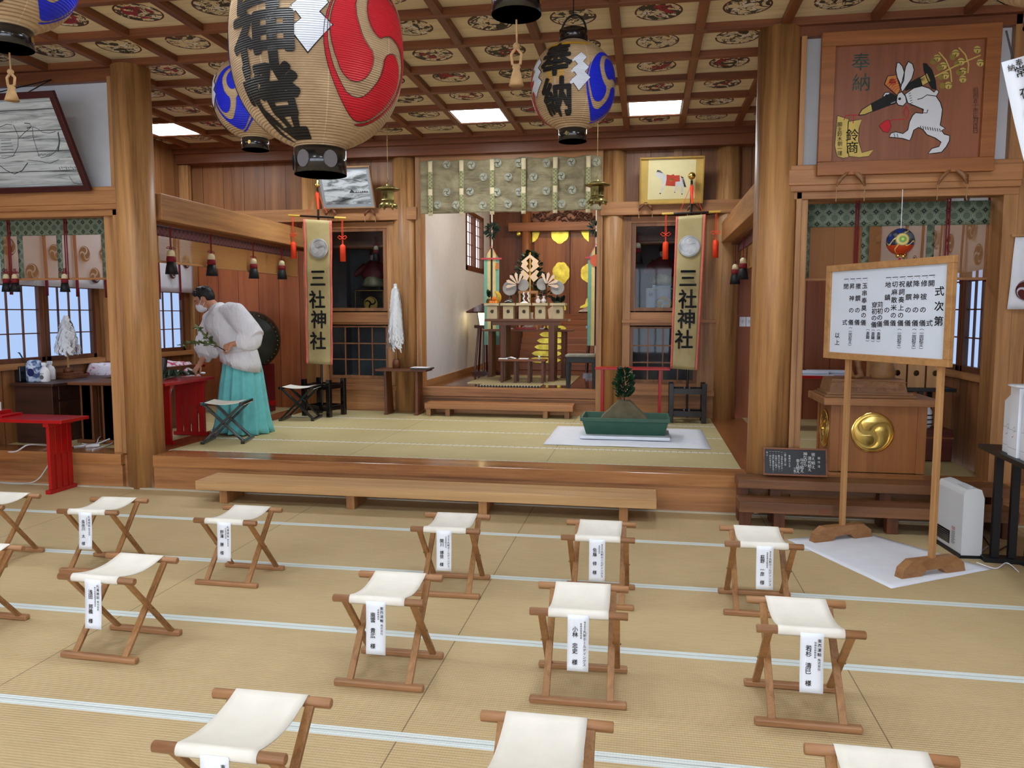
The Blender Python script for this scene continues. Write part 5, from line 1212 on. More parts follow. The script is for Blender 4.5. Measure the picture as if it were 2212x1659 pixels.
for x, y in ((1485, 370), (1535, 435), (1555, 515), (1578, 598), (1640, 330), (1685, 400), (1700, 480), (1700, 545), (1820, 300), (1845, 410)):
    circ(x, y, 33, 2); TO.stroke([A(x-30, y-6), A(x, y-12), A(x+30, y-8)], .004, 0); TO.stroke([A(x+4, y+4), A(x-2, y+26)], .005, 0); TO.stroke([A(x+33*cos(a/9*2*pi), y+33*sin(a/9*2*pi)) for a in range(10)], .003, 5)
shape([(1370, 415), (1395, 418), (1440, 470), (1470, 560), (1478, 635), (1440, 625), (1400, 540), (1375, 470)], 0)
shape([(1218, 640), (1250, 580), (1340, 530), (1362, 600), (1300, 615)], 0); shape([(1338, 538), (1402, 494), (1432, 562), (1362, 602)], 2)
for i in range(7): T.poly([A(1340+i*6, 548-i*3), A(1346+i*6, 545-i*3), A(1356+i*5, 572-i*2)], 0)
shape([(935, 752), (1100, 664), (1148, 690), (1140, 742), (948, 816)], 0); shape([(828, 848), (858, 800), (934, 752), (946, 814), (880, 842)], 2)
shape([(1150, 410), (1140, 470), (1150, 530), (1185, 602), (1205, 560), (1212, 490), (1197, 440), (1170, 408)], 1)
shape([(1245, 398), (1222, 440), (1205, 520), (1180, 620), (1195, 652), (1225, 612), (1275, 540), (1294, 470), (1280, 420)], 1)
shape([(1045, 590), (1072, 520), (1145, 510), (1180, 628), (1150, 682)], 4)
for i in range(5): TO.stroke([A(1058+i*14, 600+i*18), A(1100+i*12, 560+i*16), A(1150+i*6, 540+i*20)], .004, 3)
circ(1112, 568, 30, 3)
BODY = [(1215, 672), (1290, 620), (1360, 603), (1420, 622), (1460, 655), (1480, 632), (1500, 652), (1478, 690), (1512, 740), (1530, 800), (1520, 880), (1510, 930), (1552, 955), (1522, 976), (1545, 1005), (1590, 1018), (1588, 1060), (1562, 1110), (1522, 1156), (1460, 1165), (1410, 1168), (1440, 1125), (1500, 1108), (1518, 1072), (1470, 1038), (1400, 1010), (1368, 968), (1330, 948), (1290, 972), (1272, 1030), (1255, 1060), (1200, 1042), (1150, 1036), (1085, 1030), (1100, 996), (1140, 986), (1200, 1000), (1240, 970), (1255, 900), (1280, 850), (1305, 826), (1365, 832), (1372, 800), (1300, 770), (1240, 745)]
shape(BODY, 1); shape([(1150, 690), (1160, 665), (1190, 652), (1222, 690), (1230, 738), (1200, 770), (1160, 762), (1145, 738)], 1); shape([(1030, 690), (1050, 658), (1085, 655), (1092, 680), (1060, 676), (1046, 694)], 1); shape([(1086, 748), (1138, 724), (1140, 746), (1110, 758)], 1)
TO.stroke([A(*q) for q in ((1320, 715), (1360, 705), (1400, 678), (1480, 688))], .006, 0); TO.stroke([A(*q) for q in ((1362, 790), (1368, 828), (1400, 828), (1408, 800))], .006, 0)
T2_ = [A(1172, 710)]; TO.disc(T2_[0][0], T2_[0][1], .010, 0)
for i in range(9): TO.stroke([A(1345+i*20, 935+i*3), A(1352+i*20, 962+i*3)], .005, 0)
for i in range(7): TO.stroke([A(1245+i*3, 650+i*20), A(1262+i*4, 640+i*20)], .004, 0)
for x in (1125, 1150): TO.stroke([A(x, 1000), A(x+8, 1030)], .004, 0)
TO.stroke([A(*q) for q in ((1225, 770), (1205, 830), (1235, 880), (1110, 885), (1085, 905))], .006, 3); TO.stroke([A(*q) for q in ((1225, 770), (1250, 820), (1240, 875))], .006, 3)
shape([(1000, 938), (1045, 895), (1085, 885), (1102, 940), (1078, 992), (1035, 985)], 3, 3)
shape([(652, 850), (748, 880), (738, 1000), (732, 1100), (748, 1195), (700, 1206), (648, 1190), (630, 1100), (640, 980)], 2, 4)
shape([(742, 900), (858, 880), (832, 960), (828, 1060), (858, 1160), (955, 1132), (915, 1190), (830, 1200), (750, 1190), (732, 1100)], 2, 4)
TO.stroke([A(*q) for q in ((706, 888), (725, 850), (780, 845), (840, 845))], .006, 3); TO.stroke([A(784, 915), A(790, 850)], .006, 3)
def pch(ch, x, y, s, m): a = A(x, y); TO.put(ch, a[0], a[1], s*K*.0036, m=m, off=.012)
for ch, y in (('鈴', 1012), ('商', 1115)): pch(ch, 776, y, 100, 0)
for i, ch in enumerate('願主鈴木朝一謹'): pch(ch, 672, 925+i*40, 40, 0)
for ch, y in (('奉', 400), ('納', 572)): pch(ch, 850, y, 145, 6)
for i, ch in enumerate('昭和五十年正月吉日'): pch(ch, 1805, 640+i*42, 44, 7)
rb.draw('figure_painting', T, pm, .0015); rb.draw('ink_lines', TO, pm, .003)
def hook(px, py, Y, s, label, m=carve_w):
    c = U(px, py, Y=Y); p = thing('picture_hook', label, 'hook', c, group='forked wooden props under the pictures')
    t = MB()
    for g in (-1, 1): t.loft([[(c.x+g*.0*s-.012, c.y, c.z), (c.x+.012, c.y, c.z), (c.x+.012, c.y+.02, c.z), (c.x-.012, c.y+.02, c.z)], [(c.x+g*.075*s-.02, c.y-.045, c.z-.075*s), (c.x+g*.075*s+.02, c.y-.045, c.z-.065*s), (c.x+g*.075*s+.02, c.y-.02, c.z-.075*s), (c.x+g*.075*s-.02, c.y-.02, c.z-.085*s)], [(c.x+g*.10*s-.006, c.y-.02, c.z-.13*s), (c.x+g*.10*s+.006, c.y-.02, c.z-.13*s), (c.x+g*.10*s+.006, c.y-.008, c.z-.13*s), (c.x+g*.10*s-.006, c.y-.008, c.z-.13*s)]])
    obj('fork', t, m, p)
    t = MB(); t.tube([(c.x-.10*s, c.y-.015, c.z-.13*s), (c.x-.10*s, c.y-.010, c.z-.24*s)], .004, 5); t.tube([(c.x+.10*s, c.y-.015, c.z-.13*s), (c.x+.10*s, c.y-.010, c.z-.24*s)], .004, 5); obj('cord', t, ropem, p)
hook(1838, 365, 6.27, 1.0, 'forked wooden prop under the left half of the rabbit plaque'); hook(2058, 360, 6.27, 1.0, 'forked wooden prop under the right half of the rabbit plaque')
# horse picture
x0, x1, z0, t0, t1 = leaning((1381, 441), (1518, 440), (1388, 340), (1521, 335), 9.70)
t0.y = t1.y = 9.50; t0.z = U(1455, 338, Y=9.50).z; t1.z = t0.z
hp = Pic('horse_picture', 'gold-matted framed picture of a white horse in a red blanket', x0, x1, 9.68, z0, (t0.y+t1.y)/2, (t0.z+t1.z)/2, .018, plain('gilt_frame', L(176, 138, 66), .5, .2), plain('gold_mat', L(200, 166, 88), .6, 0))
K = .37374; A = lambda x, y: hp.uv(1270+x*K, 320+y*K)
T = Txt(); T.poly([A(*q) for q in ((352, 62), (626, 66), (618, 290), (344, 298))], 0); T.mi = [0]*len(T.f)
hp.draw('painted_sheet', T, plain('cream_sheet', L(222, 208, 158), .7, var=.02), .001)
T = Txt(); hm = [plain('horse_white', L(206, 202, 200), .7), plain('horse_red', L(186, 66, 46), .7), plain('horse_dark', L(50, 44, 50), .7)]
T.poly([A(*q) for q in ((393, 140), (405, 128), (420, 130), (452, 158), (474, 176), (530, 172), (552, 172), (562, 196), (552, 225), (546, 262), (538, 262), (540, 228), (520, 212), (512, 240), (504, 255), (498, 250), (508, 215), (478, 214), (446, 208), (436, 240), (426, 262), (418, 258), (430, 215), (428, 190), (414, 172), (402, 170), (392, 158))], 0)
for q in (((536, 160), (552, 168), (568, 226), (556, 224), (546, 190)), ((396, 138), (402, 126), (420, 130), (440, 148), (420, 142)), ((416, 258), (424, 262), (420, 266), (412, 264)), ((540, 262), (548, 262), (546, 268), (540, 268)), ((498, 252), (506, 254), (504, 258), (498, 256))): T.poly([A(*z) for z in q], 2)
o = hp.draw('horse_figure', T, hm, .002)
T = Txt(); T.poly([A(*q) for q in ((455, 152), (478, 156), (497, 150), (500, 158), (530, 156), (532, 192), (506, 194), (504, 220), (448, 216), (454, 182))], 1); a = A(480, 182); T.disc(a[0], a[1], .020, 0, 16); hp.draw('horse_blanket', T, [hm[2], hm[1]] and [plain('blanket_gold', L(214, 170, 70), .6), hm[1]], .003)
hook(1395, 437, 9.66, .8, 'dark forked prop under the horse picture', dark_z)
hook(1500, 437, 9.66, .8, 'dark forked prop right under the horse picture beside the pole', dark_z)
# ink landscape
x0, x1, z0, t0, t1 = leaning((700, 448), (814, 452), (690, 356), (799, 357), 9.70); Yt = t1.y; zt = t1.z
il = Pic('ink_landscape', 'framed ink landscape of misty hills and a hut above the left cabinet', x0, x1, 9.68, z0, Yt, zt, .016, plain('pale_oak_frame', L(150, 116, 84), .5), plain('grey_mount', L(150, 156, 164), .7, var=.02))
k = N('ink_wash'); v = k.coord((2.2, 2.2, 9)); f = k.noise(v, 1.4, 5, .62, .6); k.base(k.ramp(f, [(.36, L(44, 46, 48)), (.46, L(120, 124, 126)), (.54, L(190, 196, 200)), (.7, L(216, 220, 224))])); inkwash = k.set(.7)
m_ = .055; obj('painted_sheet', il.q(MB(), m_, il.w-m_, m_, il.h-m_, .012, .014), inkwash, il.p)
T = Txt()
T.poly([(il.w*.55, .20), (il.w*.60, .25), (il.w*.66, .20)], 0)
for i in range(6): T.poly([(il.w*(.68+i*.04)-.02, .20), (il.w*(.68+i*.04), .222+.006*sin(i*5)), (il.w*(.68+i*.04)+.02, .20)], 0)
il.paint = .014; il.draw('brushwork', T, plain('grey_ink', L(62, 66, 66), .8)); hook(716, 450, 9.66, .7, 'small dark prop under the left end of the ink landscape', dark_z); hook(800, 451, 9.66, .7, 'small dark prop under the right end of the ink landscape', dark_z)
# ship drawing at the left
xr = U(200, 410, Y=6.3).x; tt_ = U(118, 195, X=xr); zb0 = U(200, 410, Y=6.3).z
k = N('white_boards'); X, Y, Z = k.xyz(); f = k.noise(k.coord((1.2, 8, 16)), 1.6, 5, .62, .8)
ln = k.math('LESS_THAN', k.math('FRACT', k.math('MULTIPLY', Z, 1/.155)), .04)
k.base(k.mix(ln, k.ramp(f, [(.34, L(96, 102, 106)), (.44, L(160, 168, 170)), (.55, L(190, 198, 200)), (.7, L(206, 212, 212))]), L(60, 64, 66))); boards = k.set(.35, 0, .5)
sp = Pic('ship_plaque', 'large framed plaque with a faint ink drawing of sailing boats at the top left', xr-1.75, xr, 6.3, zb0, tt_.y, tt_.z, .05, plain('maroon_frame', L(66, 28, 30), .4), boards)
K = 260/1078; A = lambda x, y: sp.uv(x*K, 120+y*K)
T = Txt()
def ln_(pts, w_=.005): T.stroke([A(*q) for q in pts], w_, 0)
ln_([(290, 640), (300, 740), (350, 900), (370, 915), (440, 900), (500, 860), (530, 790), (525, 680)]); ln_([(295, 640), (330, 650), (380, 685), (440, 695), (500, 680)]); ln_([(520, 690), (535, 760), (520, 860)], .012)
ln_([(120, 620), (165, 720), (160, 820), (120, 900), (40, 920), (0, 915)]); ln_([(0, 640), (60, 615), (110, 620)]); ln_([(0, 985), (60, 1030), (130, 1060), (200, 1030), (250, 960)], .008)
ln_([(250, 935), (350, 945), (450, 965), (530, 930)]); ln_([(170, 740), (220, 690), (280, 640)]); ln_([(220, 605), (270, 610), (280, 640), (240, 650)], .008)
for i in range(9): ln_([(345+i*12, 900-(i % 3)*4), (349+i*12, 885-(i % 3)*4)], .004)
for i in range(8): ln_([(530+i*20, 1000-(i % 2)*5), (540+i*20, 1020-(i % 3)*8)], .006)
for i in range(6): ln_([(10, 760+i*28), (100+8*i, 755+i*28)], .004)
ln_([(620, 1080), (660, 1140), (740, 1150), (760, 1100)], .006)
sp.draw('ink_drawing', T, plain('soft_ink', L(70, 76, 80), .8))
t = MB(); top = sp.o+sp.up*sp.h
for x_, dx in ((-.42, -.25), (-.42, .1)): t.tube([(xr+x_+dx*1.2, top.y+.02, top.z-.01), (xr+x_, 6.37, 3.70)], .005, 5)
obj('cord', t, blackm, sp.p)
# ============================================================ curtains and blinds
def brocade(name, base, line, dark, s=.105, ax=('x', 'z')):
    k = N(name); c = k.xyz(); u = k.math('MULTIPLY', c['xyz'.index(ax[0])], 1/s); v = k.math('MULTIPLY', c['xyz'.index(ax[1])], 1/s)
    fu = k.math('SUBTRACT', k.math('FRACT', k.math('ADD', u, 100)), .5); fv = k.math('SUBTRACT', k.math('FRACT', k.math('ADD', v, 100)), .5)
    gu = k.math('SUBTRACT', .5, k.math('ABSOLUTE', fu)); gv = k.math('SUBTRACT', .5, k.math('ABSOLUTE', fv))
    r = k.math('SQRT', k.math('ADD', k.math('MULTIPLY', fu, fu), k.math('MULTIPLY', fv, fv)))
    rc = k.math('SQRT', k.math('ADD', k.math('MULTIPLY', gu, gu), k.math('MULTIPLY', gv, gv)))
    ring = k.math('ADD', k.math('LESS_THAN', k.math('ABSOLUTE', k.math('SUBTRACT', r, .46)), .035), k.math('LESS_THAN', k.math('ABSOLUTE', k.math('SUBTRACT', r, .34)), .03))
    ring = k.math('ADD', ring, k.math('LESS_THAN', k.math('ABSOLUTE', k.math('SUBTRACT', rc, .36)), .025)); ring = k.math('MINIMUM', ring, 1)
    dia = k.math('ADD', gu, gv); dk = k.math('LESS_THAN', dia, .20); dot = k.math('LESS_THAN', dia, .07)
    col = k.mix(ring, base, line); col = k.mix(dk, col, dark); col = k.mix(dot, col, line)
    k.base(col); return k.set(.7)
green_b = brocade('green_brocade', L(78, 92, 74), L(118, 130, 110), L(16, 20, 18), .088)
green_y = brocade('green_brocade_side', L(82, 104, 80), L(128, 146, 122), L(20, 24, 22), ax=('y', 'z'))
purple_b = brocade('purple_brocade', L(96, 56, 58), L(126, 86, 88), L(104, 64, 66), .07, ('y', 'z'))
def reed(name, c, gap, ax='z'):
    k = N(name); v = k.coord((1, 1, 1)); X, Y, Z = k.xyz(); s = k.math('FRACT', k.math('MULTIPLY', Z, 1/.0045))
    f = k.noise(k.coord((2, 2, 90)), 2, 3); k.base(k.ramp(f, [(.3, tuple(x*.8 for x in c[:3])+(1,)), (.7, c)]))
    k.b.inputs['Alpha'].default_value = 1-gap; return k.set(.6)
reed_f = reed('bamboo_blind', L(176, 122, 66), .48); reed_s = reed('bamboo_blind_side', L(186, 136, 72), .22)
def blind(name, label, x0, x1, y, z0, z1, zband, strips, mats, axis='x', strip_w=.055, ribs=(), edge=(1, 1)):
    P = (lambda a, d, z: (a, y+d, z)) if axis == 'x' else (lambda a, d, z: (y+d, a, z))
    p = thing(name, label, 'blind', P((x0+x1)/2, 0, z0))
    pan = lambda a0, a1, b0, b1, d, th: MB().grid(lambda u, v: P(a0+(a1-a0)*u, d+.003*sin(u*9+v*5), b0+(b1-b0)*v), max(2, int((a1-a0)*6)), 4, thick=th)
    obj('reed_panel', MB().grid(lambda u, v: P(x0+(x1-x0)*u, 0, z0+(zband-z0)*v), 2, 2), mats[0], p)
    obj('brocade_band', pan(x0, x1, zband, z1, -.008, .004), mats[1], p)
    for s in strips: obj('brocade_strip', pan(s-strip_w/2, s+strip_w/2, z0+.005, zband, -.008, .003), mats[1], p)
    obj('bottom_rail', MB().bar(P(x0, 0, z0), P(x1, 0, z0), .022, .02), wood_x if axis == 'x' else wood_y, p, bevel=.004)
    for i, s in enumerate(ribs): obj('cord', MB().tube([P(s, -.02, z1+.03), P(s, -.02, z0-.0)], .006, 6).tube([P(s+.02, -.018, z1+.03), P(s+.02, -.018, z0)], .006, 6), darkred, p)
    return p
def tassel(c, label, s=1, y_ax=False, cord_top=None):
    x, y, z = c; p = thing('blind_tassel', label, 'tassel', c, group='red and black tassels on the reed blinds')
    t = MB().lathe([(.012*s, .10*s), (.028*s, .085*s), (.034*s, .045*s)], (x, y, z), 14); obj('cream_cap', t, beige, p)
    obj('red_collar', MB().lathe([(.034*s, .046*s), (.038*s, .02*s), (.036*s, .0)], (x, y, z), 14), darkred, p)
    obj('black_skirt', MB().lathe([(.034*s, .004), (.045*s, -.05*s), (.052*s, -.10*s), (.001, -.10*s)], (x, y, z), 16), ink, p)
    t = MB()
    for g in (-1, 1):
        t.tube([(x, y, z+.10*s), (x+(0 if y_ax else g*.03*s), y+(g*.03*s if y_ax else 0), z+.125*s), (x+(0 if y_ax else g*.06*s), y+(g*.06*s if y_ax else 0), z+.11*s), (x, y, z+.105*s)], .004, 5)
        o = g*.008; t.tube([(x+(0 if y_ax else o), y+(o if y_ax else 0), z+.10*s), (x+(0 if y_ax else o), y+(o if y_ax else 0), cord_top or z+.4)], .0045, 5)
    obj('cord', t, darkred, p); return p
u = lambda px, py, **k: U(px, py, **k)
YF = 6.60
zl = u(100, 603, Y=YF).z; zt = u(100, 468, Y=YF).z; zb = u(100, 509, Y=YF).z
xs = [u(q, 540, Y=YF).x for q in (45, 130, 227)]
blind('reed_blind', 'reed blind with a green brocade border in the left bay, white curtain showing through', -6.2, xs[2]+.03, YF, zl, zt, zb, [xs[0], xs[1], xs[2], -6.15], (reed_f, green_b), ribs=(u(22, 540, Y=YF).x, u(144, 540, Y=YF).x))
for q, lab in ((14, 'leftmost tassel under the green-bordered blind at the left edge'), (33, 'second tassel beside the leftmost one under the left green-bordered blind'), (140, 'tassel under the middle of the left green-bordered blind')): tassel(u(q, 611, Y=YF-.04), lab, .86, cord_top=zl+.1)
zl = u(1950, 603, Y=YF).z; zt = u(1950, 437, Y=YF).z; zb = u(1950, 488, Y=YF).z
xs = [u(q, 540, Y=YF).x for q in (1741, 1868, 2008, 2146)]
blind('reed_blind', 'reed blind with a green brocade border in the right bay above the notice board', xs[0]-.03, xs[3]+.03, YF, zl, zt, zb, xs, (reed_f, green_b), ribs=(u(1845, 540, Y=YF).x, u(2040, 540, Y=YF).x))
XL = -4.53
blind('side_blind', 'long reed blind with a purple brocade band under the left side rail', 6.62, 9.62, XL, 2.09, 2.425, 2.33, [6.95+.62*i for i in range(5)], (reed_s, purple_b), axis='y', strip_w=.05)
for (px, py), lab in (((370, 566), 'tassel nearest the left pillar on the side blind'), ((457, 572), 'second tassel from the left pillar on the side blind'), ((548, 580), 'third tassel from the left pillar on the side blind'), ((609, 583), 'farthest tassel on the left side blind, beside the banner')): tassel(u(px, py, X=-4.47), lab, 1.15, True, 2.42)
blind('side_blind', 'long reed blind under the right side rail, seen almost edge on', 6.66, 9.62, 1.07, 2.09, 2.425, 2.33, [6.95+.62*i for i in range(5)], (reed_s, purple_b), axis='y', strip_w=.05)
for (px, py), lab in (((1605, 580), 'larger tassel beside the right pillar'), ((1588, 592), 'smaller tassel left of the one beside the right pillar')): tassel(u(px, py, X=1.01), lab, 1.15, True, 2.42)
maroon = plain('maroon_crest', L(70, 30, 24), .8)
def noren(name, label, x, y0, y1, z0, z1, crests, ribs, sg=1):
    p = thing(name, label, 'curtain', (x, (y0+y1)/2, z1))
    obj('cloth', MB().grid(lambda a, v: (x+sg*.012*sin(a*(y1-y0)*9)*(1-v*.6), y0+(y1-y0)*a, z0+(z1-z0)*v), int((y1-y0)*16), 10, thick=.003), cloth_w, p)
    for (cy, cz) in crests:
        T = Txt()
        for P in tomoe(.088, cy*sg, cz, 90): T.poly(P)
        mb = MB(); mb.v = [(x+sg*.020, a*sg, b) for a, b in T.v]; mb.f = [list(f) for f in T.f]; mb.mi = [0]*len(mb.f); mb.sm = [False]*len(mb.f)
        obj('crest', mb, maroon, p, fix=False)
    for ry in ribs: obj('ribbon', MB().grid(lambda a, v: (x+sg*(.022+.004*sin(v*6)), ry-.022+.044*a, z0-.10+(z1-z0+.1)*v), 2, 8, thick=.003), darkred, p)
    return p
noren('crest_curtain', 'white crested curtain hanging over the left aisle windows', -6.17, 6.5, 8.12, 1.885, 2.62, [(7.73, 2.26), (7.29, 2.24), (7.88, 2.03), (6.97, 2.02), (8.06, 2.28), (6.69, 2.25)], [6.69, 7.15, 7.59, 8.05])
noren('crest_curtain', 'white crested curtain over the far left window right of the pillar', -6.17, 8.7, 9.86, 1.885, 2.62, [(9.34, 2.145), (9.0, 2.30), (9.66, 2.30)], [9.05, 9.5])
noren('crest_curtain', 'white crested curtain over the right aisle window behind the reed blind', 2.66, 6.62, 9.6, 1.955, 2.62, [(7.05, 2.30), (6.88, 2.08), (7.5, 2.22), (7.9, 2.3), (8.4, 2.1), (8.9, 2.3)], [6.72, 7.2, 7.7, 8.2, 8.7], sg=-1)
# sanctum valance
silk_crest = plain('pale_silk_crest', L(158, 160, 142), .6, var=.12)
def valance_mat():
    k = N('valance_cloth'); f = k.noise(k.coord((1, 1, 2)), 3, 5, .6, .8); k.base(k.ramp(f, [(.35, L(112, 102, 76)), (.65, L(154, 142, 110))])); k.bump(k.noise(k.coord((2, 1, 9)), 3, 3, .6, .5), .7, .02); return k.set(.7, 0, .4)
YV = 9.66; x0, x1 = u(908, 400, Y=YV).x, u(1300, 400, Y=YV).x; z1 = u(1100, 342, Y=YV).z; z0 = u(1100, 458, Y=YV).z
p = thing('valance', 'olive brocade valance with silver crests across the top of the sanctum opening', 'curtain', ((x0+x1)/2, YV, z1))
vf = lambda a, v: (x0+(x1-x0)*a, YV+.012*sin(a*40+v*4)*v+.01*sin(a*13-v*9)+.006*sin(v*30+a*11), z0+(z1-z0)*v-.012*cos(a*2*pi*6)*v)
obj('cloth', MB().grid(vf, 120, 30, thick=.003), valance_mat(), p)
rib_m = brocade('ribbon_weave', L(124, 124, 76), L(170, 166, 124), L(70, 84, 40), .045)
for q in (931, 998, 1064, 1132, 1200, 1271):
    rx = u(q, 400, Y=YV).x; o = obj('ribbon', MB().grid(lambda a, v: (rx-.028+.056*a, YV-.036+.004*sin(v*9), z0-.03+(z1-z0+.02)*v), 2, 12, thick=.003), beige, p)
    for zz in (.62, .18): obj('woven_section', MB().grid(lambda a, v: (rx-.026+.052*a, YV-.042+.004*sin(v*2), z0+(z1-z0)*(zz-.16)+(z1-z0)*.32*v), 2, 6, thick=.002), rib_m, o)
T = []
for px, py in ((965, 415), (1015, 413), (945, 442), (985, 442), (1044, 382), (1043, 443), (1073, 415), (1098, 382), (1097, 440), (1121, 414), (1121, 352), (1152, 382), (1152, 440), (1180, 352), (1180, 412), (1212, 380), (1213, 440), (1234, 350), (1236, 410), (1258, 438), (1288, 350), (965, 355), (1018, 356), (1075, 352)):
    c = u(px, py, Y=YV-.03); t = Txt()
    for P in tomoe(.050, c.x, c.z, 90): t.poly(P)
    obj('crest', t.plane((0, YV-.026, 0), (1, 0, 0), (0, 0, 1), .002), silk_crest, p, fix=False)
# ============================================================ left aisle furniture
ch = thing('dark_chest', 'dark wooden chest of drawers behind the left sill', 'chest', (-6.0, 7.1, SZ))
cz1 = u(80, 828, Y=6.72).z; x0, x1, y0, y1 = -6.2, -5.86, 6.70, 7.75
ch_x1 = -5.78
obj('body', MB().box(-6.2, ch_x1, 6.72, 7.70, SZ, cz1-.03), chest_w, ch, bevel=.004)
obj('top', MB().box(-6.22, ch_x1+.04, 6.68, 7.74, cz1-.03, cz1), chest_w, ch, bevel=.006)
for i in range(3):
    z = SZ+.05+i*.19; d = obj('drawer', MB().box(ch_x1-.01, ch_x1+.008, 6.80, 7.62, z, z+.17), chest_w, ch, bevel=.004); obj('handle', MB().tube([(ch_x1+.008, 7.1, z+.09), (ch_x1+.025, 7.12, z+.08), (ch_x1+.025, 7.28, z+.08), (ch_x1+.008, 7.3, z+.09)], .005, 6), oldbronze, d)
bk = thing('black_basket', 'black box with a thin arched handle on the dark chest', 'box', (-6.2, 6.86, cz1))
a, b = u(2, 800, Y=6.86), u(57, 800, Y=6.86); zt = u(30, 790, Y=6.86).z
obj('box', MB().box(a.x-.15, b.x, 6.78, 7.0, cz1+.001, zt), black, bk, bevel=.01)
obj('handle', MB().tube([(a.x-.13+(b.x-a.x+.11)*i/12, 6.88, zt+.13*min(1, sin(pi*i/12)*2.2)) for i in range(13)], .007, 6), blackm, bk)
a, b = u(57, 800, Y=6.86), u(86, 800, Y=6.86); zt = u(70, 778, Y=6.86).z; cx = (a.x+b.x)/2; r = (b.x-a.x)/2
jr = thing('blue_bag', 'blue and white patterned plastic bag of salt on the dark chest', 'bag', (cx, 6.86, cz1))
k = N('blue_print'); f = k.noise(k.coord((1, 1, 1)), 22, 2, .5, .5); k.base(k.ramp(f, [(.42, L(60, 84, 130)), (.5, L(150, 172, 204)), (.6, L(190, 204, 224))])); k.set(.3, 0, .5)
obj('body', MB().lathe([(r*.95, .001), (r*1.05, .02), (r*1.05, (zt-cz1)*.75), (r*.8, (zt-cz1)*.95), (r*.5, zt-cz1)], (cx, 6.88, cz1), 20, lob=lambda t, i: 1+.05*cos(4*t)), k.m, jr)
T = Txt(); T.disc(r*.35, .10, .040); obj('print', T.plane((cx, 6.88-r*1.09, cz1), (1, 0, 0), (0, 0, 1), .001), plain('navy_print', L(30, 40, 96), .4), jr, fix=False)
def spray(px, Y, lab):
    c = u(px, 800, Y=Y); s = thing('spray_bottle', lab, 'bottle', (c.x, Y, cz1)); h = .105
    obj('bottle', MB().lathe([(.042, .001), (.046, .01), (.046, h), (.035, h+.03), (.015, h+.045), (.015, h+.06)], (c.x, Y, cz1), 18), white_p, s)
    t = MB().box(c.x-.03, c.x+.02, Y-.012, Y+.012, cz1+h+.06, cz1+h+.09); t.tube([(c.x-.02, Y, cz1+h+.065), (c.x-.035, Y, cz1+h+.02)], .006, 6); obj('trigger', t, cloth_w, s, bevel=.004)
    T = Txt(); T.disc(0, .05, .022); T.stroke([(-.025, .085), (.025, .085)], .006); obj('label', T.plane((c.x, Y-.0465, cz1), (1, 0, 0), (0, 0, 1), .001), grey_p_dull, s, fix=False)
spray(97, 6.88, 'white spray bottle on the dark chest beside the blue bag'); spray(109, 7.12, 'second white spray bottle half behind the first on the dark chest')
c = u(145, 768, Y=7.35); bs = thing('wand_pedestal', 'stepped dark wooden base under the bushy paper wand on the chest', 'stand', (c.x, 7.35, cz1))
t = MB(); t.box(c.x-.13, c.x+.13, 7.25, 7.48, cz1+.001, cz1+.035); t.box(c.x-.10, c.x+.10, 7.27, 7.46, cz1+.035, cz1+.06); obj('steps', t, table_w, bs, bevel=.003)
zt = u(145, 680, Y=7.35).z; zb_ = u(145, 768, Y=7.35).z
streamer_wand('bushy white paper wand shaped like a small tree on the dark chest', (c.x, 7.36, cz1+.061), zb_, zt-.03, zt, .03, .135, 620, .05, 9, True)
# side table with draped patterned cloth
zt = u(220, 826, Y=6.85).z
sx0, sx1 = u(150, 826, Y=6.85).x, -5.26
p = thing('side_table', 'brown wooden side table with fluted slab legs right of the dark chest', 'table', ((sx0+sx1)/2, 7.0, SZ))
obj('table_top', MB().box(sx0, sx1+.2, 6.82, 7.30, zt-.03, zt), table_w, p, bevel=.004)
lx = u(181, 900, Y=6.9).x
for x in (lx, lx+.24):
    t = MB()
    for i in range(4): t.box(x, x+.14, 6.86+i*.09, 6.86+i*.09+.07, SZ+.03, zt-.03)
    t.box(x+.02, x+.12, 6.86, 7.22, SZ+.03, zt-.03); g = obj('leg', t, table_z, p, bevel=.003); obj('foot', MB().box(x-.03, x+.17, 6.83, 7.25, SZ, SZ+.03), table_w, g)
k = N('pink_print_cloth'); f = k.noise(k.coord((1, 1, 1)), 13, 1, .5, 1); k.base(k.ramp(f, [(.36, L(196, 70, 110)), (.42, L(224, 206, 222)), (.62, L(230, 228, 238)), (.68, L(196, 170, 196))])); pinkc = k.set(.8)
p = thing('wooden_box', 'brown wooden box standing behind the side table under the patterned cloth', 'box', (-5.8, 7.75, SZ))
zc = u(200, 778, Y=7.8).z; obj('box', MB().box(-6.15, -5.25, 7.82, 8.35, SZ+.0, zc-.07), table_z, p, bevel=.004)
p = thing('patterned_cloth', 'white cloth printed with pink and purple blossoms draped over the wooden box', 'cloth', (-5.7, 7.9, zc-.07))
def cf(a, v):
    x = -6.22+1.05*a; y = 7.74+.62*v; z = zc-.055+.06*sin(pi*a)*sin(pi*v)+.012*sin(a*17+v*6)+.01*sin(v*19); e = max(0, a-.86); z -= e*1.2; f_ = max(0, .1-v); z -= f_*(1.0+.6*sin(a*9)); return (x, y, z)
obj('cloth', MB().grid(cf, 40, 24, thick=.004), pinkc, p)
cable('cable', [u(178, 958, Z=SZ+.01), u(205, 962, Z=SZ+.01), u(215, 945, Z=SZ+.04), u(232, 938, Z=SZ+.05), u(245, 955, Z=SZ+.01), u(200, 972, Z=SZ+.01)], .006, cloth_w, 'white cable coiled on the tatami beside the side table leg')
cable('cable', [u(160, 965, Z=SZ+.01), u(210, 958, Z=SZ+.012), u(238, 948, Z=SZ+.04), u(252, 950, Z=SZ+.03)], .008, cloth_w, 'thicker white lead lying in front of the side table foot')
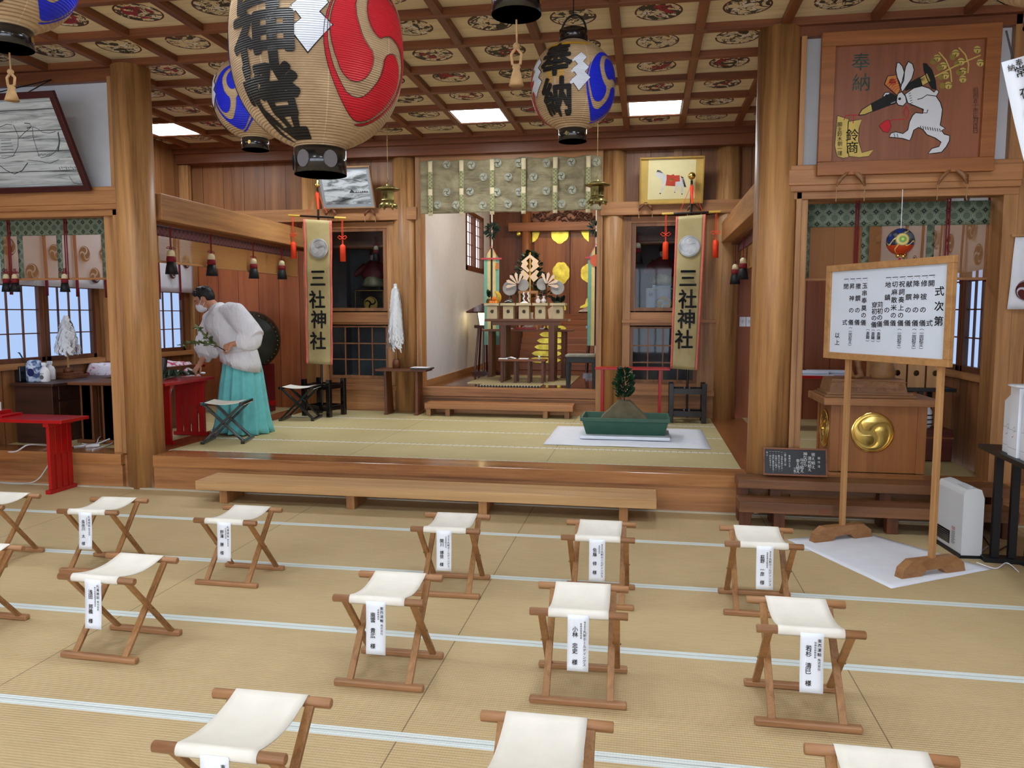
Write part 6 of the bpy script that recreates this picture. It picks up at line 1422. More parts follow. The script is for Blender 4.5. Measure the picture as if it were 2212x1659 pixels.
p = thing('power_strip', 'white extension socket on the sill left of the pillar', 'power strip', u(200, 966, Z=SZ+.005)); c = u(185, 967, Z=SZ+.005); d = u(214, 964, Z=SZ+.005)
obj('body', MB().bar(c+Vector((0, 0, .015)), d+Vector((0, 0, .015)), .04, .028), white_p, p, bevel=.005)
p = thing('folded_chair', 'dark folded chair standing in shadow behind the side table', 'chair', (-5.1, 7.5, SZ))
t = MB()
for q in (-5.47, -5.15): t.tube([(q, 7.45, SZ+.01), (q+.02, 7.62, SZ+.8)], .013, 8)
obj('frame', t, blackm, p); obj('seat', MB().bar((-5.31, 7.50, SZ+.30), (-5.29, 7.58, SZ+.62), .30, .03, up=(0, 1, 0)), blackm, p); obj('backrest', MB().bar((-5.30, 7.60, SZ+.62), (-5.29, 7.62, SZ+.82), .30, .02, up=(0, 1, 0)), grey_p_dull, p)
# red tables inside the left aisle
zA = u(455, 816, Y=7.45).z
red_table('red_table', 'red table in front of the priest laid with cut evergreen sprays', 6.75, 7.62, -4.98, -4.57, SZ, zA, swap=True, m=red)
zB = u(370, 792, Y=8.8).z
red_table('red_table', 'red table farther back beside the far left window', 8.5, 9.3, -6.12, -5.70, SZ, zB, swap=True, m=red)
rr = random.Random(11)
for i in range(7):
    y = 6.93+i*.105; x = -4.83+rr.uniform(-.06, .06); s = thing('evergreen_spray', ('cut evergreen spray lying on the red table, nearest the pillar' if i == 0 else 'cut evergreen spray lying in the row on the red table'), 'branch', (x, y, zA), group=None if i == 0 else 'evergreen sprays on the red table')
    t = MB(); t.tube([(x-.16, y-.03, zA+.012), (x+.12, y+.03, zA+.03)], .004, 5); obj('stem', t, stem, s)
    t = MB()
    for j in range(26): q = rr.random(); leaf(t, (x-.16+.28*q, y-.03+.06*q, zA+.02+rr.uniform(0, .02)), (rr.uniform(-1, .3), rr.uniform(-1, 1), rr.uniform(.05, .7)), rr.uniform(.05, .08), 0, rr)
    obj('leaves', t, leafm, s, fix=False)
for i, (px, py, lab) in enumerate(((352, 820, 'small crumpled white wrapper at the near end of the red table'), (362, 812, 'second white paper wrapper on the red table'), (438, 808, 'small silver clip on the red table by the hand of the priest'))):
    c = u(px, py, Z=zA); tag(obj('paper_scrap', MB().ball((c.x, c.y, zA+.012), .022, 10, sc=(1.6, 1, .55)), paper), lab, 'paper')
# drum on a red stand
dc = u(541, 735, Y=9.35); dr = .37
k = N('drum_hide'); f = k.noise(k.coord((1, 1, 1)), 8, 4, .6); k.base(k.ramp(f, [(.3, L(14, 17, 14)), (.7, L(34, 40, 32))])); hide = k.set(.4)
p = thing('taiko_drum', 'large dark drum behind the priest', 'drum', dc)
M_ = Matrix.Translation(dc) @ Matrix.Rotation(RAD(28), 4, 'Z')
t = MB().lathe([(dr*.86, -.25), (dr*.98, -.14), (dr*1.03, 0), (dr*.98, .14), (dr*.86, .25)], (0, 0, 0), 40, axis='y').xf(M_); obj('barrel', t, hide, p)
for s in (-1, 1): obj('drumhead', MB().lathe([(.001, .0), (dr*.84, .006), (dr*.88, -.02)], (0, 0, 0), 40, axis='y').xf(M_ @ Matrix.Translation((0, s*.256, 0)) @ Matrix.Scale(s, 4, (0, 1, 0))), hide, p)
t = MB()
for k_ in range(36):
    a = 2*pi*k_/36
    for s in (-1, 1): t.ball((dr*.90*cos(a), s*.225, dr*.90*sin(a)), .010, 6)
obj('tack', t.xf(M_), oldbronze, p)
redst = plain('dark_red_stand', L(104, 12, 16), .4)
p = thing('drum_stand', 'dark red stand carrying the drum behind the priest', 'stand', (dc.x, 9.35, SZ))
t = MB()
for s in (-1, 1):
    x = dc.x+s*.16; obj('leg', MB().box(x-.02, x+.04, 9.14, 9.60, SZ, dc.z-dr*.86), redst, p, bevel=.004)
obj('crossbar', MB().box(dc.x-.3, dc.x+.3, 9.34, 9.42, SZ+.10, SZ+.16), red, p)
# ============================================================ right aisle
zr = u(1760, 812, Y=8.9).z
p = red_table('red_cloth_table', 'red table with white paper rolls along the back wall of the right aisle', 1.35, 2.35, 8.9, 9.3, SZ, zr)
for i, (a, b, lab) in enumerate(((1.66, 2.0, 'white paper roll lying at the left on the red table in the right aisle'), (1.9, 2.2, 'white paper roll lying at the right on the red table in the right aisle'))):
    q = thing('paper_roll', lab, 'paper roll', ((a+b)/2, 9.0, zr)); obj('sheet', MB().box(a-.1, b+.04, 8.93+.1*i, 9.10+.1*i, zr+.001, zr+.012), paper, q); obj('roll', MB().tube([(a-.12, 9.0+.1*i, zr+.034), (b, 9.02+.1*i, zr+.034)], .021, 12), paper, q)
zb_ = .955; p = thing('black_side_table', 'black table behind the offering box holding a row of pierced wooden stands', 'table', (2.25, 7.4, SZ))
obj('table_top', MB().box(1.95, 2.66, 7.22, 7.56, zb_-.03, zb_), blackm, p, bevel=.003)
for x in (2.36, 2.52):
    for y in (7.24, 7.5): obj('leg', MB().box(x, x+.04, y, y+.04, SZ, zb_-.03), blackm, p)
sanbo_w = wood('sanbo_wood', L(150, 104, 60), L(186, 140, 90), 'z')
def sanbo(x, y, z, w_, h, m, label, grp, tray=True, name='offering_stand'):
    p = thing(name, label, 'offering stand', (x, y, z), group=grp); hw_ = w_/2; th = .008
    ht = h-.035 if tray else h
    # front with a round opening
    n = 20; r = w_*.17; cz = z+ht*.55; fr = [(x+r*cos(2*pi*i/n), cz+r*1.1*sin(2*pi*i/n)) for i in range(n)]
    out = []
    for i in range(n):
        a = 2*pi*i/n; q = max(abs(cos(a))/hw_, abs(sin(a))/(ht*.45 if sin(a) > 0 else ht*.55)); out.append((x+cos(a)/q, cz+sin(a)/q))
    for cx_, cz_ in ((x-hw_, z), (x+hw_, z), (x-hw_, z+ht), (x+hw_, z+ht)):
        j = min(range(n), key=lambda i: (out[i][0]-cx_)**2+(out[i][1]-cz_)**2); out[j] = (cx_, cz_)
    t = MB(); vs = [(a, y-hw_, b) for a, b in fr]+[(a, y-hw_, b) for a, b in out]+[(a, y-hw_+th, b) for a, b in fr]+[(a, y-hw_+th, b) for a, b in out]
    fs = []
    for i in range(n):
        j = (i+1) % n; fs += [(i, j, n+j, n+i), (2*n+i, 3*n+i, 3*n+j, 2*n+j), (i, 2*n+i, 2*n+j, j), (n+i, n+j, 3*n+j, 3*n+i)]
    t.add(vs, fs); t.box(x-hw_, x-hw_+th, y-hw_+th, y+hw_, z, z+ht); t.box(x+hw_-th, x+hw_, y-hw_+th, y+hw_, z, z+ht); t.box(x-hw_, x+hw_, y+hw_-th, y+hw_, z, z+ht); t.box(x-hw_, x+hw_, y-hw_, y+hw_, z+ht-th, z+ht)
    obj('body', t, m, p)
    if tray:
        W_ = w_*.77; t = MB(); t.box(x-W_, x+W_, y-W_, y+W_, z+ht, z+ht+.006)
        for a in ((x-W_, x+W_, y-W_, y-W_+.006), (x-W_, x+W_, y+W_-.006, y+W_), (x-W_, x-W_+.006, y-W_, y+W_), (x+W_-.006, x+W_, y-W_, y+W_)): t.box(a[0], a[1], a[2], a[3], z+ht+.006, z+h)
        obj('tray', t, m, p)
    return p
for i, px in enumerate((1930, 1952, 1975, 1999)):
    c = u(px, 820, Y=7.35); sanbo(2.04+i*.155, 7.36, zb_+.001, .14, .23, sanbo_w, ('pierced wooden stand on the black side table, next to the board post' if i == 3 else 'pierced wooden stand in the row on the black side table'), None if i == 3 else 'pierced stands on the black side table', tray=False)
p = thing('brown_case', 'reddish brown case on the floor under the black side table', 'case', (2.6, 7.3, SZ)); obj('case', MB().box(2.42, 2.66, 7.25, 7.5, SZ+.001, SZ+.28), wood('case_wood', L(74, 30, 22), L(104, 48, 34), 'x'), p, bevel=.01); obj('lid_rim', MB().box(2.415, 2.665, 7.245, 7.505, SZ+.20, SZ+.215), dark_x, p)
p = thing('white_bundle', 'white bundle with black stripes standing behind the board post', 'bundle', (2.42, 7.3, SZ+.28)); obj('bundle', MB().lathe([(.04, 0), (.06, .03), (.055, .15), (.03, .2)], (2.46, 7.36, SZ+.281), 16), cloth_w, p)
t = MB()
for i in range(3): t.tube([(2.46+.063*cos(a_/8*2*pi), 7.36+.063*sin(a_/8*2*pi), SZ+.32+i*.04) for a_ in range(9)], .006, 5)
obj('stripe', t, blackm, p)
# switches
for px, w_, lab in ((1604, .075, 'white wall switch plate on the dark wall left of the right pillar'), (1618, .07, 'second white switch plate just left of the right pillar')):
    c = u(px, 695, Y=9.97); p = thing('switch_plate', lab, 'switch', c); obj('plate', MB().box(c.x-w_/2, c.x+w_/2, 9.966, 9.978, c.z-.06, c.z+.06), white_p, p, bevel=.003); obj('rocker', MB().box(c.x-.012, c.x+.012, 9.960, 9.967, c.z-.02, c.z+.02), grey_p, p)
# ============================================================ inside the glass cabinets
robe_red = plain('dark_red_robe', L(96, 26, 30), .6, var=.1); silver_leaf = plain('silver_brocade', L(150, 142, 110), .5, .3, var=.3)
for (xc, side) in ((-3.74, 'left'), (.20, 'right')):
    ib = thing('inner_blind', 'rolled brown reed blind at the top inside the %s glass cabinet' % side, 'blind', (xc+.0, 10.0, 2.7)); obj('reed_panel', MB().box(xc-.42 if side == 'right' else xc-.48, xc+.40, 9.965, 9.975, 2.50, 2.83), wood('inner_reed', L(70, 46, 34), L(104, 72, 54), 'x'), ib); obj('roll', MB().tube([(xc-.42, 9.98, 2.49), (xc+.40, 9.98, 2.49)], .03, 12), table_w, ib)
    bx_ = thing('crest_box', 'black box with a gold whirl crest inside the %s glass cabinet' % side, 'box', (xc, 10.3, 1.61))
    obj('box', MB().box(xc-.21, xc+.21, 10.15, 10.5, 1.611, 1.93), black, bx_, bevel=.003)
    T = Txt()
    for q in (((-.20, .012), (.20, .012)), ((-.20, .307), (.20, .307)), ((-.20, .012), (-.20, .307)), ((.20, .012), (.20, .307))): T.stroke(q, .006)
    T.put('納', -.15, .24, .055); T.put('奉', .15, .24, .055); obj('gold_lines', T.plane((xc, 10.15, 1.611), (1, 0, 0), (0, 0, 1), .001), goldp, bx_, fix=False)
    T = Txt()
    for P in tomoe(.10, 0.02, .125, 60): T.poly(P)
    obj('crest', T.plane((xc, 10.15, 1.611), (1, 0, 0), (0, 0, 1), .002), goldp, bx_, fix=False)
    f = thing('seated_figure', 'seated court guardian figure in dark red robe and black hat in the %s glass cabinet' % side, 'statue', (xc, 10.35, 1.93))
    t = MB(); t.box(xc-.13, xc+.13, 10.22, 10.46, 1.931, 1.97); obj('pedestal', t, black, f, bevel=.004)
    t = MB().lathe([(.14, 1.971), (.155, 2.0), (.13, 2.06), (.09, 2.12)], (xc, 10.34, 0), 20, lob=lambda a, i: 1+.12*abs(cos(3*a))); obj('trousers', t, silver_leaf, f)
    t = MB().loft([[(xc+rx*cos(2*pi*k_/20), 10.34+ry*sin(2*pi*k_/20), z) for k_ in range(20)] for rx, ry, z in ((.12, .10, 2.08), (.19, .10, 2.14), (.15, .09, 2.22), (.11, .08, 2.30), (.05, .05, 2.34))])
    for s in (-1, 1): t.tube([(xc+s*.11, 10.33, 2.27), (xc+s*.18, 10.27, 2.18), (xc+s*.24, 10.24, 2.13)], [.045, .05, .03], 10)
    obj('robe', t, robe_red, f); obj('head', MB().ball((xc, 10.33, 2.385), .048, 14, sc=(.9, 1, 1.15)), plain('doll_skin', L(190, 176, 160), .5), f)
    obj('hat', MB().lathe([(.052, 2.41), (.05, 2.45), (.03, 2.50), (.001, 2.52)], (xc, 10.34, 0), 14), ink, f)
p = tassel((-.12, 9.92, 2.36), 'black and red tassel hanging inside the right glass cabinet', 1.3, cord_top=2.62)
p = tassel((-3.55, 9.92, 2.40), 'pale tassel hanging inside the left glass cabinet', 1.0, cord_top=2.62)
# ============================================================ sanctum furnishings
def zz(px, py, Y): return U(px, py, Y=Y)
redlac = plain('dark_red_lacquer', L(70, 18, 16), .15, coat=.7)
YT = 10.85
zt = zz(1140, 689, YT).z; x0, x1 = zz(1047, 689, YT).x, zz(1226, 689, YT).x
p = thing('altar_table', 'tall eight-legged walnut altar table carrying the five offering stands', 'table', ((x0+x1)/2, 11.05, SF))
obj('table_top', MB().box(x0, x1, YT, 11.3, zt-.035, zt), table_w, p, bevel=.004)
def legset(par, x, w_, y0, y1, z0, z1, n=4, m=None):
    for i in range(n):
        y = y0+(y1-y0-w_)*i/(n-1); obj('leg', MB().box(x, x+w_*1.2, y, y+w_, z0+.03, z1), m or table_z, par, bevel=.002)
    obj('foot', MB().box(x-.01, x+w_*1.2+.01, y0-.02, y1+.02, z0, z0+.03), m or table_z, par)
legset(p, zz(1080, 750, YT).x, .07, YT+.03, 11.27, SF, zt-.035); legset(p, zz(1184, 750, YT).x, .07, YT+.03, 11.27, SF, zt-.035)
obj('apron', MB().box(x0+.1, x1-.1, YT+.02, YT+.04, zt-.09, zt-.035), table_w, p)
YM = 11.5; z2 = zz(1140, 712, YM).z
p = thing('offering_table', 'lower walnut altar table behind the tall one', 'table', (-1.8, 11.6, SF))
xa, xb = zz(1040, 710, YM).x, zz(1235, 770, YM).x; obj('table_top', MB().box(xa, xb, YM, 11.85, z2-.03, z2), table_w, p, bevel=.003)
legset(p, xa+.1, .05, YM+.02, 11.83, SF, z2-.03); legset(p, xb-.16, .05, YM+.02, 11.83, SF, z2-.03)
z3 = z2+.001; c = zz(1135, 705, YM); q = thing('red_tray', 'flat red tray with folded white papers on the lower altar table', 'tray', (c.x, YM+.1, z3)); obj('tray', MB().box(c.x-.16, c.x+.16, YM+.0, YM+.10, z3, z3+.03), plain('red_tray', L(140, 26, 40), .4), q, bevel=.003)
t = MB(); t.bar((c.x-.05, YM+.05, z3+.035), (c.x+.06, YM+.05, z3+.075), .08, .004, up=(0, 0, 1)); t.bar((c.x, YM+.05, z3+.035), (c.x+.09, YM+.06, z3+.05), .07, .004); obj('folded_paper', t, paper, q)
# low reading table with books
YL = 10.55; zl = zz(1130, 777, YL).z; xa, xb = zz(1076, 777, YL).x, zz(1178, 777, YL).x
p = thing('low_table', 'low dark wooden table with ritual books in front of the altar table', 'table', ((xa+xb)/2, 10.65, SF)); obj('table_top', MB().box(xa, xb, YL, 10.82, zl-.025, zl), dark_x, p, bevel=.003)
for x in (xa+.03, xa+(xb-xa)*.33, xa+(xb-xa)*.62, xb-.06):
    for y in (YL+.02, 10.77): obj('leg', MB().box(x, x+.035, y, y+.035, SF, zl-.025), dark_z, p)
for i, (a, b, w_, lab) in enumerate(((.05, 10.62, .10, 'closed pale booklet at the left end of the low table'), (.16, 10.64, .12, 'open white booklet lying tilted on the low table'), (.33, 10.66, .10, 'white paper packet in the middle of the low table'))):
    q = thing('booklet', lab, 'book', (xa+a, b, zl)); x = xa+a
    if i == 1: t = MB().bar((x-.07, b, zl+.012), (x, b, zl+.03), w_, .005).bar((x, b, zl+.03), (x+.08, b, zl+.010), w_, .005)
    else: t = MB().box(x-.05, x+w_*.8, b-.05, b+.06, zl+.001, zl+.014)
    obj('cover', t, paper, q); obj('page_edge', MB().box(x-.045, x+w_*.6, b-.052, b-.049, zl+.004, zl+.010), beige, q)
q = thing('brush_rest', 'small grey metal rest at the right end of the low table', 'rest', (xb-.1, 10.65, zl)); obj('rest', MB().lathe([(.03, .001), (.01, .02), (.02, .05)], (xb-.10, 10.66, zl), 12), grey_p, q)
# mats
k = tatami('small_mat_weave', L(150, 138, 104), L(172, 158, 122), L(200, 196, 180), 9.0, 50, .01, 0, 50)
Q = [Vector((-2.19, 9.93, SF)), Vector((-1.36, 9.93, SF)), Vector((-1.36, 10.78-.33, SF)), Vector((-2.19, 10.78-.33, SF))]
p = thing('tatami_mat', 'small tatami mat with a scalloped edge lying on the lacquered sanctum floor', 'mat', (-1.78, 10.2, SF)); obj('mat', MB().box(-2.19, -1.36, 9.97, 10.44, SF+.001, SF+.018), k, p, bevel=.003)
t = MB()
for i in range(21): t.lathe([(.017, 0), (.017, .004)], (-2.17+i*.0395, 9.966, SF+.010), 10, axis='y')
obj('scalloped_edge', t, blackm, p); obj('border', MB().box(-2.19, -1.36, 9.968, 9.99, SF+.018, SF+.020), cloth_w, p)
p = thing('straw_mat', 'grey straw mat under the altar tables', 'mat', (-1.8, 11.1, SF)); obj('mat', MB().box(-2.45, -1.0, 10.5, 12.0, SF+.001, SF+.008), k, p); obj('edging', MB().box(-2.45, -1.0, 10.485, 10.5, SF+.001, SF+.009), beige, p)
# five offering stands and what lies on them
sx = [zz(q, 670, YT+.12).x for q in (1064.5, 1099, 1133, 1168, 1206)]; hs = zz(1133, 655, YT+.12).z-zt
labs = ['with fruit, first from the left', 'with dark seaweed, second from the left', 'with the paper-topped rice, in the middle', 'with two white flasks, fourth from the left', 'with dark greens, at the right end']
for x, l in zip(sx, labs): sanbo(x, YT+.14, zt+.001, .148, hs, beige, 'cream wooden offering stand %s on the altar table' % l, 'cream offering stands on the altar table')
zo = zt+hs-.028; yo = YT+.13
def ball_thing(name, label, cat, c, r, m, sc=(1, 1, 1), grp=None):
    p = thing(name, label, cat, c, group=grp); obj('flesh', MB().ball(c, r, 14, sc=sc), m, p); obj('stalk', MB().tube([(c[0], c[1], c[2]+r*sc[2]*.97), (c[0], c[1], c[2]+r*sc[2]*1.08)], .004, 5), stem, p); return p
om = plain('orange_peel', L(232, 122, 20), .45, bump=.4)
ball_thing('orange', 'topmost orange of the fruit pile', 'fruit', (sx[0]+.015, yo, zo+.09), .034, om, grp='oranges on the first offering stand'); ball_thing('orange', 'lower left orange of the fruit pile', 'fruit', (sx[0]-.02, yo-.04, zo+.034), .032, om, grp='oranges on the first offering stand'); ball_thing('orange', 'lower right orange of the fruit pile', 'fruit', (sx[0]+.05, yo-.04, zo+.034), .032, om, grp='oranges on the first offering stand')
p = thing('banana_bunch', 'yellow bananas leaning behind the oranges', 'fruit', (sx[0]+.07, yo+.03, zo)); 
for k_ in range(3):
    t = MB().tube([(sx[0]+.00+.07*sin(a*.45+.4)+k_*.012, yo+.03+.015*k_, zo+.20-.034*a) for a in range(6)], [.008, .018, .021, .021, .018, .008], 8); obj('banana', t, plain('banana_skin', L(212, 184, 66), .5), p)
p = thing('pineapple', 'small pineapple with a dark green crown left of the oranges', 'fruit', (sx[0]-.06, yo+.03, zo)); obj('flesh', MB().ball((sx[0]-.065, yo+.03, zo+.05), .042, 16, sc=(1, 1, 1.2)), plain('pineapple_skin', L(110, 86, 40), .7, var=.3, bump=.8), p)
t = MB(); rr = random.Random(2)
for i in range(26): a = rr.uniform(0, 2*pi); leaf(t, (sx[0]-.065, yo+.03, zo+.10+rr.uniform(0, .05)), (cos(a)*.45, sin(a)*.45, 1), rr.uniform(.06, .10), 0, rr)
obj('crown', t, leafm, p, fix=False)
p = thing('seaweed_bundle', 'bundle of dark dried seaweed on the second offering stand', 'food', (sx[1], yo, zo)); obj('bundle', MB().ball((sx[1], yo, zo+.045), .06, 16, sc=(1.1, .8, .75)), plain('seaweed', L(30, 38, 30), .4, var=.4, bump=1), p); obj('band', MB().tube([(sx[1]-.05, yo-.05, zo+.05), (sx[1], yo-.06, zo+.065), (sx[1]+.05, yo-.05, zo+.05)], .004, 5), paper, p)
p = thing('rice_mound', 'white folded paper peak with cut paper on the middle offering stand', 'offering', (sx[2], yo, zo)); obj('peak', MB().loft([[(sx[2]-.10, yo-.10, zo+.001), (sx[2]+.10, yo-.10, zo+.001), (sx[2]+.10, yo+.10, zo+.001), (sx[2]-.10, yo+.10, zo+.001)], [(sx[2]-.005, yo-.005, zo+.065), (sx[2]+.005, yo-.005, zo+.065), (sx[2]+.005, yo+.005, zo+.065), (sx[2]-.005, yo+.005, zo+.065)]], smooth=False), paper, p)
for k_, dx in ((0, -.005), (1, .06)):
    t = MB()
    for j in range(4): t.add([(sx[2]+dx+(-.02 if j % 2 else .0), yo-.04, zo+.05+.033*j), (sx[2]+dx+(.0 if j % 2 else .02), yo-.045, zo+.045+.033*j), (sx[2]+dx+(.012 if j % 2 else .012), yo-.04, zo+.085+.033*j), (sx[2]+dx-.01, yo-.04, zo+.088+.033*j)], [(0, 1, 2, 3)])
    obj('zigzag_paper', t, paper, p, fix=False)
for i, dx in enumerate((-.035, .045)):
    p = thing('sake_flask', 'white porcelain flask %s on the fourth offering stand' % ('at the left', 'at the right')[i], 'flask', (sx[3]+dx, yo, zo), group='white flasks on the fourth offering stand')
    obj('body', MB().lathe([(.016, .001), (.02, .01), (.012, .02), (.034, .05), (.036, .07), (.014, .095), (.013, .11)], (sx[3]+dx, yo-.03, zo), 20), white_p, p); obj('stopper', MB().lathe([(.016, .108), (.018, .125), (.012, .13)], (sx[3]+dx, yo-.03, zo), 16), white_p, p)
p = thing('greens_bundle', 'dark leafy vegetables heaped on the fifth offering stand', 'food', (sx[4], yo, zo)); obj('bulb', MB().ball((sx[4]-.01, yo, zo+.04), .045, 12, sc=(1.5, 1, .9)), leafm, p)
t = MB()
for i in range(40): a = rr.uniform(0, 2*pi); leaf(t, (sx[4]+.05*cos(a), yo+.03*sin(a), zo+.04), (cos(a)*.6, sin(a)*.4, 1), rr.uniform(.05, .12), 0, rr)
obj('foliage', t, plain('dark_greens', L(24, 36, 28), .5, var=.3), p, fix=False)
# round mirrors on stands, gohei, sakaki
YS = 11.65; ztb = z2
for i, (px, py, rp, lab) in enumerate(((1101, 623, 15.5, 'round grey dish standing upright above the second offering stand'), (1204, 622, 15, 'round grey dish standing upright above the fifth offering stand'), (1130, 616, 13, 'round silver dish half hidden left of the white paper emblem'), (1172, 614, 13, 'round silver dish half hidden right of the white paper emblem'))):
    Y_ = YS+.03*(i > 1); c = zz(px, py, Y_); r = rp/FPX*11.8; p = thing('round_dish', lab, 'dish', c, group='round dishes standing on the altar')
    obj('disc', MB().lathe([(.001, -.004), (r*.9, -.001), (r, -.004), (r, .004), (.001, .004)], c, 32, axis='y'), plain('pewter', L(168, 172, 172), .5, .1, var=.1), p)
    obj('foot', MB().tube([(c.x, Y_+.02, c.z-r*.9), (c.x, Y_+.03, ztb+.01)], .012, 8).box(c.x-.05, c.x+.05, Y_-.02, Y_+.06, ztb+.001, ztb+.02), redlac, p)
c = zz(1144, 600, 12.0); p = thing('sakaki_tree', 'bushy evergreen in a vase behind the white diamond paper emblem', 'plant', (c.x, 12.0, ztb))
t = MB(); rr = random.Random(8)
for i in range(520):
    h = rr.random(); z = zz(1145, 643, 12.0).z+(zz(1145, 545, 12.0).z-zz(1145, 643, 12.0).z)*h; R_ = .34*(1-h)**.7+.03; a = rr.uniform(0, 2*pi); q = rr.uniform(.3, 1)
    leaf(t, (c.x+R_*q*cos(a), 12.02+R_*.5*q*sin(a), z), (cos(a), sin(a)*.6, .5), rr.uniform(.05, .085), 0, rr)
obj('foliage', t, plain('dark_leaf', L(30, 58, 30), .35, var=.4), p, fix=False); obj('trunk', MB().tube([(c.x, 12.02, ztb), (c.x, 12.02, zz(1145, 560, 12.0).z)], .015, 8), stem, p); obj('vase', MB().lathe([(.06, 0), (.08, .08), (.05, .2), (.06, .26)], (c.x, 12.02, ztb+.001), 20), white_p, p)
p = thing('paper_emblem', 'white folded paper emblem of stacked diamonds before the evergreen', 'ritual paper', zz(1145, 645, 11.7)); A = lambda x, y: (lambda q: (q.x, q.z))(zz(1040+x*.12055, 480+y*.12055, 11.7))
T = Txt()
for P in (((870, 575), (712, 705), (735, 735), (705, 795), (835, 900), (862, 860), (805, 790), (840, 745), (805, 690), (868, 630)), ((870, 575), (1025, 695), (1000, 740), (1035, 790), (900, 895), (868, 860), (920, 790), (890, 745), (920, 690), (870, 630)),
          ((750, 850), (862, 960), (790, 1090), (730, 1020), (755, 970), (700, 890)), ((985, 855), (860, 975), (935, 1075), (1018, 1000), (985, 955), (1030, 880))): T.poly([A(*q) for q in P])
obj('paper', T.plane((0, 11.7, 0), (1, 0, 0), (0, 0, 1), 0), plain('cream_paper', L(236, 214, 186), .8, var=.02), p, fix=False)
c = zz(1145, 600, 11.7); obj('stick', MB().bar((c.x, 11.705, zz(1145, 545, 11.7).z), (c.x, 11.705, zz(1145, 655, 11.7).z), .02, .008), goldp, p)
c = zz(1141, 645, 11.55); p = thing('small_shrine_gate', 'small pale wooden gate frame behind the middle offering stand', 'gate', (c.x, 11.55, ztb))
t = MB()
for s in (-1, 1): obj('post', MB().box(c.x+s*.13-.015, c.x+s*.13+.015, 11.55, 11.58, ztb+.001, zz(1141, 630, 11.55).z), fresh_w, p)
obj('lintel', MB().box(c.x-.15, c.x+.15, 11.54, 11.59, zz(1141, 634, 11.55).z, zz(1141, 628, 11.55).z), fresh_x, p)
for i, (px, fl_) in enumerate(((1118, -1), (1180, 1))):
    c = zz(px, 612, 11.6); p = thing('candle_stand', 'small dark red candle stand with a white paper fan %s the emblem' % ('left of', 'right of')[i], 'candle stand', (c.x, 11.6, ztb), group='candle stands beside the emblem')
    obj('stem', MB().lathe([(.04, .001), (.012, .03), (.01, c.z-ztb-.04), (.03, c.z-ztb)], (c.x, 11.6, ztb), 14), redlac, p)
    T = Txt()
    for j in range(5): a = RAD(90+fl_*-1*(-20+30*j)); T.poly([(0, 0), (.16*cos(a-.16), .16*sin(a-.16)), (.19*cos(a), .19*sin(a)), (.16*cos(a+.16), .16*sin(a+.16))])
    obj('paper_fan', T.plane((c.x, 11.62, c.z-.02), (1, 0, 0), (0, 0, 1), 0), plain('fan_paper', L(240, 220, 200), .8), p, fix=False)
c = zz(1195, 640, 11.4); p = thing('decorated_fan', 'tall white paper ornament with golden bamboo painting beside the flasks', 'ornament', (c.x, 11.4, zz(1195, 675, 11.4).z)); T = Txt(); T.poly([(-.05, 0), (.03, 0), (.075, .30), (.0, .34), (-.08, .28)]); obj('panel', T.plane((c.x, 11.4, ztb+.02), (1, 0, 0), (0, 0, 1), 0), plain('ornament_paper', L(236, 220, 196), .8, var=.05), p, fix=False)
obj('stand', MB().tube([(c.x, 11.41, SF), (c.x, 11.41, ztb+.05)], .008, 6), redlac, p)
T = Txt(); T.stroke([(-.02, .03), (.01, .26)], .012); T.stroke([(.0, .1), (.04, .2)], .008); obj('painting', T.plane((c.x, 11.4, ztb+.02), (1, 0, 0), (0, 0, 1), .002), goldp, p, fix=False)
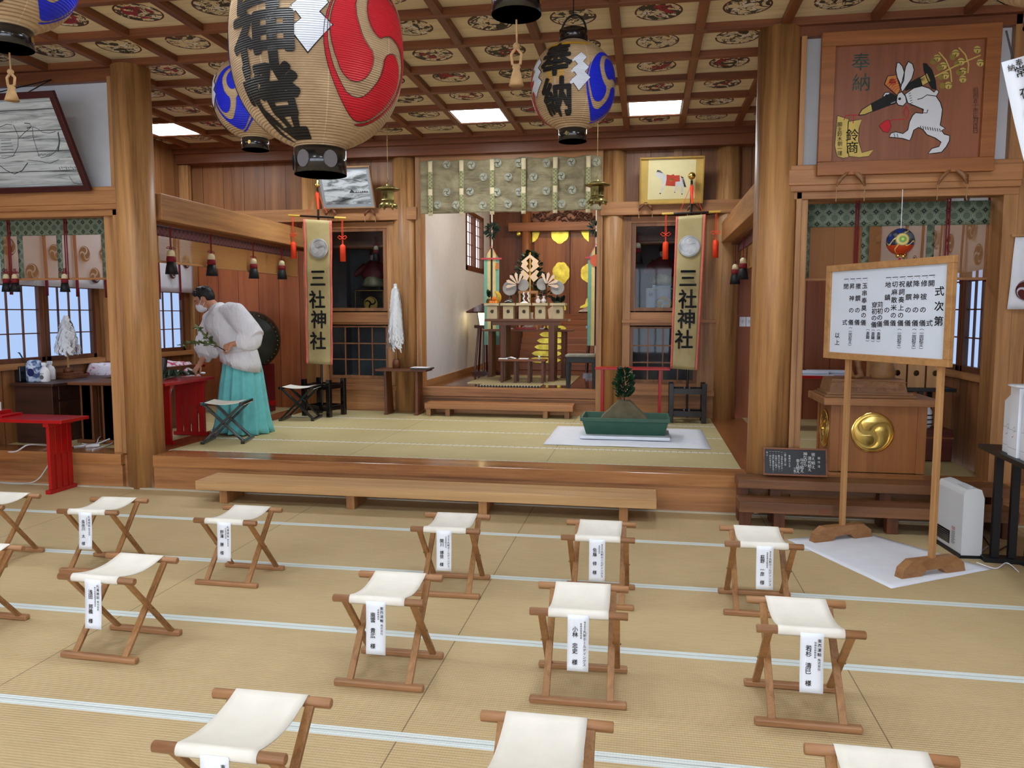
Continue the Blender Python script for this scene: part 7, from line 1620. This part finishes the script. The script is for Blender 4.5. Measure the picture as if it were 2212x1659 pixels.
# masakaki banners
teal = plain('teal_silk', L(132, 200, 186), .7, var=.05); yel = plain('yellow_silk', L(240, 226, 160), .7, var=.05); whs = plain('white_silk', L(226, 226, 218), .7, var=.03); pinkb = plain('pink_bar', L(206, 84, 96), .6)
for i, (px, Yp, lab) in enumerate(((1062, 11.9, 'green and yellow silk banner topped by an evergreen ball at the left of the altar'), (1287, 11.9, 'green and yellow silk banner half hidden behind the right column of the sanctum'))):
    c = zz(px, 600, Yp); x = c.x; zc_ = zz(1062, 497, Yp).z; zt_ = zz(1062, 533, Yp).z; zbar = zz(1062, 559, Yp).z; zbt = zz(1062, 745, Yp).z
    p = thing('silk_banner_pole', lab, 'banner', (x, Yp, SF), group='silk banners beside the altar')
    obj('pole', MB().tube([(x, Yp+.03, SF), (x, Yp+.03, zz(1062, 455, Yp).z)], .012, 8), whs, p); obj('base', MB().box(x-.14, x+.14, Yp-.03, Yp+.16, SF+.001, SF+.06), redlac, p)
    t = MB(); leafy(t, (x, Yp, zc_), .10, 150, .06, seed=i+3); obj('evergreen_ball', t, plain('blue_green_leaf', L(30, 62, 54), .4, var=.3), p, fix=False)
    w_ = .12
    for j, (a, b, m_) in enumerate(((-1, -.55, teal), (-.55, -.12, yel), (.12, .55, yel), (.55, 1, teal))):
        zA_ = lambda s: zbar+(zt_-zbar)*(1-abs(s)); T = Txt(); T.poly([(a*w_, zbt), (b*w_, zbt), (b*w_, zA_(b)), (a*w_, zA_(a))]); obj('silk_panel', T.drape(lambda X_, Z_: (x+X_, Yp-.006*sin(X_*60+Z_*4), Z_), .1), m_, p, fix=False)
    T = Txt(); T.poly([(-.12*w_, zbt), (.12*w_, zbt), (.12*w_, zt_-.02), (-.12*w_, zt_-.02)]); obj('centre_panel', T.plane((x, Yp+.004, 0), (1, 0, 0), (0, 0, 1), 0), plain('navy_silk', L(40, 40, 60), .7), p, fix=False)
    obj('cross_bar', MB().bar((x-.16, Yp-.02, zbar), (x+.16, Yp-.02, zbar), .016, .026), pinkb, p); t = MB()
    for s in (-1, 1): t.tube([(x+s*.11, Yp-.02, zbar), (x, Yp-.02, zt_+.02)], .004, 5)
    obj('cord', t, pinkb, p)
    if i: T = Txt(); T.disc(.0, zz(1287, 560, Yp).z-.02, .09); obj('round_crest', T.plane((x, Yp-.03, 0), (1, 0, 0), (0, 0, 1), 0), plain('coral', L(214, 110, 84), .7), p, fix=False)
    else: T = Txt(); zq = zz(1062, 575, Yp).z; T.poly([(.07, zq-.05), (.115, zq-.05), (.115, zq+.05), (.07, zq+.05)]); obj('tab', T.plane((x, Yp-.025, 0), (1, 0, 0), (0, 0, 1), 0), plain('orange_tab', L(216, 130, 76), .7), p, fix=False)
# lantern stands with lit paper
for i, (px, Yp, lab) in enumerate(((1048, 12.3, 'tall dark red lantern stand glowing at the left of the altar'), (1287, 12.3, 'tall dark red lantern stand glowing behind the right column'))):
    c = zz(px, 690, Yp); x = c.x; za_, zb_ = zz(1048, 702, Yp).z, zz(1048, 676, Yp).z
    p = thing('lantern_stand', lab, 'lantern', (x, Yp, SF), group='lit lantern stands beside the altar')
    obj('lamp_shade', MB().loft([[(x+a*r, Yp+b*r, z) for a, b in ((-1, -1), (1, -1), (1, 1), (-1, 1))] for r, z in ((.075, za_), (.10, zb_+.0))], smooth=False), lampm, p)
    t = MB()
    for a, b in ((-1, -1), (1, -1), (1, 1), (-1, 1)): t.tube([(x+a*.08, Yp+b*.08, za_), (x+a*.108, Yp+b*.108, zb_+.02)], .009, 6)
    for j in range(-2, 3): t.tube([(x+j*.026, Yp-.079, za_), (x+j*.034, Yp-.103, zb_)], .003, 5)
    obj('lattice', t, redlac, p)
    obj('roof', MB().loft([[(x+a*r, Yp+b*r, z) for a, b in ((-1, -1), (1, -1), (1, 1), (-1, 1))] for r, z in ((.13, zb_+.02), (.25, zb_+.0), (.26, zb_+.02), (.05, zb_+.15))], smooth=False), redlac, p)
    obj('deck', MB().box(x-.15, x+.15, Yp-.15, Yp+.15, za_-.05, za_-.0), redlac, p, bevel=.004)
    for a in (-1, 0, 1):
        for b in (-1, 1): obj('leg', MB().tube([(x+a*.09, Yp+b*.09, za_-.05), (x+a*.14, Yp+b*.14, SF+.04)], .018, 8), redlac, p)
    obj('foot', MB().box(x-.18, x+.18, Yp-.18, Yp+.18, SF+.001, SF+.045), redlac, p)
# black padded stool
x0, x1 = zz(1222, 800, 9.98).x, zz(1285, 800, 9.98).x; zs = zz(1250, 772, 9.98).z
p = thing('padded_stool', 'black four-legged stool with a grey cushion at the right side of the sanctum', 'stool', ((x0+x1)/2, 10.15, SF))
obj('seat_frame', MB().box(x0, x1, 9.98, 10.32, zs-.07, zs), blackm, p, bevel=.004); obj('cushion', MB().box(x0-.01, x1+.01, 9.97, 10.33, zs, zs+.035), plain('grey_cushion', L(140, 138, 128), .9, var=.2), p, bevel=.012)
for x in (x0+.0, x1-.04):
    for y in (9.985, 10.27): obj('leg', MB().bar((x+.02, y+.02, zs-.06), (x+.02, y+.02, SF), .045, .045, w2=.03, h2=.03), blackm, p)
# gold fittings, carving
def lobed(cx, cz, rx, rz, n, a0=0, a1=360): return [(cx+rx*(1+.09*abs(sin(n*RAD(a))))*cos(RAD(a)), cz+rz*(1+.09*abs(sin(n*RAD(a))))*sin(RAD(a))) for a in range(a0, a1+1, 6)]
YD = DY-.012
def fitting(pts, label, Y=YD, grp='gold fittings on the sanctum doors', t_=.012):
    T = MB().prism(pts, lambda x, y, h: (x, Y-h, y), t_); return tag(obj('gold_fitting', T, gold), label, 'fitting', grp)
q = lambda px, py: (zz(px, py, YD).x, zz(px, py, YD).z)
cx, cz = q(1209.5, 512); sx_ = .11
ztop = 3.10
fitting([(cx-.17, ztop)]+lobed(cx, ztop, .155, .20, 3, 180, 360)+[(cx+.17, ztop)], 'half-round gold fitting at the top where the two sanctum doors meet')
e = q(1150, 500)[0]; fitting([(e, ztop), (e, ztop-.18), (e+.05, ztop-.17), (e+.10, ztop-.11), (e+.13, ztop-.02), (e+.13, ztop)], 'gold corner fitting at the top left of the sanctum doors')
e = q(1272, 500)[0]; fitting([(e, ztop), (e-.14, ztop), (e-.13, ztop-.04), (e-.08, ztop-.12), (e, ztop-.19)], 'gold corner fitting at the top right of the sanctum doors')
c = q(1212, 590); fitting(lobed(c[0], c[1], .15, .19, 4), 'large lobed gold fitting in the middle of the sanctum doors')
e = q(1272, 590); fitting([(e[0], e[1]+.17)]+lobed(e[0], e[1], .14, .16, 3, 90, 270)+[(e[0], e[1]-.17)], 'lobed gold fitting at the right edge of the sanctum doors, half height')
e = q(1272, 665); fitting([(e[0], e[1]+.20), (e[0]-.05, e[1]+.16), (e[0]-.07, e[1]+.07), (e[0]-.15, e[1]+.03), (e[0]-.17, e[1]), (e[0], e[1])], 'gold corner fitting at the bottom right of the sanctum doors')
c = q(1209.5, 668); fitting(lobed(c[0]-.02, c[1]-.02, .13, .14, 3, 0, 180)+[(c[0]-.15, c[1]-.02)], 'half-round gold fitting at the bottom of the sanctum doors')
for i in range(6):
    z1_ = 1.40-i*.108; y = DY-.42-i*.10-.1; px_ = 1176; cxs = -1.62-.02*i; r_ = .22+.012*i
    if z1_-.09 < SF: break
    for s in (0,): tag(obj('gold_fitting', MB().prism([(cxs-r_, z1_-.052), (cxs-r_*.8, z1_-.02), (cxs-r_*.6, z1_-.008), (cxs+r_*.6, z1_-.008), (cxs+r_*.8, z1_-.02), (cxs+r_, z1_-.052), (cxs+r_*.8, z1_-.085), (cxs+r_*.6, z1_-.098), (cxs-r_*.6, z1_-.098), (cxs-r_*.8, z1_-.085)], lambda x, yy, h: (x, y-h-.003, yy), .012), gold), 'gold cloud-shaped fitting on the %s altar step from the top' % ('first', 'second', 'third', 'fourth', 'fifth', 'sixth')[i], 'fitting', 'gold fittings on the altar steps')
c = zz(1120, 505, DY-.22); tag(obj('gold_stud', MB().lathe([(.001, -.03), (.03, -.025), (.045, 0), (.045, .01)], (c.x, DY-.2, c.z), 20, axis='y'), gold), 'round gold stud on the beam left of the sanctum doors', 'fitting')
x0, x1 = zz(1133, 480, DY-.15).x, zz(1292, 480, DY-.15).x; z0, z1 = 3.26, zz(1200, 455, DY-.15).z+.06
p = thing('carved_transom', 'dark transom carved with waves and clouds above the sanctum doors', 'carving', ((x0+x1)/2, DY-.1, z0))
obj('backing', MB().box(x0, x1, DY-.10, DY-.04, z0, z1), dark_x, p); t = MB(); rr = random.Random(21)
for i in range(70):
    cx = rr.uniform(x0+.05, x1-.05); f = (cx-x0)/(x1-x0); cz = z0+rr.uniform(.03, .9)*(z1-z0)*min(1, .35+1.6*min(f, 1-f)); ln = rr.uniform(.06, .16); a0 = rr.uniform(0, 6); am = rr.uniform(.015, .03)
    t.tube([(cx+ln*(j/8-.5), DY-.115-.02*sin(pi*j/8), cz+am*sin(a0+j*.7)) for j in range(9)], [.004]+[.012]*7+[.004], 6)
obj('wave_carving', t, plain('dark_carving', L(74, 40, 26), .5, var=.2), p)
# warm fill lamps added out of view under the sanctum ceiling to brighten altar
p = thing('added_altar_lamp', 'unseen warm fill lamp bar added under the sanctum ceiling behind the valance', 'lamp', (-1.5, 10.6, 3.78)); obj('housing', MB().box(-2.2, -.9, 10.55, 10.65, 3.74, 3.79), grey_p, p)
obj('tube', MB().box(-2.15, -.95, 10.57, 10.63, 3.725, 3.74), emis('added_warm_tube', (1, .88, .74, 1), 95), p)
p = thing('added_altar_lamp', 'second unseen warm fill lamp bar added under the sanctum ceiling nearer the doors', 'lamp', (-1.5, 12.9, 3.78)); obj('housing', MB().box(-2.0, -.7, 12.85, 12.95, 3.74, 3.79), grey_p, p)
obj('tube', MB().box(-1.95, -.75, 12.87, 12.93, 3.725, 3.74), emis('added_warm_tube', (1, .84, .6, 1), 70), p)
# ============================================================ the priest
YP = 7.62
def q(px, py, dy=0): return U(px, py, Y=YP+dy)
pr = thing('person', 'person in white kimono, turquoise pleated skirt and face mask bending over a red table', 'person', (q(520, 900).x, YP+.1, SZ))
def caps(t, a, b, ra, rb, n=12):
    """tapered limb with round ends"""
    a, b = Vector(a), Vector(b); d = (b-a); L_ = d.length; d.normalize(); pts = []; rs = []
    for k_ in range(5): s = k_/4*pi/2; pts.append(a-d*ra*cos(s)); rs.append(max(1e-4, ra*sin(s)))
    for k_ in range(1, 5): s = k_/4*pi/2; pts.append(b+d*rb*sin(s)); rs.append(max(1e-4, rb*cos(s)))
    return t.tube(pts, rs, n)
def ell(t, c, r, M3=None, n=18):
    m = MB().ball((0, 0, 0), 1, n); M3 = M3 or Matrix.Identity(3)
    t.add([Vector(c)+M3 @ Vector((v[0]*r[0], v[1]*r[1], v[2]*r[2])) for v in m.v], m.f, 0, True); return t
# head frame: looking to -X, tipped down about 28 degrees, turned slightly to the viewer
hc = q(441, 646, .02); Rh = Matrix.Rotation(RAD(14), 3, 'Z') @ Matrix.Rotation(RAD(-28), 3, 'Y')   # local -X is the face
H = lambda x, y, z: hc+Rh @ Vector((x, y, z))
b = MB()
ell(b, H(.015, 0, .025), (.100, .078, .100), Rh); ell(b, H(-.035, 0, -.045), (.062, .060, .075), Rh); ell(b, H(-.055, 0, -.09), (.032, .036, .028), Rh)
caps(b, H(-.088, 0, .012), H(-.108, 0, -.028), .011, .017); ell(b, H(-.078, 0, .03), (.022, .055, .014), Rh)
for s in (-1, 1): ell(b, H(.012, s*.080, -.015), (.022, .010, .034), Rh); ell(b, H(-.062, s*.038, -.030), (.03, .022, .02), Rh)
ell(b, H(-.092, 0, -.062), (.012, .026, .009), Rh); ell(b, H(-.090, 0, -.076), (.012, .022, .009), Rh)
nk = q(464, 664, .05); caps(b, H(.03, 0, -.05), nk, .058, .060)
ch = q(487, 692, .06); wa = q(510, 745, .08); hp_ = q(520, 790, .10)
ell(b, ch, (.11, .16, .12)); caps(b, ch, wa, .125, .12); caps(b, wa, hp_, .13, .14)
shn, shf = q(507, 678, -.10), q(462, 684, .22)
caps(b, nk, shn, .05, .045); caps(b, nk, shf, .05, .045)
eln, wrn = q(556, 733, -.20), q(500, 744, -.22); elf, wrf = q(452, 752, .12), q(432, 786, -.05)
for a0, a1, a2 in ((shn, eln, wrn), (shf, elf, wrf)): caps(b, a0, a1, .048, .040); caps(b, a1, a2, .040, .029)
for dx, dy in ((-.05, .02), (.05, .20)):
    hj = hp_+Vector((dx*.5, (dy-.1)*.9, -.02)); kn = Vector((hp_.x-.02+dx, YP+dy, SZ+.50)); an = Vector((q(502, 930).x+dx, YP+dy-.02, SZ+.09)); caps(b, hj, kn, .085, .058); caps(b, kn, an, .056, .038)
    caps(b, an+Vector((.03, 0, -.045)), an+Vector((-.15, -.02, -.06)), .036, .026)
def hand(t, wr, pdir, nrm, curl, thumb_side, sp=1.0, s=1.0, curls=None):
    """palm and five fingers; pdir points along the palm, nrm out of its back"""
    p, n = Vector(pdir).normalized(), Vector(nrm).normalized(); sd = p.cross(n).normalized()*thumb_side; n = n.normalized()
    for k_ in (-1.0, -.33, .33, 1.0): caps(t, wr+sd*k_*.018*s, wr+p*.078*s+sd*k_*.030*s, .0150*s, .0125*s, 8)
    for i, (k_, ln) in enumerate(((1.0, .074), (.36, .084), (-.30, .078), (-.95, .060))):
        c = (curls or [curl]*4)[i]; a = wr+p*.080*s+sd*k_*.030*s; d = (p+sd*k_*.10*sp).normalized(); ax_ = sd
        for j, f in enumerate((.45, .31, .24)):
            d = (Matrix.Rotation(-c*(.8+.25*j), 3, sd*thumb_side) @ d).normalized(); e = a+d*ln*f*s; caps(t, a, e, (.0098-.001*j)*s, (.0088-.001*j)*s, 8); a = e
    a = wr+p*.020*s+sd*.020*s; d = (p*.62+sd*.75-n*.25).normalized(); e = a+d*.042*s; caps(t, a, e, .0135*s, .0108*s, 8); d2 = (p*.88+sd*.25-n*.45).normalized(); f = e+d2*.032*s; caps(t, e, f, .0105*s, .0095*s, 8); caps(t, f, f+(p*.9-n*.4).normalized()*.022*s, .0093*s, .0078*s, 8)
hnd = q(482, 753, -.23)
hand(b, wrn, hnd-wrn, (0, -.8, .6), .85, -1, curls=[.75, .85, .95, 1.0])
hfd = q(419, 803, -.12)
hand(b, wrf, hfd-wrf, (-.3, -.6, .7), .35, -1, curls=[.30, .4, .5, .6])
obj('body', b, skin, pr, remesh=.0052, smooth_it=3)
# eyes, brows
t = MB()
for s in (-1, 1): caps(t, H(-.088, s*.022, -.004), H(-.076, s*.046, -.008), .0035, .003, 6)
obj('eye', t, ink, pr); t = MB()
for s in (-1, 1): caps(t, H(-.095, s*.016, .022), H(-.080, s*.050, .024), .005, .003, 6)
obj('eyebrow', t, hairm, pr)
hr = MB(); ell(hr, H(.028, 0, .042), (.100, .084, .092), Rh); ell(hr, H(.055, 0, .005), (.066, .078, .07), Rh)
for i in range(60):
    rr_ = random.Random(i); y = rr_.uniform(-.07, .07); x = rr_.uniform(-.07, .09); z = .04+.095*math.sqrt(max(0, 1-(y/.085)**2))*math.sqrt(max(0, 1-((x-.02)/.11)**2)); caps(hr, H(x, y, z-.02), H(x-.012, y*1.05, z+.006), .012, .004, 6)
for s in (-1, 1): caps(hr, H(-.015, s*.076, .02), H(-.018, s*.078, -.012), .010, .006, 6)
obj('hair', hr, hairm, pr, remesh=.006, smooth_it=1)
# mask with ear loops
mk = MB(); ell(mk, H(-.066, 0, -.062), (.058, .066, .058), Rh); ell(mk, H(-.10, 0, -.045), (.022, .026, .032), Rh); ell(mk, H(-.045, 0, -.09), (.045, .055, .03), Rh)
mo = obj('face_mask', mk, paper, pr, remesh=.006, smooth_it=2)
t = MB()
for s in (-1, 1): t.tube([H(-.060, s*.066, -.036), H(-.02, s*.082, -.015), H(.010, s*.090, .018)], .0028, 6); t.tube([H(-.050, s*.064, -.092), H(-.015, s*.080, -.06), H(.012, s*.090, -.045)], .0028, 6)
obj('ear_loop', t, paper, mo)
# kimono: torso, two wide sleeves, belt area and flared skirt of the jacket
k = MB()
def ring(c, rx, ry, tilt=0, n=36, fold=0, ph=0):
    out = []
    for i in range(n):
        a = 2*pi*i/n; f = 1+fold*sin(a*7+ph)+fold*.6*sin(a*11+ph*2); v = Vector((rx*cos(a)*f, ry*sin(a)*f, 0)); v = Matrix.Rotation(tilt, 3, 'Y') @ v; out.append(Vector(c)+v)
    return out
k.loft([ring(q(466, 660, .06), .072, .085, RAD(-34)), ring(q(474, 671, .06), .105, .15, RAD(-34)), ring(q(483, 686, .06), .155, .205, RAD(-34), fold=.01), ring(q(493, 708, .06), .185, .215, RAD(-28), fold=.015, ph=1), ring(q(503, 732, .07), .190, .20, RAD(-18), fold=.015, ph=2), ring(q(511, 752, .08), .188, .185, RAD(-8), fold=.02, ph=2)])
def sleeve(pts, rs, flat=.72, wr=.02):
    P = [Vector(p) for p in pts]; rings = []
    for i, p in enumerate(P):
        d = (P[min(i+1, len(P)-1)]-P[max(i-1, 0)]).normalized(); up = Vector((0, 0, 1)); s_ = d.cross(up); s_.normalize(); u_ = s_.cross(d)
        rings.append([p+s_*cos(a)*rs[i]*flat*(1+wr*sin(5*a+i*2))+u_*sin(a)*rs[i]*(1+wr*sin(4*a+i)) for a in [2*pi*j/28 for j in range(28)]])
    k.loft(rings)
sleeve([q(492, 672, -.02), q(510, 679, -.10), q(524, 696, -.16), q(540, 715, -.20), q(552, 731, -.22)], [.10, .125, .125, .12, .11], .85)
sleeve([q(566, 736, -.19), q(556, 734, -.21), q(540, 735, -.23), q(526, 737, -.24), q(514, 739, -.24)], [.05, .10, .115, .10, .075], .75)
sleeve([q(470, 676, .12), q(456, 692, .20), q(446, 718, .20), q(441, 738, .14)], [.085, .11, .10, .095], .85)
sleeve([q(440, 728, .14), q(440, 748, .10), q(446, 762, .04), q(440, 772, -.01)], [.10, .125, .115, .085], .8)
sleeve([q(452, 748, .04), q(466, 757, .04), q(476, 764, .06)], [.09, .10, .07], .8)
ell(k, shn+Vector((0, .02, .01)), (.105, .10, .10)); ell(k, shn.lerp(nk, .45)+Vector((.01, 0, -.01)), (.09, .09, .085)); caps(k, shf, elf, .085, .09); ell(k, q(470, 700, .02), (.12, .16, .15)); ell(k, q(455, 715, .08), (.07, .12, .12))
kob = obj('kimono', k, kimono, pr, remesh=.011, smooth_it=3)
t = MB(); pts = [H(.055, -.070, -.105), q(458, 668, -.07), q(462, 683, -.11), q(468, 697, -.14)]
t.tube([q(470, 655, -.02), q(463, 668, -.06), q(459, 682, -.10), q(462, 697, -.13)], [.014, .017, .016, .010], 8); t.tube([q(452, 668, .02), q(456, 682, -.06), q(461, 693, -.11)], [.012, .015, .010], 8); obj('collar', t, kimono, kob)
k = MB(); n = 56
def pleat(c, rx, ry, amp, tilt=0, ph=0, m=n):
    out = []
    for i in range(m): a = 2*pi*i/m; f = 1+amp*(abs(((a*13/pi+ph) % 2)-1)**1.6-.5)*2; out.append(Vector(c)+Matrix.Rotation(tilt, 3, 'Y') @ Vector((rx*cos(a)*f, ry*sin(a)*f, 0)))
    return out
k.loft([pleat(q(510, 742, .08), .175, .165, .0), pleat(q(514, 758, .08), .205, .195, .01), pleat(q(519, 774, .08), .218, .21, .015, RAD(14)), pleat(q(521, 790, .08), .225, .22, .018, RAD(19)), pleat(q(521, 788, .08), .214, .205, .018, RAD(19)), pleat(q(515, 765, .08), .19, .18, .0, RAD(8))])
obj('jacket_skirt', k, kimono, kob)
t = MB(); t.tube([q(478, 757, -.10), q(490, 762, -.125), q(505, 760, -.12), q(530, 757, -.12), q(552, 752, -.06)], [.012]*5, 8); obj('waist_fold', t, kimono, kob)
k = MB()
LV = [(522, 772, .190, .175, .02), (524, 800, .205, .19, .07), (524, 830, .222, .208, .09), (525, 860, .240, .228, .10), (526, 890, .262, .25, .105), (527, 918, .285, .272, .11), (527, 930, .295, .282, .115)]
rings = [pleat(q(a, c, .10), rx, ry, am, RAD(3), .3+i*.05, 130) for i, (a, c, rx, ry, am) in enumerate(LV)]
rings += [pleat(q(527, 930, .10), .285, .27, .085, RAD(3), .6, 130), pleat(q(524, 830, .10), .2, .18, .05, RAD(3), .4, 130)]
k.loft(rings, smooth=True); hk = obj('hakama_skirt', k, hakama, pr)
pass
pass
t = MB()
for dx, dy in ((-.05, .02), (.05, .20)):
    an = Vector((q(502, 930).x+dx, YP+dy-.02, SZ+.09)); caps(t, an+Vector((0, 0, .06)), an+Vector((.01, 0, -.03)), .052, .050); caps(t, an+Vector((.04, 0, -.045)), an+Vector((-.155, -.02, -.056)), .044, .034)
obj('tabi_sock', t, cloth_w, pr, remesh=.01)
# branch held in the near hand
br = thing('leafy_branch', 'forked leafy evergreen branch held in the near hand of the priest', 'branch', hnd)
t = MB(); p0 = q(486, 757, -.27); A1 = [p0, q(470, 748, -.27), q(452, 733, -.28), q(437, 716, -.28), q(425, 706, -.28)]; A2 = [q(470, 748, -.27), q(450, 744, -.30), q(428, 740, -.31), q(408, 742, -.31), q(392, 747, -.31)]
t.tube(A1, [.006, .005, .0045, .003, .002], 6); t.tube(A2, [.005, .004, .003, .003, .002], 6); obj('stem', t, stem, br)
t = MB(); rr = random.Random(4)
for P in (A1, A2):
    for i in range(44):
        f = rr.uniform(.22, 1)*(len(P)-1); j = min(int(f), len(P)-2); c = P[j].lerp(P[j+1], f-j); d = (P[j+1]-P[j]).normalized()
        leaf(t, c, d*.6+Vector((rr.uniform(-1, 1), rr.uniform(-.8, .8), rr.uniform(-.9, .9))), rr.uniform(.04, .065), 0, rr)
obj('leaves', t, [leaf2], br, fix=False)
